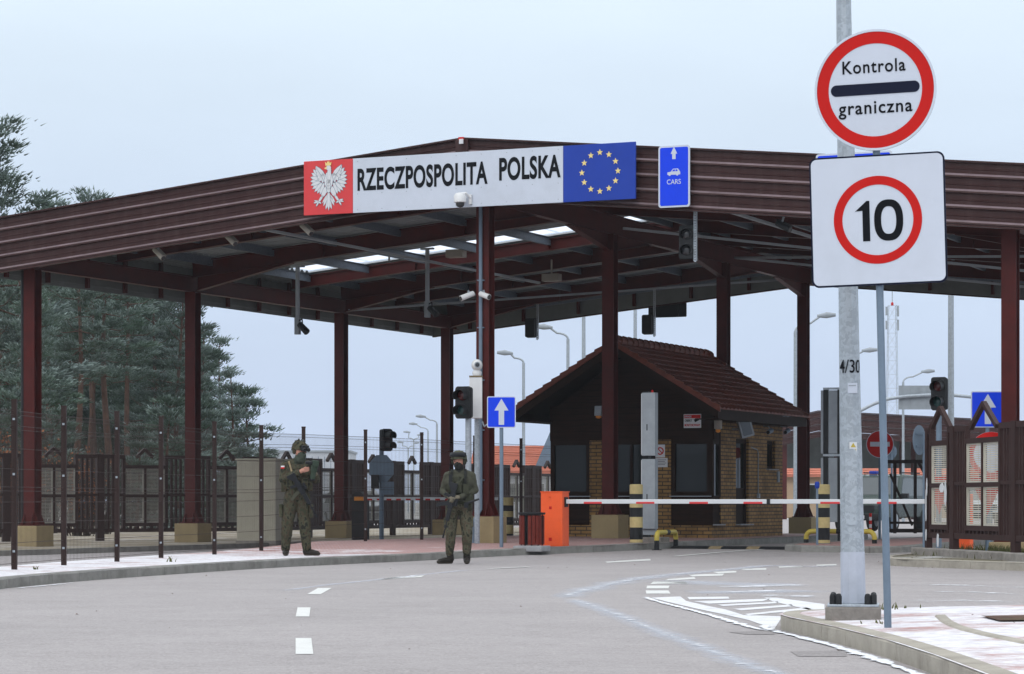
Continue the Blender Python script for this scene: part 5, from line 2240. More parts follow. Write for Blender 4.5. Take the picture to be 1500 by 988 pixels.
Y = 62.5
x = gx(559, Y)
z0 = floor(x, Y)
k = thing('traffic_light', 'small traffic light above an octagonal sign back inside the wire fence', 'traffic light', (x, Y, z0))
mb = MB()
mb.path([(0, 0, 0), (0, 0, gz(657, Y) - z0)], .055, 12)
mb.build('pole', 'bluegrey', k)
light_head(k, (gx(568, Y) - x, -.1, gz(645, Y) - z0), R(38), .27, .52)
mb = MB()
r_ = .33
mb.prism([(r_ / math.cos(PI / 8) * math.cos(PI / 8 + PI / 4 * j), r_ / math.cos(PI / 8) * math.sin(PI / 8 + PI / 4 * j)) for j in range(8)], -.085, -.07)
mb.build('sign_back', 'bluegrey', k, loc=(gx(561, Y) - x, 0, gz(687, Y) - z0), rot=(0, 0, R(-25)))
mb = MB()
mb.box(-.24, -.056, -.2, -.06, gz(716, Y) - z0, gz(696, Y) - z0)
mb.build('control_box', 'black', k)
mb = MB()
mb.box(.0, .30, -.15, -.057, gz(725, Y) - z0, gz(706, Y) - z0)
mb.build('control_box', 'bluegrey', k)


# hanging lights under the canopy
def hung_light(px, py, d, label, hgt, top_z, back=False, strut_dx=.16):
    t, z = on_plane(px, py, d)
    k = thing('hanging_traffic_light', label, 'traffic light', P(t, d, z), -A)
    light_head(k, (0, 0, 0), PI if back else R(10), .28, hgt, ('lens', 'lens'), .16)
    m_ = MB()
    s_ = strut_dx
    n_ = 26
    zb__, zt__ = -hgt / 2 - .05, top_z - z
    m_.box(s_ - .03, s_ - .018, .0, .05, zb__, zt__)
    m_.box(s_ + .018, s_ + .03, .0, .05, zb__, zt__)
    for i_ in range(n_ + 1):
        zz_ = zb__ + (zt__ - zb__) * i_ / n_
        m_.box(s_ - .0179, s_ + .0179, .0, .008, zz_ - .018, zz_ + .018)
    m_.build('strut', 'galv', k)
    return k


hung_light(1006, 355, D0 + .35, 'traffic light hung on a perforated strut under the CARS sign', .60, 6.62)
hung_light(779, 481, D1 - .45, 'dark back of a traffic light hung under the rear gable near the middle', .52, 6.8, True)
k = hung_light(950, 476, D1 - .45, 'dark back of a traffic light hung under the rear gable over the house', .52, 6.8, True)
t, z = on_plane(967, 451, D1 - .4)
k = thing('rear_lane_sign', 'dark back of a wide lane sign hung below the rear gable', 'sign', P(t, D1 + .15, z), -A)
mb = MB()
mb.prism(rrect(1.1, .45, .03), 0, .02)
for xx in (-.3, .3):
    mb.box(xx - .03, xx + .03, -.03, -.001, -.2, .6)
mb.build('panel', 'black', k)


# ---- cameras
def bullet_cam(loc, aim, label, m='cam_beige', L_=.34, r=.06, drop=None, shade=True, grp=None):
    k = thing('bullet_camera', label, 'camera', loc, 0, grp)
    a = Vector(aim).normalized()
    m_ = MB()
    m_.path([a * -L_ * .5, a * L_ * .5], [r * .95, r], 12)
    b_ = m_.build('body', m, k, smooth=40)
    m_ = MB()
    m_.path([a * (L_ * .5 - .002), a * (L_ * .5 + .012)], r * .8, 12)
    m_.build('lens', 'lens', k)
    if shade:
        m_ = MB()
        m_.bar(a * -L_ * .45 + Vector((0, 0, r + .012)), a * L_ * .62 + Vector((0, 0, r + .012)), r * 2.2, .008)
        m_.build('sunshade', m, k)
    m_ = MB()
    dr = drop or Vector((0, .05, .22))
    m_.path([a * -L_ * .1, a * -L_ * .1 + Vector((0, 0, r + .03)), Vector(dr)], .02, 8)
    m_.build('bracket', 'grey_paint', k)
    return k


for (px, py, lab) in ((233, 372, 'beige camera under the fascia, the one closest to the left eave'), (338, 351, 'beige camera under the fascia midway along the left slope'), (449, 336, 'beige camera under the fascia right below the red eagle panel')):
    t, z = on_plane(px, py, D0 + .25)
    bullet_cam(P(t, D0 + .25, z), (.55, -.55, -.55), lab, drop=Vector((-.02, .06, .30)), grp='cameras under the front fascia')
t, z = on_plane(1148, 332, D0 + .3)
bullet_cam(P(t, D0 + .3, z), (.5, -.6, -.35), 'dark floodlight camera hung under the fascia left of the speed sign', 'black', drop=Vector((.06, .02, .35)))
t, z = on_plane(692, 436, -.30)
w_ = P(TM - .16, -.20, gz(434, 49.3))
bullet_cam(w_ + Vector((-.12, -.1, 0)), (-.78, -.5, -.35), 'white camera pointing left on the front maroon column', 'cam_white', .30, .055, Vector((.14, .1, .02)), False)
bullet_cam(w_ + Vector((.22, -.22, 0)), (.62, -.7, -.3), 'white camera pointing right on the front maroon column', 'cam_white', .26, .055, Vector((-.10, .1, .02)), False)
t, z = on_plane(680, 294, DS)
k = thing('dome_camera', 'white dome camera on the lower edge of the name board', 'camera', P(t, DS - .18, z), -A)
mb = MB()
mb.lathe([(.10, -.06), (.115, -.05), (.12, .06), (.09, .11), (.03, .13)], 18)
mb.build('housing', 'cam_white', k, smooth=40)
mb = MB()
mb.lathe([(.01, -.15), (.05, -.14), (.08, -.11), (.085, -.06)], 18)
mb.build('dome', 'lens', k, smooth=60)
mb = MB()
mb.path([(.0, 0, .11), (.10, .04, .12), (.15, .12, .04)], .022, 8)
mb.box(.12, .17, .12, .17, -.08, .1)
mb.build('bracket', 'cam_white', k)


def hung_cam(px, py0, py1, d, label, sgn=1):
    t, z1_ = on_plane(px, py0, d)
    _, z0_ = on_plane(px, py1, d)
    k = thing('hung_camera', label, 'camera', P(t, d, z0_), -A, 'cameras hung on poles from the roof')
    m_ = MB()
    m_.path([(0, 0, 0), (0, 0, z1_ - z0_)], .05, 10)
    m_.box(-.055, .055, -.055, .055, -.02, .35)
    m_.box(-.16, .16, -.05, .05, z1_ - z0_, z1_ - z0_ + .04)
    m_.build('pole', 'grey_paint', k)
    m_ = MB()
    m_.path([(.08 * sgn, -.05, .2), (.30 * sgn, -.12, .02)], [.07, .08], 10)
    m_.build('camera_body', 'black', k)
    m_ = MB()
    m_.path([(.295 * sgn, -.118, .024), (.31 * sgn, -.122, .012)], .06, 10)
    m_.build('lens', 'lens', k)
    m_ = MB()
    m_.path([(0, 0, .28), (.14 * sgn, -.05, .32), (.16 * sgn, -.07, .2)], .018, 8)
    m_.build('bracket', 'black', k)


hung_cam(436, 392, 489, 6.2, 'camera at the foot of a hung pole against open sky')
hung_cam(626, 366, 464, 9.4, 'camera at the foot of a hung pole against the dark rear eave')

# ---- speed bump across the lane mouth
q0, q1 = P(13.3, 2.2), P(15.6, 1.9)
sb = thing('speed_bump', 'black rubber speed bump across the lane beside the guard house', 'speed bump', (q0.x, q0.y, g(q0.x, q0.y)), -A)
mb = MB()
n_ = 9
for i in range(n_):
    x0, x1 = .02 + i * .255, .02 + i * .255 + .25
    mb.cur = 1 if i in (3, 6) else 0
    mb.add([(x, y_, z_) for x in (x0, x1) for y_, z_ in ((-.22, 0), (-.12, .045), (0, .055), (.12, .045), (.22, 0))],
           [(0, 1, 6, 5), (1, 2, 7, 6), (2, 3, 8, 7), (3, 4, 9, 8), (0, 4, 3, 2, 1), (5, 6, 7, 8, 9)])
mb.build('rubber_blocks', ['black', 'tan_strap'], sb)

# ---- beige cabinet in the fenced lane
Y = 58.5
x0, x1, xm = gx(347, Y), gx(412, Y), gx(405, Y)
z0 = floor(gx(375, Y), Y)
k = thing('utility_cabinet', 'tall ribbed beige utility cabinet behind the soldier by the wire fence', 'cabinet', (x0, Y, z0), R(-14))
wd = x1 - x0
hh = gz(672, Y) - z0
mb = MB()
mb.box(0, .92, 0, .9, 0, hh - .04)
for i in range(17):
    mb.box(.03 + i * .053, .052 + i * .053, -.008, 0, .1, hh - .1)
mb.build('body', 'beige', k, bevel=.01)
mb = MB()
mb.box(-.03, .95, -.04, .93, hh - .039, hh)
mb.build('lid', 'beige', k, bevel=.01)
mb = MB()
mb.box(-.02, .94, -.02, .92, -.1, .05)
mb.build('foot', 'concrete', k)
# blue bag by the first plinth
q = P(-.75, -.35)
k = thing('plastic_bag', 'crumpled blue plastic bag beside the nearest ochre plinth', 'bag', (q.x, q.y, floor(q.x, q.y)))
mb = MB()
mb.ball((0, 0, .2), .2, 10, (.55, .5, 1.0))
bag = mb.build('bag', 'blue_bag', k, smooth=70)
for v in bag.data.vertices:
    n_ = noise.noise_vector(v.co * 9)
    v.co += n_ * .03
mb = MB()
mb.box(-.1, .12, -.12, .06, 0, .06)
mb.build('white_scrap', 'white', k)


# ================================================================== FENCES
POSTS = [(-6.75, 27.6), (-6.55, 30.3), (-6.33, 33.0), (-6.08, 35.2), (-5.68, 37.3), (-5.37, 39.7), (-4.84, 42.2), (-4.32, 44.7), (-3.80, 47.3), (-2.84, 50.3), (-1.82, 52.3), (-.79, 54.9), (.20, 57.3), (1.22, 59.6)]
wf = thing('wire_fence', 'curved brown wire mesh fence on square posts along the snowy pavement', 'fence', (POSTS[2][0], POSTS[2][1], floor(*POSTS[2])))
O_ = Vector(wf.location)
pm = None
for i, (x, y) in enumerate(POSTS):
    z = floor(x, y)
    if pm is None:
        mb = MB()
        mb.box(-.033, .033, -.033, .033, -.1, 2.14)
        mb.box(-.037, .037, -.037, .037, 2.14, 2.165)
        mb.cur = 1
        for zz in (.22, 1.2, 1.9):
            mb.box(-.014, .014, -.05, -.033, zz, zz + .028)
        pm = mb.mesh('post', ['fence_brown', 'galv'])
    o = bpy.data.objects.new('post', pm)
    COL.objects.link(o)
    o.parent = wf
    o.location = Vector((x, y, z)) - O_
    if i + 1 < len(POSTS):
        p, q = Vector((x, y, z)), Vector((*POSTS[i + 1], floor(*POSTS[i + 1])))
        L = (q - p).length
        d = (q - p) / L
        nrm = Vector((-d.y, d.x, 0)).normalized()
        mb = MB()
        r = .0028
        p0, q0 = p - O_ + d * .04 + nrm * .0, q - O_ - d * .04
        for zz in (.08, .34, .60, .86, 1.0, 1.05, 1.28, 1.54, 1.78, 1.83, 1.97, 2.02):
            mb.path([p0 + Vector((0, 0, zz)), q0 + Vector((0, 0, zz))], r * 1.15, 4, False)
        n = int(L / .055)
        for j in range(1, n):
            b = p0 + (q0 - p0) * j / n
            mb.path([b + Vector((0, 0, .05)), b + Vector((0, 0, 2.03))], r * .75, 3, False)
        mb.build('mesh_panel', 'wire', wf)


def paling_meshes(w, H, pane_m, frame_m, panes=2, gable=.15, gwid=.22, wcm=.58):
    mb = MB()
    T = .035
    for x in (.045, w - .045):
        mb.box(x - .05, x + .05, -.05, .05, -.12, H)
    c = w / 2
    wc = min(wcm, w / 2 - .22)
    bars = [(.095, w - .095, .20, .29), (.095, c - wc, 1.06, 1.12), (c + wc, w - .095, 1.06, 1.12)]
    for x0, x1, z0, z1 in bars:
        mb.box(x0, x1, -T, T, z0, z1)
    for x0, x1 in ((.095, c - wc + .04), (c + wc - .04, w - .095)):
        mb.box(x0, x1, -T, T, H - .10, H - .01)
    # window surround
    z0, z1 = .42, 1.72
    for x in (c - wc, c + wc):
        mb.box(x - .035, x + .035, -T - .008, T + .008, .29, H - .1 if x else H)
    mb.box(c - wc + .035, c + wc - .035, -T - .008, T + .008, z0 - .08, z0)
    mb.box(c - wc + .035, c + wc - .035, -T - .008, T + .008, z1, z1 + .08)
    mb.box(c - wc + .035, c + wc - .035, -T - .006, T + .006, 1.03, 1.10)
    if panes == 2:
        mb.box(c - .03, c + .03, -T - .004, T + .004, z0, 1.03)
        mb.box(c - .03, c + .03, -T - .004, T + .004, 1.10, z1)
    # upright slats
    for a, b in ((.095, c - wc - .035), (c + wc + .035, w - .095)):
        n = max(1, int((b - a) / .15))
        for i in range(n):
            x = a + (b - a) * (i + 1) / (n + 1)
            mb.box(x - .03, x + .03, -T * .6, T * .6, .29, 1.06)
            mb.box(x - .03, x + .03, -T * .6, T * .6, 1.12, H - .1)
    n = int(2 * wc / .17)
    for i in range(1, n):
        x = c - wc + 2 * wc * i / n
        mb.box(x - .03, x + .03, -T * .6, T * .6, .29, .34)
    # little gable
    gw = min(gwid, w / 2 - .12)
    for s in (-1, 1):
        mb.bar((c + s * gw, 0, H - .06), (c, 0, H + gable - .02), .07, .075)
    fr = mb.mesh('frame', frame_m)
    out = []
    xs = [(c - wc + .035, c - .03), (c + .03, c + wc - .035)] if panes == 2 else [(c - wc + .035, c + wc - .035)]
    for x0, x1 in xs:
        for a, b in ((z0, 1.03), (1.10, z1)):
            m_ = MB()
            e = .028
            m_.box(x0 + .001, x0 + e, -.02, .02, a + .001, b - .001)
            m_.box(x1 - e, x1 - .001, -.02, .02, a + .001, b - .001)
            m_.box(x0 + e, x1 - e, -.02, .02, a + .001, a + e)
            m_.box(x0 + e, x1 - e, -.02, .02, b - e, b - .001)
            k = 17
            for i in range(k):
                z = a + e + (b - a - 2 * e) * (i + .5) / k
                m_.box(x0 + e, x1 - e, -.004, .004, z - .009, z + .009)
            for i in range(1, 3):
                x = x0 + (x1 - x0) * i / 3
                m_.box(x - .004, x + .004, .005, .009, a + e, b - e)
            out.append(m_.mesh('window_pane', pane_m))
    return fr, out


def paling_fence(label, pts, H, pane_m, frame_m, zf, single=(), cat='fence', **kw):
    f = thing('paling_fence', label, cat, (pts[0][0], pts[0][1], zf(*pts[0])))
    O = Vector(f.location)
    cache = {}
    for i, (a, b) in enumerate(zip(pts, pts[1:])):
        p, q = Vector((*a, zf(*a))), Vector((*b, zf(*b)))
        w = round((Vector((*b, 0)) - Vector((*a, 0))).length, 2)
        key = (w, i in single)
        if key not in cache:
            cache[key] = paling_meshes(w, H, pane_m, frame_m, 1 if i in single else 2, **kw)
        fr, panes = cache[key]
        o = bpy.data.objects.new('fence_bay', fr)
        COL.objects.link(o)
        o.parent = f
        o.location = p - O
        o.rotation_euler = (0, 0, math.atan2(q.y - p.y, q.x - p.x))
        for pmesh in panes:
            c = bpy.data.objects.new('window_pane', pmesh)
            COL.objects.link(c)
            c.parent = o
    return f


# far paling behind the left lane: oblique bays, then along the canopy
LP = [(-15.6, 57.2), (-13.65, 58.6), (-11.7, 60.0), (-9.75, 61.4), (-7.85, 62.9), (-6.2, 64.65)]
LP += [(-6.2 + .4061 * 2.4 * i, 64.65 + .9138 * 2.4 * i) for i in range(1, 13)]
paling_fence('long dark paling fence with windowed bays behind the maroon columns', LP, 2.05, 'sheet_grey', 'fence_brown', floor)
# paling at the right roadside
RP = [(6.93, 43.25), (7.15, 41.95), (7.60, 39.15), (8.05, 36.35), (8.50, 33.55)]
rp = paling_fence('maroon-brown paling fence with cream mesh windows on a concrete strip', RP, 2.02, 'pane_mesh', 'fence_wood', lambda x, y: 0.20, single=(0,), gable=.34, gwid=.62, wcm=.80)
mb = MB()
for i in range(5):
    a = Vector((6.83, 43.6, 0)) + Vector((.158, -.987, 0)) * (2.2 * i + (.006 if i else 0))
    b = a + Vector((.158, -.987, 0)) * 2.188
    mb.bar(a + Vector((.0, 0, .16)), b + Vector((0, 0, .16)), .26, .14)
kb = mb.build('concrete_strip', 'concrete')
tag(kb, 'low concrete strip under the roadside paling fence', 'strip footing')
kb.modifiers.new('soft_edge', 'BEVEL').width = .012
# torn paper left on the narrow bay
mb = MB()
rn = random.Random(3)
for (x, z, w_, h_) in ((.10, .72, .05, .62), (.14, 1.05, .05, .3), (1.07, .95, .10, .42), (.10, .25, .06, .2), (.70, .16, .09, .30), (.9, 1.02, .25, .16)):
    n = 9
    pts = [(x + w_ / 2 * math.cos(a) * rn.uniform(.65, 1.2), z + h_ / 2 * math.sin(a) * rn.uniform(.75, 1.1)) for a in [2 * PI * j / n for j in range(n)]]
    mb.prism(pts, -.068, -.058)
tp = mb.build('torn_paper', 'white', [c for c in children(rp) if c.name.startswith('fence_bay')][0])

# sliding gate frame with brace behind the sign pole
Y = 66.0
gxx = gx(1298, Y)
gz0 = floor(gxx, Y)
gt = thing('sliding_gate', 'dark steel gate frame with diagonal brace in front of the parked cars', 'gate', (gxx, Y, gz0), R(-6))
w_ = gx(1352, Y) - gxx
mb = MB()
h0 = gz(674, Y) - gz0
for x in (0, .22, w_ * .78, w_ + .9):
    mb.box(x - .04, x + .04, -.04, .04, .1, h0)
mb.box(.04, w_ + .9, -.035, .035, h0 - .09, h0 - .0)
mb.box(.04, w_ + .9, -.035, .035, .12, .22)
mb.box(.04, w_ + .9, -.035, .035, .34, .40)
mb.bar((w_ * .85, -.05, h0 - .05), (w_ + .85, -.05, .2), .06, .07)
mb.bar((.1, -.05, h0 - .35), (w_ * .7, -.05, .3), .05, .06)
mb.build('frame', 'fence_brown', gt)
mb = MB()
mb.box(-.07, .0, -.09, -.045, .0, h0 + .35)
mb.build('gate_post', 'fence_brown', gt)


# ================================================================== PEOPLE
def remesh(mb_, voxel, it=6, name='tmp', disp=0.0, dscale=9.0):
    me = bpy.data.meshes.new(name)
    me.from_pydata(mb_.v, [], mb_.f)
    bm = bmesh.new()
    bm.from_mesh(me)
    bmesh.ops.recalc_face_normals(bm, faces=bm.faces)
    bm.to_mesh(me)
    bm.free()
    o = bpy.data.objects.new(name, me)
    COL.objects.link(o)
    r = o.modifiers.new('r', 'REMESH')
    r.mode = 'VOXEL'
    r.voxel_size = voxel
    s = o.modifiers.new('s', 'SMOOTH')
    s.factor = .5
    s.iterations = it
    bpy.context.view_layer.update()
    dg = bpy.context.evaluated_depsgraph_get()
    out = bpy.data.meshes.new_from_object(o.evaluated_get(dg))
    bpy.data.objects.remove(o)
    if disp:
        out.calc_loop_triangles()
        nr = [v.normal.copy() for v in out.vertices]
        for v, n in zip(out.vertices, nr):
            p = v.co
            f = noise.noise(Vector((p.x * dscale, p.y * dscale, p.z * dscale * .8))) + .6 * noise.noise(Vector((p.x * dscale * 2.3 + 7, p.y * dscale * 2.3, p.z * dscale * 2.8)))
            v.co = p + n * (f * disp)
    out.polygons.foreach_set('use_smooth', [True] * len(out.polygons))
    out.name = name
    return out


class Fig:
    """tapered limbs that are fused into one skin; each keeps a zone so that faces get its material"""

    def __init__(s):
        s.mb, s.z = MB(), []

    def limb(s, pts, rad, zone):
        pts = [Vector(p) for p in pts]
        for i, p in enumerate(pts):
            s.mb.ball(p, rad[i], 10)
        for i in range(len(pts) - 1):
            s.mb.path([pts[i], pts[i + 1]], [rad[i], rad[i + 1]], 14)
            s.z.append((pts[i], pts[i + 1], rad[i], rad[i + 1], zone))
        if len(pts) == 1:
            s.z.append((pts[0], pts[0], rad[0], rad[0], zone))

    def blob(s, c, r, sc, zone):
        s.mb.ball(c, r, 12, sc)
        s.z.append((Vector(c), Vector(c), r * min(sc), r * min(sc), zone))

    def finish(s, name, zones, parent, voxel=.011, it=4, disp=.004):
        me = remesh(s.mb, voxel, it, name, disp)
        names = list(zones)
        for k in names:
            me.materials.append(M[zones[k]])
        nv = len(me.polygons)
        cen = np.empty(nv * 3)
        me.polygons.foreach_get('center', cen)
        cen = cen.reshape(-1, 3)
        best = np.full(nv, 1e9)
        mi = np.zeros(nv, int)
        for a, b, r0, r1, z in s.z:
            a_, b_ = np.array(a), np.array(b)
            d = b_ - a_
            L2 = max(1e-9, d @ d)
            t = np.clip(((cen - a_) @ d) / L2, 0, 1)
            dist = np.linalg.norm(cen - (a_ + t[:, None] * d), axis=1) - (r0 + (r1 - r0) * t)
            k = dist < best
            best[k] = dist[k]
            mi[k] = names.index(z)
        me.polygons.foreach_set('material_index', mi.tolist())
        o = bpy.data.objects.new(name, me)
        COL.objects.link(o)
        o.parent = parent
        return o


def hand(fig, wrist, mid, curl_to, thumb_to, zone, s=1.0, side=None):
    """palm from wrist to knuckles, four fingers curling towards curl_to, a thumb from the palm's side"""
    wrist, mid, curl_to = Vector(wrist), Vector(mid), Vector(curl_to)
    d = (mid - wrist).normalized()
    ax = side.normalized() if side is not None else d.cross(curl_to - mid).normalized()
    fig.limb([wrist, wrist + (mid - wrist) * .55, mid], [.028 * s, .032 * s, .030 * s], zone)
    for i, (off, ln) in enumerate(((-.030, .9), (-.010, 1.0), (.010, .95), (.030, .75))):
        k0 = mid + ax * off * s
        tip = curl_to + ax * off * .95 * s
        m1 = k0 + d * .028 * ln * s + (tip - k0) * .25
        m2 = k0 + d * .030 * ln * s + (tip - k0) * .75
        fig.limb([k0, m1, m2, tip], [.0115 * s, .0105 * s, .0095 * s, .0085 * s], zone)
    th0 = wrist + (mid - wrist) * .4 - ax * .03 * s
    th = Vector(thumb_to)
    fig.limb([th0, (th0 + th) / 2 + d * .012, th], [.014 * s, .0125 * s, .010 * s], zone)


def rifle(name, label, muzzle, butt, up, mag_m='gun', scope=False, sling=None):
    """assault rifle laid from butt to muzzle (world), 0.9 m long"""
    m_, b_ = Vector(muzzle), Vector(butt)
    L = (m_ - b_).length
    X = (m_ - b_).normalized()
    Z = (Vector(up) - X * Vector(up).dot(X)).normalized()
    Yv = Z.cross(X)
    mat_ = Matrix((X, Yv, Z)).transposed().to_4x4()
    mat_.translation = b_
    k = bpy.data.objects.new(name, None)
    COL.objects.link(k)
    k.matrix_world = mat_
    tag(k, label, 'rifle', 'rifles carried by the soldiers')
    s = L / .9
    mb_ = MB()
    mb_.prism([(.16 * s, -.045), (.42 * s, -.045), (.43 * s, .03), (.17 * s, .035)], -.022, .022)
    mb_.prism([(.20 * s, -.045), (.25 * s, -.045), (.225 * s, -.15), (.18 * s, -.14)], -.016, .016)
    mb_.build('receiver', 'gun', k, bevel=.004)
    mb_ = MB()
    mb_.prism([(0, -.11), (.03 * s, -.12), (.17 * s, -.03), (.17 * s, .03), (0, .03)], -.018, .018)
    mb_.build('stock', 'gun', k, bevel=.006)
    mb_ = MB()
    mb_.prism([(.43 * s, -.032), (.62 * s, -.026), (.62 * s, .03), (.43 * s, .032)], -.026, .026)
    mb_.build('handguard', 'gun', k, bevel=.006)
    mb_ = MB()
    mb_.path([(.60 * s, 0, .002), (.9 * s, 0, .002)], .010, 8)
    mb_.path([(.84 * s, 0, .002), (.9 * s, 0, .002)], .015, 8)
    mb_.box(.70 * s, .715 * s, -.006, .006, .0, .055)
    mb_.box(.69 * s, .73 * s, -.012, .012, -.02, .02)
    mb_.build('barrel', 'gun', k)
    mb_ = MB()
    mb_.prism([(.31 * s, -.045), (.375 * s, -.045), (.40 * s, -.14), (.44 * s, -.22), (.385 * s, -.235), (.335 * s, -.15)], -.015, .015)
    mb_.build('magazine', mag_m, k, bevel=.004)
    mb_ = MB()
    mb_.box(.22 * s, .40 * s, -.012, .012, .034, .045)
    mb_.path([(.24 * s, 0, .075), (.36 * s, 0, .075)], [.026, .030] if scope else [.02, .022], 10)
    mb_.box(.28 * s, .32 * s, -.012, .012, .045, .06)
    mb_.build('sight', 'gun', k)
    if sling:
        pts = [mat_.inverted() @ Vector(p) for p in sling]
        mb_ = MB()
        for a, b in zip(pts, pts[1:]):
            mb_.bar(a, b, .004, .028, (0, .3, 1))
        mb_.build('sling', 'tan_strap' if mag_m != 'gun' else 'olive_dark', k)
    return k


def boot(fig_parent, heel, toe, shaft, name='boot'):
    heel, toe, shaft = Vector(heel), Vector(toe), Vector(shaft)
    f = MB()
    d = (toe - heel)
    d.z = 0
    d.normalize()
    for p, r in ((heel, .045), (heel + (toe - heel) * .35, .050), (heel + (toe - heel) * .72, .048), (toe, .040)):
        f.ball((p.x, p.y, max(r * .85, .03)), r, 10, (1, 1, .8))
    f.path([(heel.x, heel.y, .045), (heel.x + (toe.x - heel.x) * .5, heel.y + (toe.y - heel.y) * .5, .055), (toe.x, toe.y, .040)], [.052, .052, .040], 14)
    f.path([heel + Vector((0, 0, .05)), shaft], [.058, .056], 14)
    me = remesh(f, .008, 3, name, .0015, 25)
    me.materials.append(M['boot'])
    me.materials.append(M['sole'])
    for p in me.polygons:
        if p.center.z < .026:
            p.material_index = 1
    for v in me.vertices:
        v.co.z = max(v.co.z, 0.004)
    o = bpy.data.objects.new(name, me)
    COL.objects.link(o)
    o.parent = fig_parent
    return o


def helmet(parent, c, r, face, m, tilt=0.0, nvg=None, band='black'):
    """helmet shell with rim, cover wrinkles, ear cups, strap; face = horizontal facing direction"""
    fx = Vector((face[0], face[1], 0)).normalized()
    yaw = math.atan2(fx.x, -fx.y)          # facing -y at 0
    mb_ = MB()
    n, kk = 28, 12
    vs, fs = [], []
    for i in range(kk + 1):
        ph = PI / 2 * i / kk
        for j in range(n):
            a = 2 * PI * j / n
            low = -.055 + .035 * (0.5 - 0.5 * math.sin(a)) if i == 0 else 0
            drop = (-.06 if math.sin(a) > 0.1 else -.018) if i == 0 else (-.02 if i == 1 else 0)
            flare = 1.06 if i == 0 else 1.0
            vs.append((r * math.cos(ph) * math.cos(a) * .96 * flare, r * 1.10 * math.cos(ph) * math.sin(a) * flare + .012, r * .92 * math.sin(ph) + drop))
    for i in range(kk):
        for j in range(n):
            j2 = (j + 1) % n
            fs.append((i * n + j, i * n + j2, (i + 1) * n + j2, (i + 1) * n + j))
    fs.append(tuple(range(n))[::-1])
    mb_.add(vs, fs)
    h = mb_.build('helmet', m, parent, loc=c, rot=(tilt, 0, yaw), smooth=70)
    for v in h.data.vertices:
        v.co += noise.noise_vector(v.co * 22) * .005
    mb_ = MB()
    for sgn in (-1, 1):
        mb_.ball((sgn * .098, .01, -.055), .048, 8, (.6, 1, 1.2))
    mb_.build('ear_cup', 'olive_dark' if m != 'camo1' else 'camo1', h, smooth=60)
    mb_ = MB()
    for sgn in (-1, 1):
        mb_.bar((sgn * .10, .0, -.05), (sgn * .035, -.055, -.155), .004, .022, (sgn, 0, 0))
    mb_.build('chin_strap', 'olive_dark', h)
    return h


# ---- soldier standing in the road
S2 = Vector((gx(672, 41.6), 41.6, 0))
S2.z = floor(S2.x, S2.y)
p2 = thing('person', 'soldier standing in the road in helmet with raised goggles, holding a rifle muzzle down', 'person', S2)
f = Fig()
f.limb([(-.105, .0, .90), (-.125, -.035, .50), (-.145, .02, .20), (-.145, .03, .16)], [.112, .088, .068, .056], 'trousers')
f.limb([(.10, .0, .90), (.135, -.035, .50), (.13, .015, .20), (.13, .02, .16)], [.112, .090, .070, .056], 'trousers')
f.limb([(-.085, .0, .95), (.085, 0, .95)], [.128, .128], 'trousers')
f.limb([(0, .0, 1.02), (.0, -.005, 1.22)], [.15, .165], 'shirt')
f.limb([(-.085, .0, 1.31), (.095, .01, 1.31)], [.15, .15], 'shirt')
f.limb([(-.14, .0, 1.42), (.02, .02, 1.46), (.16, .02, 1.42)], [.072, .082, .072], 'shirt')
f.limb([(-.175, .0, 1.41), (-.255, .02, 1.17)], [.072, .056], 'shirt')
f.limb([(-.255, .02, 1.17), (-.175, -.19, 1.085)], [.056, .042], 'shirt')
f.limb([(.20, .01, 1.41), (.262, .02, 1.18)], [.074, .058], 'shirt')
f.limb([(.262, .02, 1.18), (.03, -.205, 1.075)], [.058, .042], 'shirt')
f.limb([(.01, .01, 1.46), (.005, -.005, 1.56)], [.072, .066], 'mask')
f.blob((0, -.005, 1.645), .098, (.86, 1.0, 1.08), 'skin')
f.blob((-.012, -.045, 1.575), .070, (.95, .9, .95), 'mask')
f.limb([(-.02, -.09, 1.605), (-.02, -.105, 1.59)], [.02, .022], 'mask')
hand(f, (-.175, -.19, 1.085), (-.125, -.27, 1.055), (-.135, -.325, 1.02), (-.09, -.29, 1.11), 'glove', 1.0, Vector((-.2, .1, -1)))
hand(f, (.03, -.205, 1.075), (-.055, -.275, 1.045), (-.10, -.315, 1.0), (-.07, -.26, 1.10), 'glove', 1.0, Vector((.1, .2, -1)))
f.finish('body', {'trousers': 'camo_pants', 'shirt': 'olive', 'mask': 'mask', 'skin': 'skin', 'glove': 'glove'}, p2, .010, 3, .006)
boot(p2, (-.13, .05, 0), (-.315, -.10, 0), (-.145, .03, .20))
boot(p2, (.13, .05, 0), (.135, -.20, 0), (.13, .025, .20))
h = helmet(p2, (0, .0, 1.70), .134, (-.35, -1), 'camo2')
mb = MB()
n = 18
vs, fs = [], []
for (zz, rr) in ((.018, 1.05), (.03, 1.13), (.075, 1.10), (.088, .98)):
    for j in range(n + 1):
        a = PI + .25 + (PI - .5) * j / n
        vs.append((.134 * .96 * rr * math.cos(a), .134 * 1.10 * rr * math.sin(a) + .012, zz))
for i in range(3):
    for j in range(n):
        fs.append((i * (n + 1) + j, i * (n + 1) + j + 1, (i + 1) * (n + 1) + j + 1, (i + 1) * (n + 1) + j))
mb.add(vs, fs)
gg = mb.build('goggles', 'gun', h, smooth=60)
mb = MB()
for sgn in (-1, 1):
    mb.ball((sgn * .033 - .03, -.092, 1.648), .013, 8, (1.2, .6, .7))
mb.build('eyes', 'ink', p2)
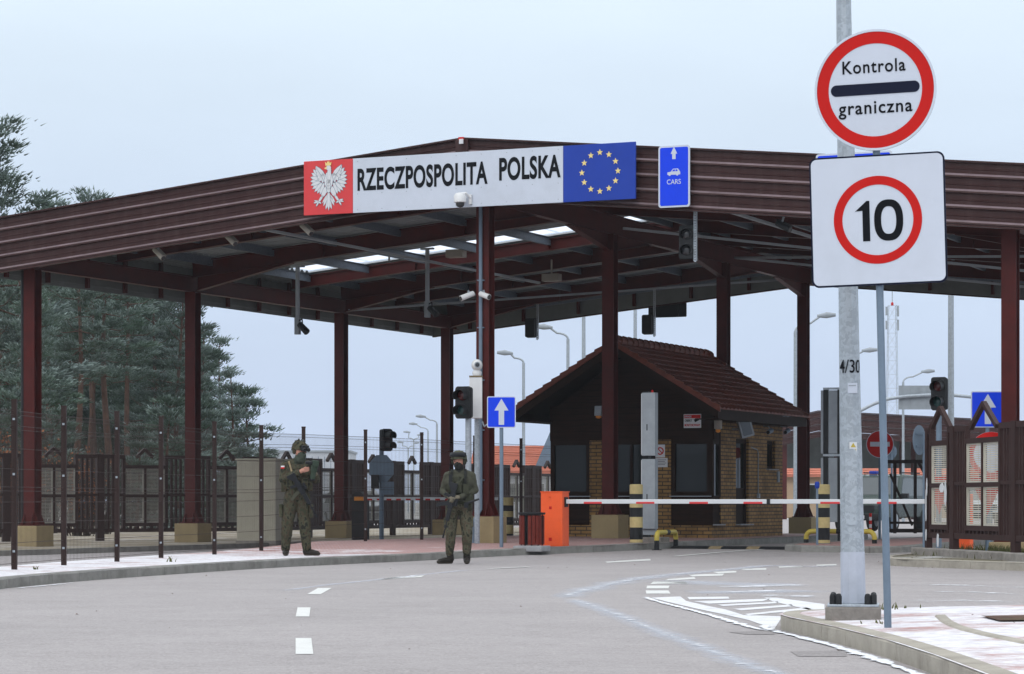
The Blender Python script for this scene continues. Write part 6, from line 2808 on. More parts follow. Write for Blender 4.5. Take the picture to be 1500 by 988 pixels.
# vest with pouches
f = MB()
f.path([(0, .0, 1.06), (0, 0, 1.40)], [.172, .165], 20)
f.path([(-.10, -.0, 1.18), (-.10, 0, 1.42)], [.12, .10], 14)
f.path([(.11, 0, 1.18), (.11, .02, 1.42)], [.12, .10], 14)
for (x, y, z, w_, h_, t_) in ((-.12, -.16, 1.22, .10, .16, .07), (.0, -.18, 1.22, .10, .16, .07), (.12, -.155, 1.2, .10, .16, .07), (.19, -.05, 1.07, .09, .14, .12), (.15, -.10, 1.05, .09, .1, .09), (-.06, -.17, 1.36, .14, .09, .04)):
    f.cbox((x, y, z), (w_, t_, h_))
me = remesh(f, .010, 2, 'vest', .003, 16)
me.materials.append(M['olive_dark'])
o = bpy.data.objects.new('vest', me)
COL.objects.link(o)
o.parent = p2
mb = MB()
mb.bar((-.2, -.0, .99), (.2, .0, .99), .30, .055)
bl = mb.build('belt', 'olive_dark', p2, bevel=.04)
for sgn in (-1, 1):
    mb = MB()
    prev = None
    for q in ((sgn * .10, -.155, 1.20), (sgn * .105, -.165, 1.34), (sgn * .11, -.12, 1.455), (sgn * .105, .0, 1.515)):
        if prev:
            mb.bar(prev, q, .045, .012, (0, -1, .3))
        prev = q
    mb.build('shoulder_strap', 'mask', p2)
    mb = MB()
    kx = -.125 if sgn < 0 else .135
    mb.ball((kx, -.085, .50), .062, 10, (1, .55, 1.2))
    mb.build('knee_pad', 'camo_pants', p2, smooth=60)
mb = MB()
mb.box(-.155, -.10, -.205, -.165, 1.30, 1.43)
mb.path([(-.14, -.18, 1.43), (-.145, -.17, 1.56)], .005, 6)
mb.build('radio', 'black', p2)
for (x, y, z, sz) in ((.175, -.05, .93, (.08, .12, .15)), (-.165, -.05, .95, (.07, .10, .12)), (.205, -.02, .68, (.06, .14, .19)), (-.215, -.02, .66, (.05, .13, .18))):
    mb = MB()
    mb.cbox((x, y, z), sz)
    mb.build('pouch' if z > .8 else 'trouser_pocket', 'olive_dark' if z > .8 else 'camo_pants', p2, bevel=.02)
mb = MB()
mb.box(.245, .262, -.075, -.005, 1.355, 1.378)
mb.cur = 1
mb.box(.246, .262, -.074, -.006, 1.330, 1.3545)
mb.build('flag_patch', ['white', 'sign_red'], p2, rot=(0, R(-8), R(-22)), loc=(.05, .035, .035))
rifle('rifle', 'black rifle held muzzle down across the chest by the soldier in the road', S2 + Vector((-.25, -.30, .42)), S2 + Vector((-.035, -.27, 1.29)), (1, -.2, .2), 'gun', True,
      [S2 + Vector((-.06, -.26, 1.2)), S2 + Vector((.05, -.2, 1.36)), S2 + Vector((.13, -.05, 1.47)), S2 + Vector((.05, .12, 1.45))])
mb = MB()
mb.path([S2 + Vector((.15, -.2, .98)), S2 + Vector((.33, -.2, 1.04))], [.02, .014], 8)
mb.box(S2.x + .09, S2.x + .16, S2.y - .22, S2.y - .18, S2.z + .90, S2.z + .99)
tag(mb.build('pistol', 'gun'), 'black pistol slung at the hip of the soldier in the road', 'pistol')

# ---- soldier on the pavement looking down at an optic
S1 = Vector((gx(436, 41.9), 41.9, 0))
S1.z = floor(S1.x, S1.y)
p1 = thing('person', 'camouflaged soldier on the snowy pavement, head bent over a green optic in his hands', 'person', S1)
f = Fig()
f.limb([(-.10, .0, .93), (-.165, -.03, .52), (-.19, .02, .22), (-.195, .03, .13)], [.122, .10, .080, .074], 'trousers')
f.limb([(.085, -.01, .93), (.115, -.04, .52), (.14, .02, .22), (.145, .02, .13)], [.122, .10, .080, .074], 'trousers')
f.limb([(-.08, .01, .97), (.075, -.01, .97)], [.135, .135], 'trousers')
f.limb([(0, .0, 1.05), (.0, -.0, 1.25)], [.160, .172], 'shirt')
f.limb([(-.085, .03, 1.34), (.08, -.03, 1.34)], [.155, .155], 'shirt')
f.limb([(-.16, .03, 1.47), (.0, .02, 1.51), (.15, -.04, 1.47)], [.080, .085, .080], 'shirt')
f.limb([(-.195, .03, 1.45), (-.235, -.03, 1.235)], [.086, .072], 'shirt')
f.limb([(-.235, -.03, 1.235), (.03, -.26, 1.34)], [.072, .052], 'shirt')
f.limb([(.185, -.05, 1.45), (.30, -.06, 1.23)], [.084, .070], 'shirt')
f.limb([(.30, -.06, 1.23), (.305, -.22, 1.30)], [.070, .052], 'shirt')
f.limb([(.0, .01, 1.50), (.03, -.025, 1.60)], [.085, .072], 'mask')
f.blob((.045, -.045, 1.685), .100, (.86, 1.0, 1.08), 'skin')
f.blob((.075, -.095, 1.615), .073, (.95, .9, 1.0), 'mask')
f.limb([(.105, -.135, 1.645), (.112, -.145, 1.63)], [.019, .021], 'mask')
f.limb([(.02, -.05, 1.56), (.06, -.09, 1.55)], [.075, .068], 'mask')
hand(f, (.03, -.26, 1.34), (.125, -.30, 1.375), (.205, -.315, 1.395), (.16, -.33, 1.425), 'skin', 1.0, Vector((0, .25, -1)))
hand(f, (.305, -.22, 1.30), (.315, -.285, 1.325), (.285, -.345, 1.335), (.25, -.30, 1.40), 'glove', 1.0, Vector((0, -.1, 1)))
f.finish('body', {'trousers': 'camo1', 'shirt': 'camo1', 'mask': 'mask_green', 'skin': 'skin', 'glove': 'glove'}, p1, .010, 3, .007)
boot(p1, (-.195, .05, 0), (-.185, -.17, 0), (-.195, .03, .16))
boot(p1, (.13, .04, 0), (.335, -.06, 0), (.145, .025, .16))
h = helmet(p1, (.045, -.035, 1.745), .128, (.62, -.78), 'camo1', R(14))
mb = MB()
for sgn in (-1, 1):
    mb.path([(sgn * .036, -.135, .015), (sgn * .036, -.20, .005)], [.030, .034], 10)
mb.box(-.07, .07, -.15, -.115, -.01, .065)
mb.build('goggles', 'black', h, bevel=.006)
mb = MB()
for k in range(26):
    a, e = rnd.uniform(0, 2 * PI), rnd.uniform(.3, 1.4)
    p = Vector((.123 * math.cos(e) * math.cos(a), .138 * math.cos(e) * math.sin(a) + .012, .12 * math.sin(e)))
    mb.bar(p, p + Vector((rnd.uniform(-.02, .02), rnd.uniform(-.02, .02), rnd.uniform(.005, .028))), .018, .006)
mb.build('scrim', 'camo1', h)
mb = MB()
for sgn in (-1, 1):
    mb.ball((.098 + sgn * .022, -.115 + sgn * .018, 1.688), .012, 8, (1.1, .8, .7))
mb.build('eyes', 'ink', p1)
f = MB()
f.path([(0, .0, 1.08), (0, 0, 1.44)], [.182, .172], 20)
f.path([(-.10, .03, 1.18), (-.10, .03, 1.45)], [.125, .105], 14)
f.path([(.10, -.03, 1.18), (.10, -.03, 1.45)], [.125, .105], 14)
for (x, y, z, w_, h_, t_) in ((-.12, -.14, 1.2, .10, .17, .08), (.0, -.18, 1.18, .10, .17, .08), (.13, -.18, 1.16, .10, .16, .08), (-.22, .0, 1.12, .09, .18, .14), (.2, -.1, 1.12, .10, .15, .1)):
    f.cbox((x, y, z), (w_, t_, h_))
me = remesh(f, .010, 2, 'vest', .004, 16)
me.materials.append(M['camo1'])
o = bpy.data.objects.new('vest', me)
COL.objects.link(o)
o.parent = p1
mb = MB()
for a, b in zip([(-.17, -.10, 1.47), (-.12, -.165, 1.38), (-.07, -.19, 1.28)], [(-.12, -.165, 1.38), (-.07, -.19, 1.28), (.0, -.20, 1.2)]):
    mb.bar(a, b, .006, .045, (0, -1, .2))
mb.build('shoulder_strap', 'olive', p1)
for (x, y, z, sz) in ((-.265, -.02, .73, (.06, .15, .22)), (.225, -.05, .72, (.06, .15, .22))):
    mb = MB()
    mb.cbox((x, y, z), sz)
    mb.build('trouser_pocket', 'camo1', p1, bevel=.02)
mb = MB()
mb.box(-.035, .035, -.006, 0, .0, .024)
mb.cur = 1
mb.box(-.035, .035, -.006, 0, -.024, -.0005)
mb.build('flag_patch', ['white', 'sign_red'], p1, loc=(-.235, -.055, 1.43), rot=(R(-8), 0, R(-30)))
rifle('rifle', 'black rifle slung across the soldier on the pavement, olive magazine', S1 + Vector((.33, -.24, .62)), S1 + Vector((-.06, -.27, 1.33)), (.8, -.1, .6), 'olive', False,
      [S1 + Vector((.02, -.25, 1.2)), S1 + Vector((-.08, -.2, 1.36)), S1 + Vector((-.14, -.05, 1.53))])
k = thing('night_sight', 'green handheld optic held upright by the soldier on the pavement', 'optic', S1 + Vector((.265, -.335, 1.24)))
k.rotation_euler = (R(6), R(8), R(20))
mb = MB()
mb.path([(0, 0, 0), (0, 0, .10), (0, 0, .12), (0, 0, .22)], [.042, .042, .052, .055], 14)
mb.box(-.05, .05, -.06, .05, .20, .30)
mb.build('body', 'scope_green', k, bevel=.008)
mb = MB()
mb.path([(.0, 0, -.02), (0, 0, .0)], [.046, .046], 14)
mb.build('eyepiece', 'black', k)
mb = MB()
mb.path([(-.05, -.01, .25), (-.16, -.01, .245)], [.03, .026], 10)
mb.build('objective', 'black', k)


# ================================================================== TREES
def pine_mesh(seed, H, bare, spread, dens, frosty, shape='old'):
    """trunk mesh (with limbs) and crown mesh of needle sprays"""
    r = random.Random(seed)
    tr = MB()
    pts, rad = [], []
    sx, sy = r.uniform(-.02, .02), r.uniform(-.02, .02)
    for i in range(9):
        z = H * .97 * i / 8
        pts.append((sx * z + .12 * math.sin(z * .5 + seed), sy * z + .1 * math.cos(z * .4 + seed), z))
        rad.append(.02 + H * .0125 * (1 - i / 8.2))
    tr.path(pts, rad, 8)
    V, Fc, fr = [], [], []

    def trunk_at(z):
        u = min(7.999, z / (H * .97) * 8)
        i = int(u)
        return Vector(pts[i]).lerp(Vector(pts[i + 1]), u - i)

    def pad(c, out, rad, n, fw):
        # a flat tuft of twigs: needles fan outwards and up from its underside
        ph = r.uniform(0, 6.28)
        for _ in range(n):
            q = Vector((r.gauss(0, .45), r.gauss(0, .45), r.gauss(0, .17)))
            b = c + q * rad
            v = (Vector((q.x, q.y, 0)) * .9 + out * .7 + Vector((r.gauss(0, .35), r.gauss(0, .35), r.uniform(.1, .9)))).normalized()
            ln = r.uniform(.13, .27)
            tip = b + v * ln
            w = v.cross(Vector((r.uniform(-1, 1), r.uniform(-1, 1), r.uniform(-1, 1)))).normalized() * r.uniform(.022, .040)
            o = len(V)
            V.extend([b - w, b + w, tip])
            Fc.append((o, o + 1, o + 2))
            k = max(0, min(1, fw * (.55 + 1.1 * max(0, q.z + .12) * 3 + .25 * (abs(q.x) + abs(q.y))) + r.gauss(0, .07)))
            fr.extend([k * .25, k * .25, min(1, k * 1.2)])

    z = H * bare
    while z < H * .985:
        u = (z - H * bare) / (H * (1 - bare))
        if shape == 'old':
            rl = spread * (1 - u) ** .6 * (.5 + .5 * min(1, u * 4 + .25)) * r.uniform(.5, 1.2)
        else:
            rl = spread * (1 - u) ** .8 * r.uniform(.6, 1.2)
        nb = r.randint(3, 5)
        a0 = r.uniform(0, 2 * PI)
        for b in range(nb):
            a = a0 + 2 * PI * b / nb + r.uniform(-.5, .5)
            ln = max(.35, rl * r.uniform(.5, 1.2))
            rise = r.uniform(-.15, .35) if u < .65 else r.uniform(.3, 1.0)
            base = trunk_at(z)
            dirv = Vector((math.cos(a), math.sin(a), rise)).normalized()
            mid = base + dirv * ln * .5 + Vector((0, 0, -.06 * ln))
            tip = base + dirv * ln + Vector((0, 0, .14 * ln))
            tr.path([base, mid, tip], [.012 + .014 * ln, .010 + .007 * ln, .006], 5, False)
            fwb = frosty * r.uniform(.3, 1.35)
            m = max(2, int(ln * dens))
            for k in range(m):
                t = r.uniform(.38, 1.0) if k else 1.0
                p = base.lerp(mid, t * 2) if t < .5 else mid.lerp(tip, (t - .5) * 2)
                side = Vector((-math.sin(a), math.cos(a), 0)) * r.gauss(0, .17 * ln * (1.15 - t * .5))
                q = p + side + Vector((0, 0, r.uniform(.0, .14)))
                if side.length > .2:
                    tr.path([p - dirv * .25 * ln * .5, q], [.010, .004], 3, False)
                pad(q, (dirv + side * .4).normalized(), r.uniform(.30, .52), 46, fwb * (.3 + .7 * t))
        z += r.uniform(.42, .85) * (1 if H < 12 else 1.2)
    tm_ = tr.mesh('trunk', 'bark')
    tm_.polygons.foreach_set('use_smooth', [True] * len(tm_.polygons))
    cm = bpy.data.meshes.new('crown')
    cm.from_pydata([tuple(v) for v in V], [], Fc)
    cm.materials.append(M['needles'])
    at_ = cm.attributes.new('frost', 'FLOAT', 'POINT')
    at_.data.foreach_set('value', fr)
    return tm_, cm


PM = {
    'tall': pine_mesh(11, 15.0, .22, 3.6, 5.0, .62),
    'slim': pine_mesh(23, 14.0, .50, 2.7, 3.6, .34),
    'broad': pine_mesh(37, 11.0, .14, 3.3, 3.6, .40),
    'cone': pine_mesh(41, 9.0, .04, 2.8, 4.2, .60, 'young'),
    'bush': pine_mesh(59, 6.0, .03, 2.4, 4.6, .36, 'young'),
}
print('needles', {k: len(v[1].polygons) for k, v in PM.items()})
PH = {'tall': 15.0, 'slim': 14.0, 'broad': 11.0, 'cone': 9.0, 'bush': 6.0}


def pine(kind_, px, top_py, Y, label, rz, grp='pines beside the checkpoint', gz0=-.1, wide=1.0):
    x = gx(px, Y)
    h = gz(top_py, Y) - gz0
    s = h / PH[kind_]
    t = thing('pine_tree', label, 'tree', (x, Y, gz0), rz, grp)
    t.scale = (s * wide, s * wide, s)
    for nm, me in zip(('trunk', 'crown'), PM[kind_]):
        o = bpy.data.objects.new(nm, me)
        COL.objects.link(o)
        o.parent = t
    return t


TREES = [
    ('tall', -10, 182, 84, 'frosted tall pine rising above the left end of the fascia', 0.4, 1.35),
    ('slim', 78, 300, 112, 'pine whose small dark tip barely shows over the fascia left of the other tip', 2.0, .9),
    ('slim', 134, 285, 108, 'pine whose rounded pale tip pokes over the fascia', 4.1, .9),
    ('slim', 30, 345, 100, 'pine between the tall frosted pine and the nearest maroon column', 1.2, 1.2),
    ('slim', 108, 330, 96, 'reddish-trunked pine just beside the nearest maroon column', 5.5, 1.1),
    ('slim', 160, 325, 98, 'pine with a bare leaning red trunk midway between the first two left columns', 3.3, 1.1),
    ('slim', 190, 340, 102, 'thin red-trunked pine right of the leaning red trunk', 1.4, 1.0),
    ('slim', 133, 350, 106, 'pine with thin red trunk left of the leaning red trunk', 0.6, 1.0),
    ('tall', 226, 365, 110, 'dense green pine before the second left column', 0.9, .9),
    ('broad', 262, 400, 104, 'broad dark pine directly left of the second maroon column', 2.7, 1.0),
    ('broad', 60, 440, 80, 'frosty spreading pine seen beside the nearest maroon column', 4.6, 1.0),
    ('cone', 296, 486, 108, 'pointed frosty pine just right of the second maroon column', 0.2, 1.0),
    ('cone', 322, 497, 112, 'frosty pine with tip open to the sky beside the second left column', 2.2, .95),
    ('cone', 340, 545, 104, 'shorter spreading pine near the outer edge of the wood', 3.9, 1.15),
    ('bush', 366, 572, 110, 'outermost low pine at the end of the wood above the beige cabinet', 1.0, 1.05),
    ('bush', 246, 585, 86, 'bushy young pine behind the dark paling left of the second column', 5.0, 1.3),
    ('bush', 200, 625, 84, 'small bushy pine low behind the dark paling', 2.9, 1.2),
    ('bush', 300, 590, 96, 'small bushy pine right behind the second maroon column', .5, 1.3),
    ('broad', 0, 480, 92, 'shaded spreading pine at the picture edge under the eave', 3.1, 1.0),
]
for kd, px, ty_, Y, lab, rz, wide in TREES:
    pine(kd, px, ty_, Y, lab, rz, wide=wide)
# deeper wood: reads as one mass
wv, wfc, wfr = [], [], []
cmesh = PM['broad'][1]
nv = len(cmesh.vertices)
co = np.empty(nv * 3)
cmesh.vertices.foreach_get('co', co)
co = co.reshape(-1, 3)
fa = np.empty(len(cmesh.polygons) * 3, int)
cmesh.polygons.foreach_get('vertices', fa)
fr_ = np.empty(nv)
cmesh.attributes['frost'].data.foreach_get('value', fr_)
allv, allf, allr, off = [], [], [], 0
wr = random.Random(8)
for i in range(26):
    Y = 114 + wr.uniform(0, 20)
    px = -60 + i * 14.2
    topy = 400 + wr.uniform(0, 70) + max(0, px - 215) * 1.25
    s = (gz(topy, Y) + .1) / 11
    a = wr.uniform(0, 6.28)
    rot = np.array([[math.cos(a), -math.sin(a), 0], [math.sin(a), math.cos(a), 0], [0, 0, 1]])
    allv.append((co * np.array([1.2, 1.2, 1]) * s) @ rot.T + np.array([gx(px, Y), Y, -.1]))
    allf.append(fa + off)
    allr.append(fr_ * .45)
    off += nv
allv, allf, allr = np.concatenate(allv), np.concatenate(allf), np.concatenate(allr)
wm = bpy.data.meshes.new('pine_wood')
wm.from_pydata(allv.tolist(), [], allf.reshape(-1, 3).tolist())
wm.materials.append(M['needles'])
wm.attributes.new('frost', 'FLOAT', 'POINT').data.foreach_set('value', allr.tolist())
wo = bpy.data.objects.new('pine_wood', wm)
COL.objects.link(wo)
kind(wo, 'stuff')
tag(wo, 'deep pine wood reading as one mass behind the single pines', 'wood')


# leafless rusty shrubs at the foot of the wood
def shrub(px, Y, h, w, label, leafy, seed):
    r = random.Random(seed)
    k = thing('bare_shrub', label, 'shrub', (gx(px, Y), Y, -.05))
    mb_ = MB()
    lv = MB()
    for _ in range(70):
        a = r.uniform(0, 2 * PI)
        ln = h * r.uniform(.5, 1.05)
        d = Vector((math.cos(a) * w * r.uniform(.1, 1), math.sin(a) * w * r.uniform(.1, .7), ln))
        p0 = Vector((r.gauss(0, .15), r.gauss(0, .12), 0))
        p1_ = p0 + d * .5 + Vector((r.gauss(0, .1), r.gauss(0, .1), 0))
        p2_ = p0 + d
        mb_.path([p0, p1_, p2_], [.014, .009, .004], 4, False)
        for _ in range(5):
            t = r.uniform(.3, .95)
            q = p0.lerp(p2_, t)
            e = q + Vector((r.gauss(0, .25), r.gauss(0, .2), r.uniform(.05, .4)))
            mb_.path([q, e], [.006, .003], 3, False)
            for _ in range(leafy):
                c = q.lerp(e, r.random()) + Vector((r.gauss(0, .06), r.gauss(0, .06), r.gauss(0, .06)))
                s = r.uniform(.025, .06)
                v = Vector((r.gauss(0, 1), r.gauss(0, 1), r.gauss(0, 1))).normalized() * s
                u = v.cross(Vector((r.gauss(0, 1), r.gauss(0, 1), r.gauss(0, 1)))).normalized() * s * .6
                lv.add([c - v, c + u, c + v, c - u], [(0, 1, 2, 3)])
    mb_.build('twigs', 'bark_dark', k)
    if lv.v:
        lv.build('leaves', 'rust_leaf', k)


shrub(8, 68, 2.9, 1.0, 'rusty-leaved shrub at the picture edge behind the dark paling', 5, 1)
shrub(118, 70, 2.5, 1.0, 'rusty-leaved shrub behind the paling between the first left columns', 3, 2)
shrub(150, 74, 2.9, 1.3, 'leafless twiggy shrub under the red pine trunks', 0, 3)
shrub(70, 76, 3.0, 1.2, 'leafless dark shrub behind the nearest maroon column', 0, 4)


# ================================================================== FAR CHECKPOINT
def far_box_building(name, label, loc, rz, w, l, wall_h, ridge_h, wall, roof, windows, dormer=False):
    k = thing(name, label, 'building', loc, rz)
    m_ = MB()
    m_.box(0, w, 0, l, -.3, wall_h)
    m_.prism([(0, wall_h), (w, wall_h), (w / 2, ridge_h)], .02, l - .02) if False else None
    m_.build('wall', wall, k)
    m_ = MB()
    o = .5
    m_.hexa([(-o, -o, wall_h - .1), (w + o, -o, wall_h - .1), (w + o, l / 2, ridge_h - .15), (-o, l / 2, ridge_h - .15)],
            [(-o, -o, wall_h + .05), (w + o, -o, wall_h + .05), (w + o, l / 2, ridge_h), (-o, l / 2, ridge_h)])
    m_.hexa([(-o, l / 2, ridge_h - .15), (w + o, l / 2, ridge_h - .15), (w + o, l + o, wall_h - .1), (-o, l + o, wall_h - .1)],
            [(-o, l / 2, ridge_h), (w + o, l / 2, ridge_h), (w + o, l + o, wall_h + .05), (-o, l + o, wall_h + .05)])
    rows_ = 14
    for i in range(rows_):
        f0 = i / rows_
        y, z = -o + (l / 2 + o) * f0, wall_h + .05 + (ridge_h - wall_h - .05) * f0
        m_.bar((-o, y, z + .02), (w + o, y, z + .02), .05, .05)
    r_ = m_.build('roof', roof, k)
    for (x, z, ww, hh) in windows:
        m2 = MB()
        m2.box(x, x + ww, -.04, .02, z, z + hh)
        wn_ = m2.build('window', 'white', k)
        m2 = MB()
        m2.box(x + .08, x + ww / 2 - .04, -.05, -.041, z + .08, z + hh - .08)
        m2.box(x + ww / 2 + .04, x + ww - .08, -.05, -.041, z + .08, z + hh - .08)
        m2.build('pane', 'glass', wn_)
    for s in (0, w):
        m2 = MB()
        m2.prism([(0, wall_h - .05), (l, wall_h - .05), (l / 2, ridge_h - .16)], -.1, .1)
        g_ = m2.build('gable', wall, k)
        g_.rotation_euler = (0, 0, PI / 2)
        g_.location = (s + (.12 if s == 0 else -.12), 0, 0)
    return k


# buildings behind the right half
Y = 175
far_box_building('customs_building', 'low building with orange tiled roof under the far canopy', (gx(1150, Y), Y, 0), R(-3), 15.0, 8, 2.75, 4.9, 'wall_tan', 'tile_far',
                 [(1 + i * 2.3, .9, 1.2, 1.3) for i in range(6)])
Y = 150
kb = far_box_building('customs_building', 'building with pale red roof and steep grey gable left of the guard house', (gx(700, Y), Y, 0), R(-4), 4.6, 7, 2.7, 4.3, 'wall_pale', 'tile_far',
                      [(.5 + i * 1.3, .9, .8, 1.2) for i in range(3)])
mb = MB()
mb.prism([(3.3, 3.0), (4.9, 3.0), (4.9, 5.6), (4.5, 5.8)], .2, 2.2)
mb.build('steep_gable', 'bluegrey', kb)
Y = 190
kb = thing('service_building', 'pale blue-grey flat building far behind the wire fence and pines', 'building', (gx(372, Y), Y, 0))
mb = MB()
mb.box(0, 7.0, 0, 8, -.3, 4.6)
mb.build('wall', 'wall_pale', kb)
mb = MB()
for i in range(15):
    mb.box(.2 + i * .45, .24 + i * .45, -.03, 0, .2, 4.3)
mb.build('wall_ribs', 'bluegrey', kb)
mb = MB()
mb.box(-.1, 7.1, -.1, 8.1, 4.6, 4.75)
mb.build('roof_edge', 'grey_paint', kb)

# far canopy
Y = 150
fc = thing('far_canopy', 'second brown-fasciaed canopy far behind the lanes', 'canopy', (gx(1140, Y), Y, 0), R(-2))
WF, rt = 16.5, 2.3
zt0, ztr, zt1 = gz(616, Y), gz(603, Y), gz(622, Y)
mb = MB()
pf = [(0.0, 0.0), (0, -.16), (-.05, -.2), (-.05, -.36)]
for (a, za_, b, zb_) in ((0, zt0, rt, ztr), (rt, ztr, WF, zt1)):
    for i in range(4):
        vs = []
        for t_, z_ in ((a, za_), (b, zb_)):
            for yy, zz in pf:
                vs.append((t_, yy, z_ - i * .38 + zz))
        mb.add(vs, [(j, j + 1, 5 + j, 4 + j) for j in range(3)])
    mb.bar((a, -.02, za_ + .03), (b, -.02, zb_ + .03), .12, .05)
mb.build('fascia', 'fascia', fc)
mb = MB()
for (a, za_, b, zb_) in ((0, zt0, rt, ztr), (rt, ztr, WF, zt1)):
    mb.hexa([(a, .05, za_ - .5), (b, .05, zb_ - .5), (b, 14, zb_ - .5), (a, 14, za_ - .5)], [(a, .05, za_ - .3), (b, .05, zb_ - .3), (b, 14, zb_ - .3), (a, 14, za_ - .3)])
mb.build('roof', 'roof_sheet', fc)
mb = MB()
mb.box(0, WF, 13.9, 14, zt0 - 2.6, zt0 - .5)
mb.build('rear_fascia', 'fascia_back', fc)
for x in (.4, 4.5, 8.6, 12.7, 16):
    for yy in (.6, 7, 13.2):
        m_ = MB()
        m_.box(x - .13, x + .13, yy - .13, yy + .13, -.1, zt0 - .5)
        m_.build('column', 'red_steel', fc)


# ---- parked cars
def car(px, Y, rz, paint, label, suv=True, plate=True):
    k = thing('parked_car', label, 'car', (gx(px, Y), Y, floor(gx(px, Y), Y)), rz)
    # local: x forward, y left
    if suv:
        L_, Wd_, H_ = 4.7, 1.85, 1.86
        prof = [(-2.3, .45), (-2.32, .95), (-2.22, 1.12), (-2.05, 1.72), (-1.9, 1.83), (.1, 1.86), (.35, 1.80), (.95, 1.14), (2.15, 1.02), (2.32, .9), (2.35, .45)]
        gl = [(-2.02, 1.16), (-1.9, 1.7), (.12, 1.73), (.33, 1.68), (.78, 1.16)]
        wr_, wx = .37, (-1.4, 1.45)
    else:
        L_, Wd_, H_ = 4.4, 1.78, 1.48
        prof = [(-2.1, .35), (-2.15, .75), (-2.0, .95), (-1.3, 1.40), (-.9, 1.47), (.2, 1.46), (1.05, .98), (2.0, .82), (2.15, .6), (2.15, .35)]
        gl = [(-1.55, .98), (-1.1, 1.36), (.15, 1.38), (.85, .98)]
        wr_, wx = .32, (-1.3, 1.35)
    m_ = MB()
    n = len(prof)
    vs = []
    hw_ = Wd_ / 2
    for side in (-1, 1):
        for x, z in prof:
            ins = .0 if z < 1.05 else .16 * (z - 1.05) / .8
            vs.append((x, side * (hw_ - ins), z))
    tri = tessellate_polygon([[Vector((x, z, 0)) for x, z in prof]])
    fs = [tuple(t_) for t_ in tri] + [tuple(i + n for i in t_[::-1]) for t_ in tri] + [(i, (i + 1) % n, (i + 1) % n + n, i + n) for i in range(n)]
    m_.add(vs, fs)
    m_.build('body', paint, k, bevel=.05, smooth=30)
    m_ = MB()
    for side in (-1, 1):
        pts = [(x, side * (hw_ - .16 * max(0, z - 1.05) / .8 + .006), z) for x, z in gl]
        m_.add(pts, [tuple(range(len(gl)))])
    m_.build('side_window', 'car_glass', k)
    m_ = MB()
    a, b = (prof[6], prof[7]) if suv else (prof[5], prof[6])
    da = Vector((b[0] - a[0], 0, b[1] - a[1]))
    nrm = Vector((-da.z, 0, da.x)).normalized() * -.008
    if nrm.z < 0:
        nrm = -nrm
    q = []
    for f_, wdt in ((.08, hw_ - .25), (.92, hw_ - .12)):
        c_ = Vector((a[0], 0, a[1])) + da * f_ + nrm
        q += [c_ + Vector((0, -wdt, 0)), c_ + Vector((0, wdt, 0))]
    m_.add(q, [(0, 1, 3, 2)])
    m_.build('windscreen', 'car_glass', k)
    for x in wx:
        for side in (-1, 1):
            m_ = MB()
            m_.X = Matrix.Translation((x, side * (hw_ - .08), wr_)) @ Matrix.Rotation(PI / 2, 4, 'X')
            m_.lathe([(wr_ * .9, -.12), (wr_, -.08), (wr_, .08), (wr_ * .9, .12)], 20)
            w_ = m_.build('wheel', 'tyre', k, smooth=40)
            m_ = MB()
            m_.X = Matrix.Translation((x, side * (hw_ - .08), wr_)) @ Matrix.Rotation(PI / 2, 4, 'X')
            m_.lathe([(wr_ * .6, -.125), (wr_ * .2, -.13), (wr_ * .2, .13), (wr_ * .6, .125)], 14)
            m_.build('rim', 'grey_paint', w_)
    for side in (-1, 1):
        m_ = MB()
        xf = prof[-2][0]
        m_.box(xf - .12, xf + .012, side * (hw_ - .28) - .14, side * (hw_ - .28) + .14, .72, .88)
        m_.build('headlight', 'car_glass', k, bevel=.02)
        m_ = MB()
        m_.box(.62, .80, side * (hw_ + .0) - .02 * side if side > 0 else -hw_ - .20, hw_ + .20 if side > 0 else -hw_ + .02, 1.08, 1.24)
        m_.build('mirror', 'black', k, bevel=.02)
    m_ = MB()
    xf = prof[-1][0]
    m_.box(xf - .1, xf + .05, -hw_ + .05, hw_ - .05, .38, .60)
    m_.build('bumper', 'black', k, bevel=.03)
    m_ = MB()
    m_.box(xf - .06, xf + .02, -.55, .55, .66, .86)
    m_.build('grille', 'black', k)
    if plate:
        m_ = MB()
        m_.box(xf + .051, xf + .06, -.26, .26, .43, .54)
        m_.build('number_plate', 'white', k)
    if suv:
        m_ = MB()
        for side in (-1, 1):
            m_.bar((-1.8, side * .62, 1.90), (.05, side * .62, 1.91), .04, .04)
        m_.build('roof_rail', 'black', k)
        m_ = MB()
        m_.box(-.2, .05, -.45, -.2, 1.87, 1.97)
        m_.build('roof_beacon', 'flag_blue', k, bevel=.02)
    return k


car(1293, 84, R(-118), 'car_green', 'dark green off-road car parked behind the dark gate frame', True)
car(1428, 92, R(-100), 'car_silver', 'silver car parked beyond the green off-road car', False, False)
car(520, 100, R(-75), 'car_silver', 'pale car seen through the wire fence behind the octagon sign', False, False)

# ---- street lamps


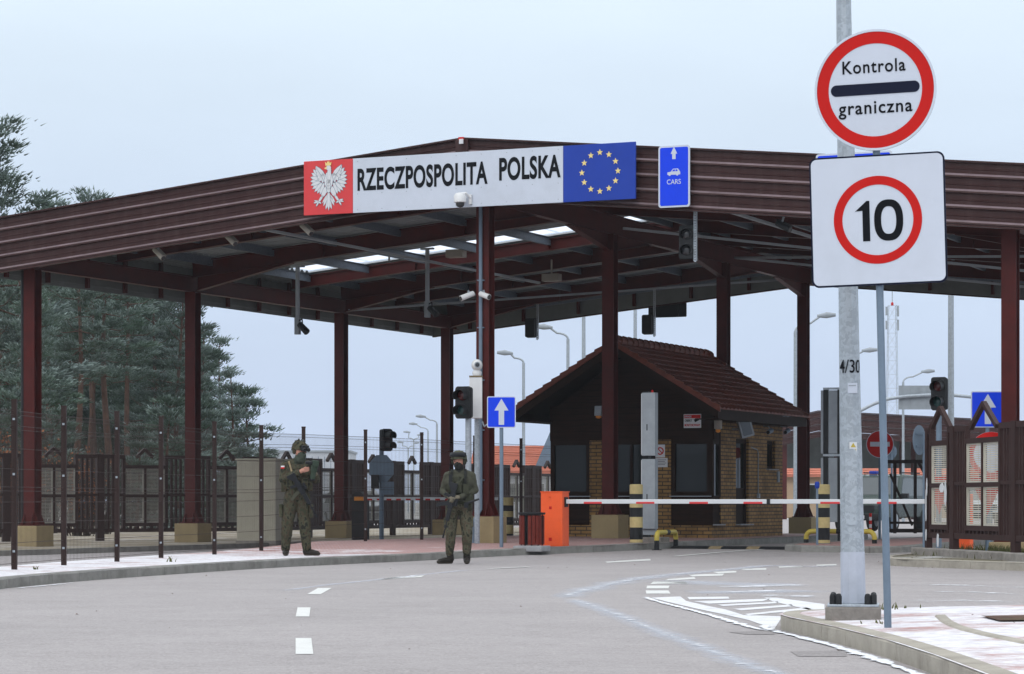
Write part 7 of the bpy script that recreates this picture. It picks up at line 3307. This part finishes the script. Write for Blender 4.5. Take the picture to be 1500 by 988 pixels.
def street_lamp(pole_px, top_py, Y, arms, label, r=.055, grp='curved-arm street lamps'):
    """arms: list of (end_px, end_py)"""
    x = gx(pole_px, Y)
    k = thing('street_lamp', label, 'street lamp', (x, Y, 0), 0, grp)
    m_ = MB()
    zt = gz(top_py, Y)
    m_.path([(0, 0, -.1), (0, 0, zt * .6), (0, 0, zt)], [r * 1.35, r * 1.1, r], 10)
    m_.build('pole', 'galv', k, smooth=50)
    for (ex_, ey_) in arms:
        e = Vector((gx(ex_, Y) - x, 0, gz(ey_, Y)))
        sg = 1 if e.x > 0 else -1
        rr_ = min(.9, abs(e.x) * .5, max(.12, abs(e.z - zt) * .9))
        m_ = MB()
        bend = [(0, 0, zt)]
        for j in range(1, 6):
            a = PI / 2 * j / 5
            bend.append((sg * rr_ * (1 - math.cos(a)), 0, zt + rr_ * .55 * math.sin(a)))
        q_ = e - Vector((sg * .5, 0, 0))
        m_.path(bend + [(q_.x, 0, e.z - .02)], r * .7, 8)
        m_.build('arm', 'galv', k, smooth=60)
        m_ = MB()
        m_.path([(e.x - sg * .62, 0, e.z - .03), (e.x - sg * .3, 0, e.z), (e.x, 0, e.z + .01)], [.05, .11, .06], 10)
        m_.build('lamp_head', 'grey_paint', k, smooth=60)
    return k


street_lamp(767, 532, 100, [(728, 517)], 'street lamp with arm bent left beside the front maroon column')
street_lamp(832, 497, 92, [(784, 479)], 'street lamp with arm bent left over the guard house roof')
street_lamp(1165, 486, 88, [(1224, 462)], 'tall street lamp with arm reaching right behind the rear column')
street_lamp(1240, 528, 104, [(1285, 513)], 'street lamp whose head peeks out right of the thick lamp pole')
street_lamp(1323, 560, 120, [(1369, 544)], 'street lamp with arm reaching right near the lattice mast')
street_lamp(640, 621, 160, [(609, 610)], 'far street lamp with left arm beside the rear left column', .06)
street_lamp(627, 632, 190, [(599, 621)], 'far street lamp second in the row left of the rear column', .06)
street_lamp(606, 646, 230, [(591, 633), (621, 637)], 'distant double-armed street lamp, third in the far row', .07)
street_lamp(598, 658, 260, [(582, 648), (614, 649)], 'distant double-armed street lamp, fourth in the far row', .07)
for (px, py, Y, lab) in ((855, 440, 90, 'plain grey mast behind the guard house roof, taller of the two'), (930.5, 430, 96, 'plain grey mast seen over the guard house ridge')):
    k = thing('light_mast', lab, 'mast', (gx(px, Y), Y, 0), 0, 'plain grey masts')
    mb = MB()
    mb.path([(0, 0, -.1), (0, 0, gz(py, Y))], [.09, .06], 10)
    mb.build('pole', 'galv', k, smooth=50)
    mb = MB()
    mb.box(-.15, .15, -.15, .15, -.1, .05)
    mb.build('foot', 'concrete', k)
Y = 74
k = thing('light_mast', 'plain grey mast rising behind the paling to the rear eave', 'mast', (gx(1393, Y), Y, 0), 0, 'plain grey masts')
mb = MB()
mb.path([(0, 0, -.1), (0, 0, gz(395, Y))], [.10, .08], 10)
mb.build('pole', 'galv', k, smooth=50)
mb = MB()
mb.box(-.2, .2, -.2, .2, -.1, .05)
mb.build('foot', 'concrete', k)

# lattice mast
Y = 240
k = thing('lattice_mast', 'slender white lattice radio mast fading into the mist', 'mast', (gx(1307, Y), Y, 0))
H_ = gz(448, Y)
mb = MB()
hb, ht = .62, .36
corn = [(-1, -1), (1, -1), (1, 1), (-1, 1)]
for cx1, cy1 in corn:
    mb.bar((cx1 * hb, cy1 * hb, -.1), (cx1 * ht, cy1 * ht, H_), .04, .04, (0, 1, 0))
nb = 15
for i in range(nb):
    z0_, z1_ = H_ * i / nb, H_ * (i + 1) / nb
    w0, w1 = hb + (ht - hb) * i / nb, hb + (ht - hb) * (i + 1) / nb
    for j in range(4):
        a, b = corn[j], corn[(j + 1) % 4]
        mb.bar((a[0] * w0, a[1] * w0, z0_), (b[0] * w1, b[1] * w1, z1_), .014, .014, (0.1, .9, .2))
        mb.bar((b[0] * w0, b[1] * w0, z0_), (a[0] * w1, a[1] * w1, z1_), .014, .014, (0.1, .9, .2))
        mb.bar((a[0] * w1, a[1] * w1, z1_), (b[0] * w1, b[1] * w1, z1_), .014, .014, (0.1, .9, .2))
mb.build('lattice', 'galv', k)
mb = MB()
mb.path([(0, 0, H_), (0, 0, H_ + 2)], .035, 6)
for z_ in (H_ - .5, H_ - 1.8):
    mb.box(.45, .62, -.06, .06, z_ - .5, z_ + .5)
    mb.box(-.62, -.45, -.06, .06, z_ - .4, z_ + .4)
mb.build('antenna', 'grey_paint', k)
mb = MB()
mb.lathe([(.12, 0), (.12, .25), (.04, .32)], 10, (0, 0, H_))
mb.build('beacon', 'sign_red', k)

# gantry arm carrying a sign back, and its light
Y = 80.0
x = gx(1446, Y)
k = thing('sign_gantry', 'curved grey gantry arm carrying the ribbed back of a sign', 'gantry', (x, Y, 0))
mb = MB()
pts = [(1250, 608), (1262, 601), (1280, 592), (1300, 585), (1325, 581), (1360, 579), (1400, 579.5), (1425, 582), (1440, 588), (1446, 600), (1446, 640)]
mb.path([(gx(a, Y) - x, 0, gz(b, Y)) for a, b in pts] + [(0, 0, -.1)], .055, 10)
mb.build('arm', 'galv', k, smooth=50)
mb = MB()
xa_, xb_, z1_, z0_ = gx(1317, Y) - x, gx(1391, Y) - x, gz(565, Y), gz(600, Y)
mb.box(xa_, xb_, .07, .085, z0_, z1_)
for i in range(6):
    xx = xa_ + (xb_ - xa_) * (i + .5) / 6
    mb.box(xx - .02, xx + .02, .056, .069, z0_, z1_)
mb.build('sign_back', 'grey_paint', k)
Y = 45.8
x = gx(1375, Y)
k = thing('traffic_light', 'two-lamp traffic light rising above the gable of the narrow paling bay', 'traffic light', (x, Y, floor(x, Y)))
mb = MB()
mb.path([(.02, .1, 0), (.02, .1, gz(590, Y) - floor(x, Y))], .05, 12)
mb.build('pole', 'bluegrey', k, smooth=50)
light_head(k, (0, 0, gz(577, Y) - floor(x, Y)), R(-24), .27, .57)

# round signs far in the lane
Y = 62
x = gx(1289, Y)
k = thing('no_entry_sign', 'round red no-entry sign half hidden by the thin sign pole', 'road sign', (x, Y, floor(x, Y)))
z0 = floor(x, Y)
r_ = 20 / F * Y
mb = MB()
mb.prism(circ(r_, 40), 0, .012)
mb.cur = 1
mb.ring(r_ - .012, r_ + .003, -.004, .014, 40)
mb.box(-r_ * .72, r_ * .72, -.004, 0, -r_ * .17, r_ * .17)
mb.build('panel', ['sign_red', 'sign_white'], k, loc=(0, 0, gz(651, Y) - z0))
mb = MB()
mb.path([(0, .04, 0), (0, .04, gz(640, Y) - z0)], .03, 10)
mb.build('pole', 'bluegrey', k)
for (px, py, rp_, Y, lab, sx_k) in ((1347, 645, 22, 47.0, 'grey back of a round sign left of the paling', .55), (1302, 662, 12, 75, 'small grey back of a round sign behind the no-entry sign', 1.0)):
    x = gx(px, Y)
    z0 = floor(x, Y)
    k = thing('reversed_round_sign', lab, 'road sign', (x, Y, z0))
    rr_ = rp_ / F * Y
    mb = MB()
    mb.prism(circ(rr_, 36), 0, .012)
    mb.bar((-rr_ * .6, -.012, rr_ * .4), (rr_ * .6, -.012, rr_ * .4), .02, .03)
    mb.bar((-rr_ * .6, -.012, -rr_ * .4), (rr_ * .6, -.012, -rr_ * .4), .02, .03)
    mb.build('panel', 'bluegrey', k, loc=(0, 0, gz(py, Y) - z0), rot=(0, 0, math.acos(sx_k)))
    mb = MB()
    mb.path([(.08, -.03, 0), (.08, -.03, gz(py - rp_ * .5, Y) - z0)], .03, 10)
    mb.build('pole', 'bluegrey', k)
# low red-white posts by the green car
for i, (px, py0, py1) in enumerate(((1275, 752, 790), (1288, 765, 788), (1294, 765, 788))):
    Y = 70
    x = gx(px, Y)
    z0 = floor(x, Y)
    k = thing('marker_post', ('red and white hooped marker post beside the green car', 'short white marker post, first of a pair in the snow', 'short white marker post, second of a pair in the snow')[i], 'marker post', (x, Y, z0))
    mb = MB()
    h_ = gz(py0, Y) - z0
    nseg = 6
    for j in range(nseg):
        mb.cur = j % 2 if i == 0 else 0
        mb.path([(0, 0, h_ * j / nseg), (0, 0, h_ * (j + 1) / nseg)], .035 + .001 * (j % 2), 10)
    mb.build('post', ['white', 'sign_red'], k)


# ================================================================== AIR, SKY, LIGHT, CAMERA
hb_ = MB()
hb_.box(-120, 120, -25, 270, -1.2, 34)
hz_o = hb_.build('haze', 'white')
hz_o.data.materials.clear()
hm = bpy.data.materials.new('haze_air')
hm.use_nodes = True
nt = hm.node_tree
nt.nodes.remove(nt.nodes['Principled BSDF'])
pv = nt.nodes.new('ShaderNodeVolumePrincipled')
pv.inputs['Color'].default_value = (0.86, 0.91, 0.98, 1)
pv.inputs['Density'].default_value = 0.0003
pv.inputs['Anisotropy'].default_value = 0.0
nt.links.new(pv.outputs[0], nt.nodes['Material Output'].inputs['Volume'])
hz_o.data.materials.append(hm)
kind(hz_o, 'stuff')

wd = bpy.data.worlds.new('World')
SC.world = wd
wd.use_nodes = True
nt = wd.node_tree
L = nt.links.new
bg = nt.nodes['Background']
sky = nt.nodes.new('ShaderNodeTexSky')
sky.sky_type = 'NISHITA'
sky.sun_disc = False
SUN_EL, SUN_AZ = R(38), R(205)
sky.sun_elevation = SUN_EL
sky.sun_rotation = SUN_AZ
sky.air_density = 1.0
sky.dust_density = 4.0
tc = nt.nodes.new('ShaderNodeTexCoord')
sep = nt.nodes.new('ShaderNodeSeparateXYZ')
L(tc.outputs['Generated'], sep.inputs['Vector'])
cl = nt.nodes.new('ShaderNodeClamp')
L(sep.outputs['Z'], cl.inputs['Value'])
rp_ = ramp(nt, [(0.0, (.585, .69, .90)), (.09, (.655, .775, .955)), (.20, (.785, .91, 1.02)), (.5, (.90, .95, 1.0))])
L(cl.outputs[0], rp_.inputs['Fac'])
# overcast: brighter overhead (about twice by the zenith)
mr = nt.nodes.new('ShaderNodeMapRange')
mr.inputs['From Min'].default_value = 0.15
mr.inputs['From Max'].default_value = 1.0
mr.inputs['To Min'].default_value = 1.0
mr.inputs['To Max'].default_value = 2.0
L(cl.outputs[0], mr.inputs['Value'])
cn = nt.nodes.new('ShaderNodeTexNoise')
cn.inputs['Scale'].default_value = 7.0
cn.inputs['Detail'].default_value = 4.0
cmap = nt.nodes.new('ShaderNodeMapping')
cmap.inputs['Scale'].default_value = (1, 1, 3)
L(tc.outputs['Generated'], cmap.inputs['Vector'])
L(cmap.outputs['Vector'], cn.inputs['Vector'])
cm_ = nt.nodes.new('ShaderNodeMapRange')
cm_.inputs['From Min'].default_value = 0.3
cm_.inputs['From Max'].default_value = 0.7
cm_.inputs['To Min'].default_value = 0.965
cm_.inputs['To Max'].default_value = 1.03
L(cn.outputs['Fac'], cm_.inputs['Value'])
cmul = nt.nodes.new('ShaderNodeMath')
cmul.operation = 'MULTIPLY'
L(mr.outputs['Result'], cmul.inputs[0])
L(cm_.outputs['Result'], cmul.inputs[1])
vm = nt.nodes.new('ShaderNodeVectorMath')
vm.operation = 'SCALE'
L(rp_.outputs['Color'], vm.inputs[0])
L(cmul.outputs['Value'], vm.inputs['Scale'])
bg2 = nt.nodes.new('ShaderNodeBackground')
L(vm.outputs['Vector'], bg2.inputs['Color'])
bg2.inputs['Strength'].default_value = 1.05
L(sky.outputs['Color'], bg.inputs['Color'])
bg.inputs['Strength'].default_value = 0.05
mxs = nt.nodes.new('ShaderNodeMixShader')
mxs.inputs['Fac'].default_value = 0.93        # cloud cover
L(bg.outputs[0], mxs.inputs[1])
L(bg2.outputs[0], mxs.inputs[2])
L(mxs.outputs[0], nt.nodes['World Output'].inputs['Surface'])

sl = bpy.data.lights.new('sun', 'SUN')
sl.energy = 0.7
sl.angle = R(30)
sl.color = (1.0, 0.97, 0.93)
so = bpy.data.objects.new('sun', sl)
COL.objects.link(so)
# sun_rotation is measured from +Y towards +X
sd = Vector((math.sin(SUN_AZ) * math.cos(SUN_EL), math.cos(SUN_AZ) * math.cos(SUN_EL), math.sin(SUN_EL)))
so.rotation_euler = (-sd).to_track_quat('-Z', 'Y').to_euler()

cam = bpy.data.cameras.new('camera')
cam.sensor_width = 36
cam.lens = 36 * F / 1500
cam.shift_y = (HY - 494) / 1500
cam.clip_start = 0.5
cam.clip_end = 5000
co_ = bpy.data.objects.new('camera', cam)
COL.objects.link(co_)
co_.location = (0, 0, CZ)
co_.rotation_euler = (PI / 2, 0, 0)
SC.camera = co_

SC.render.engine = 'CYCLES'
SC.cycles.use_denoising = True
SC.cycles.max_bounces = 6
SC.cycles.diffuse_bounces = 3
SC.cycles.glossy_bounces = 3
SC.cycles.transmission_bounces = 3
SC.cycles.transparent_max_bounces = 10
SC.cycles.volume_bounces = 0
SC.cycles.use_adaptive_sampling = True
SC.cycles.adaptive_threshold = 0.015
SC.view_settings.view_transform = 'Standard'
SC.view_settings.look = 'None'
SC.view_settings.exposure = 0.0
SC.view_settings.gamma = 1.0
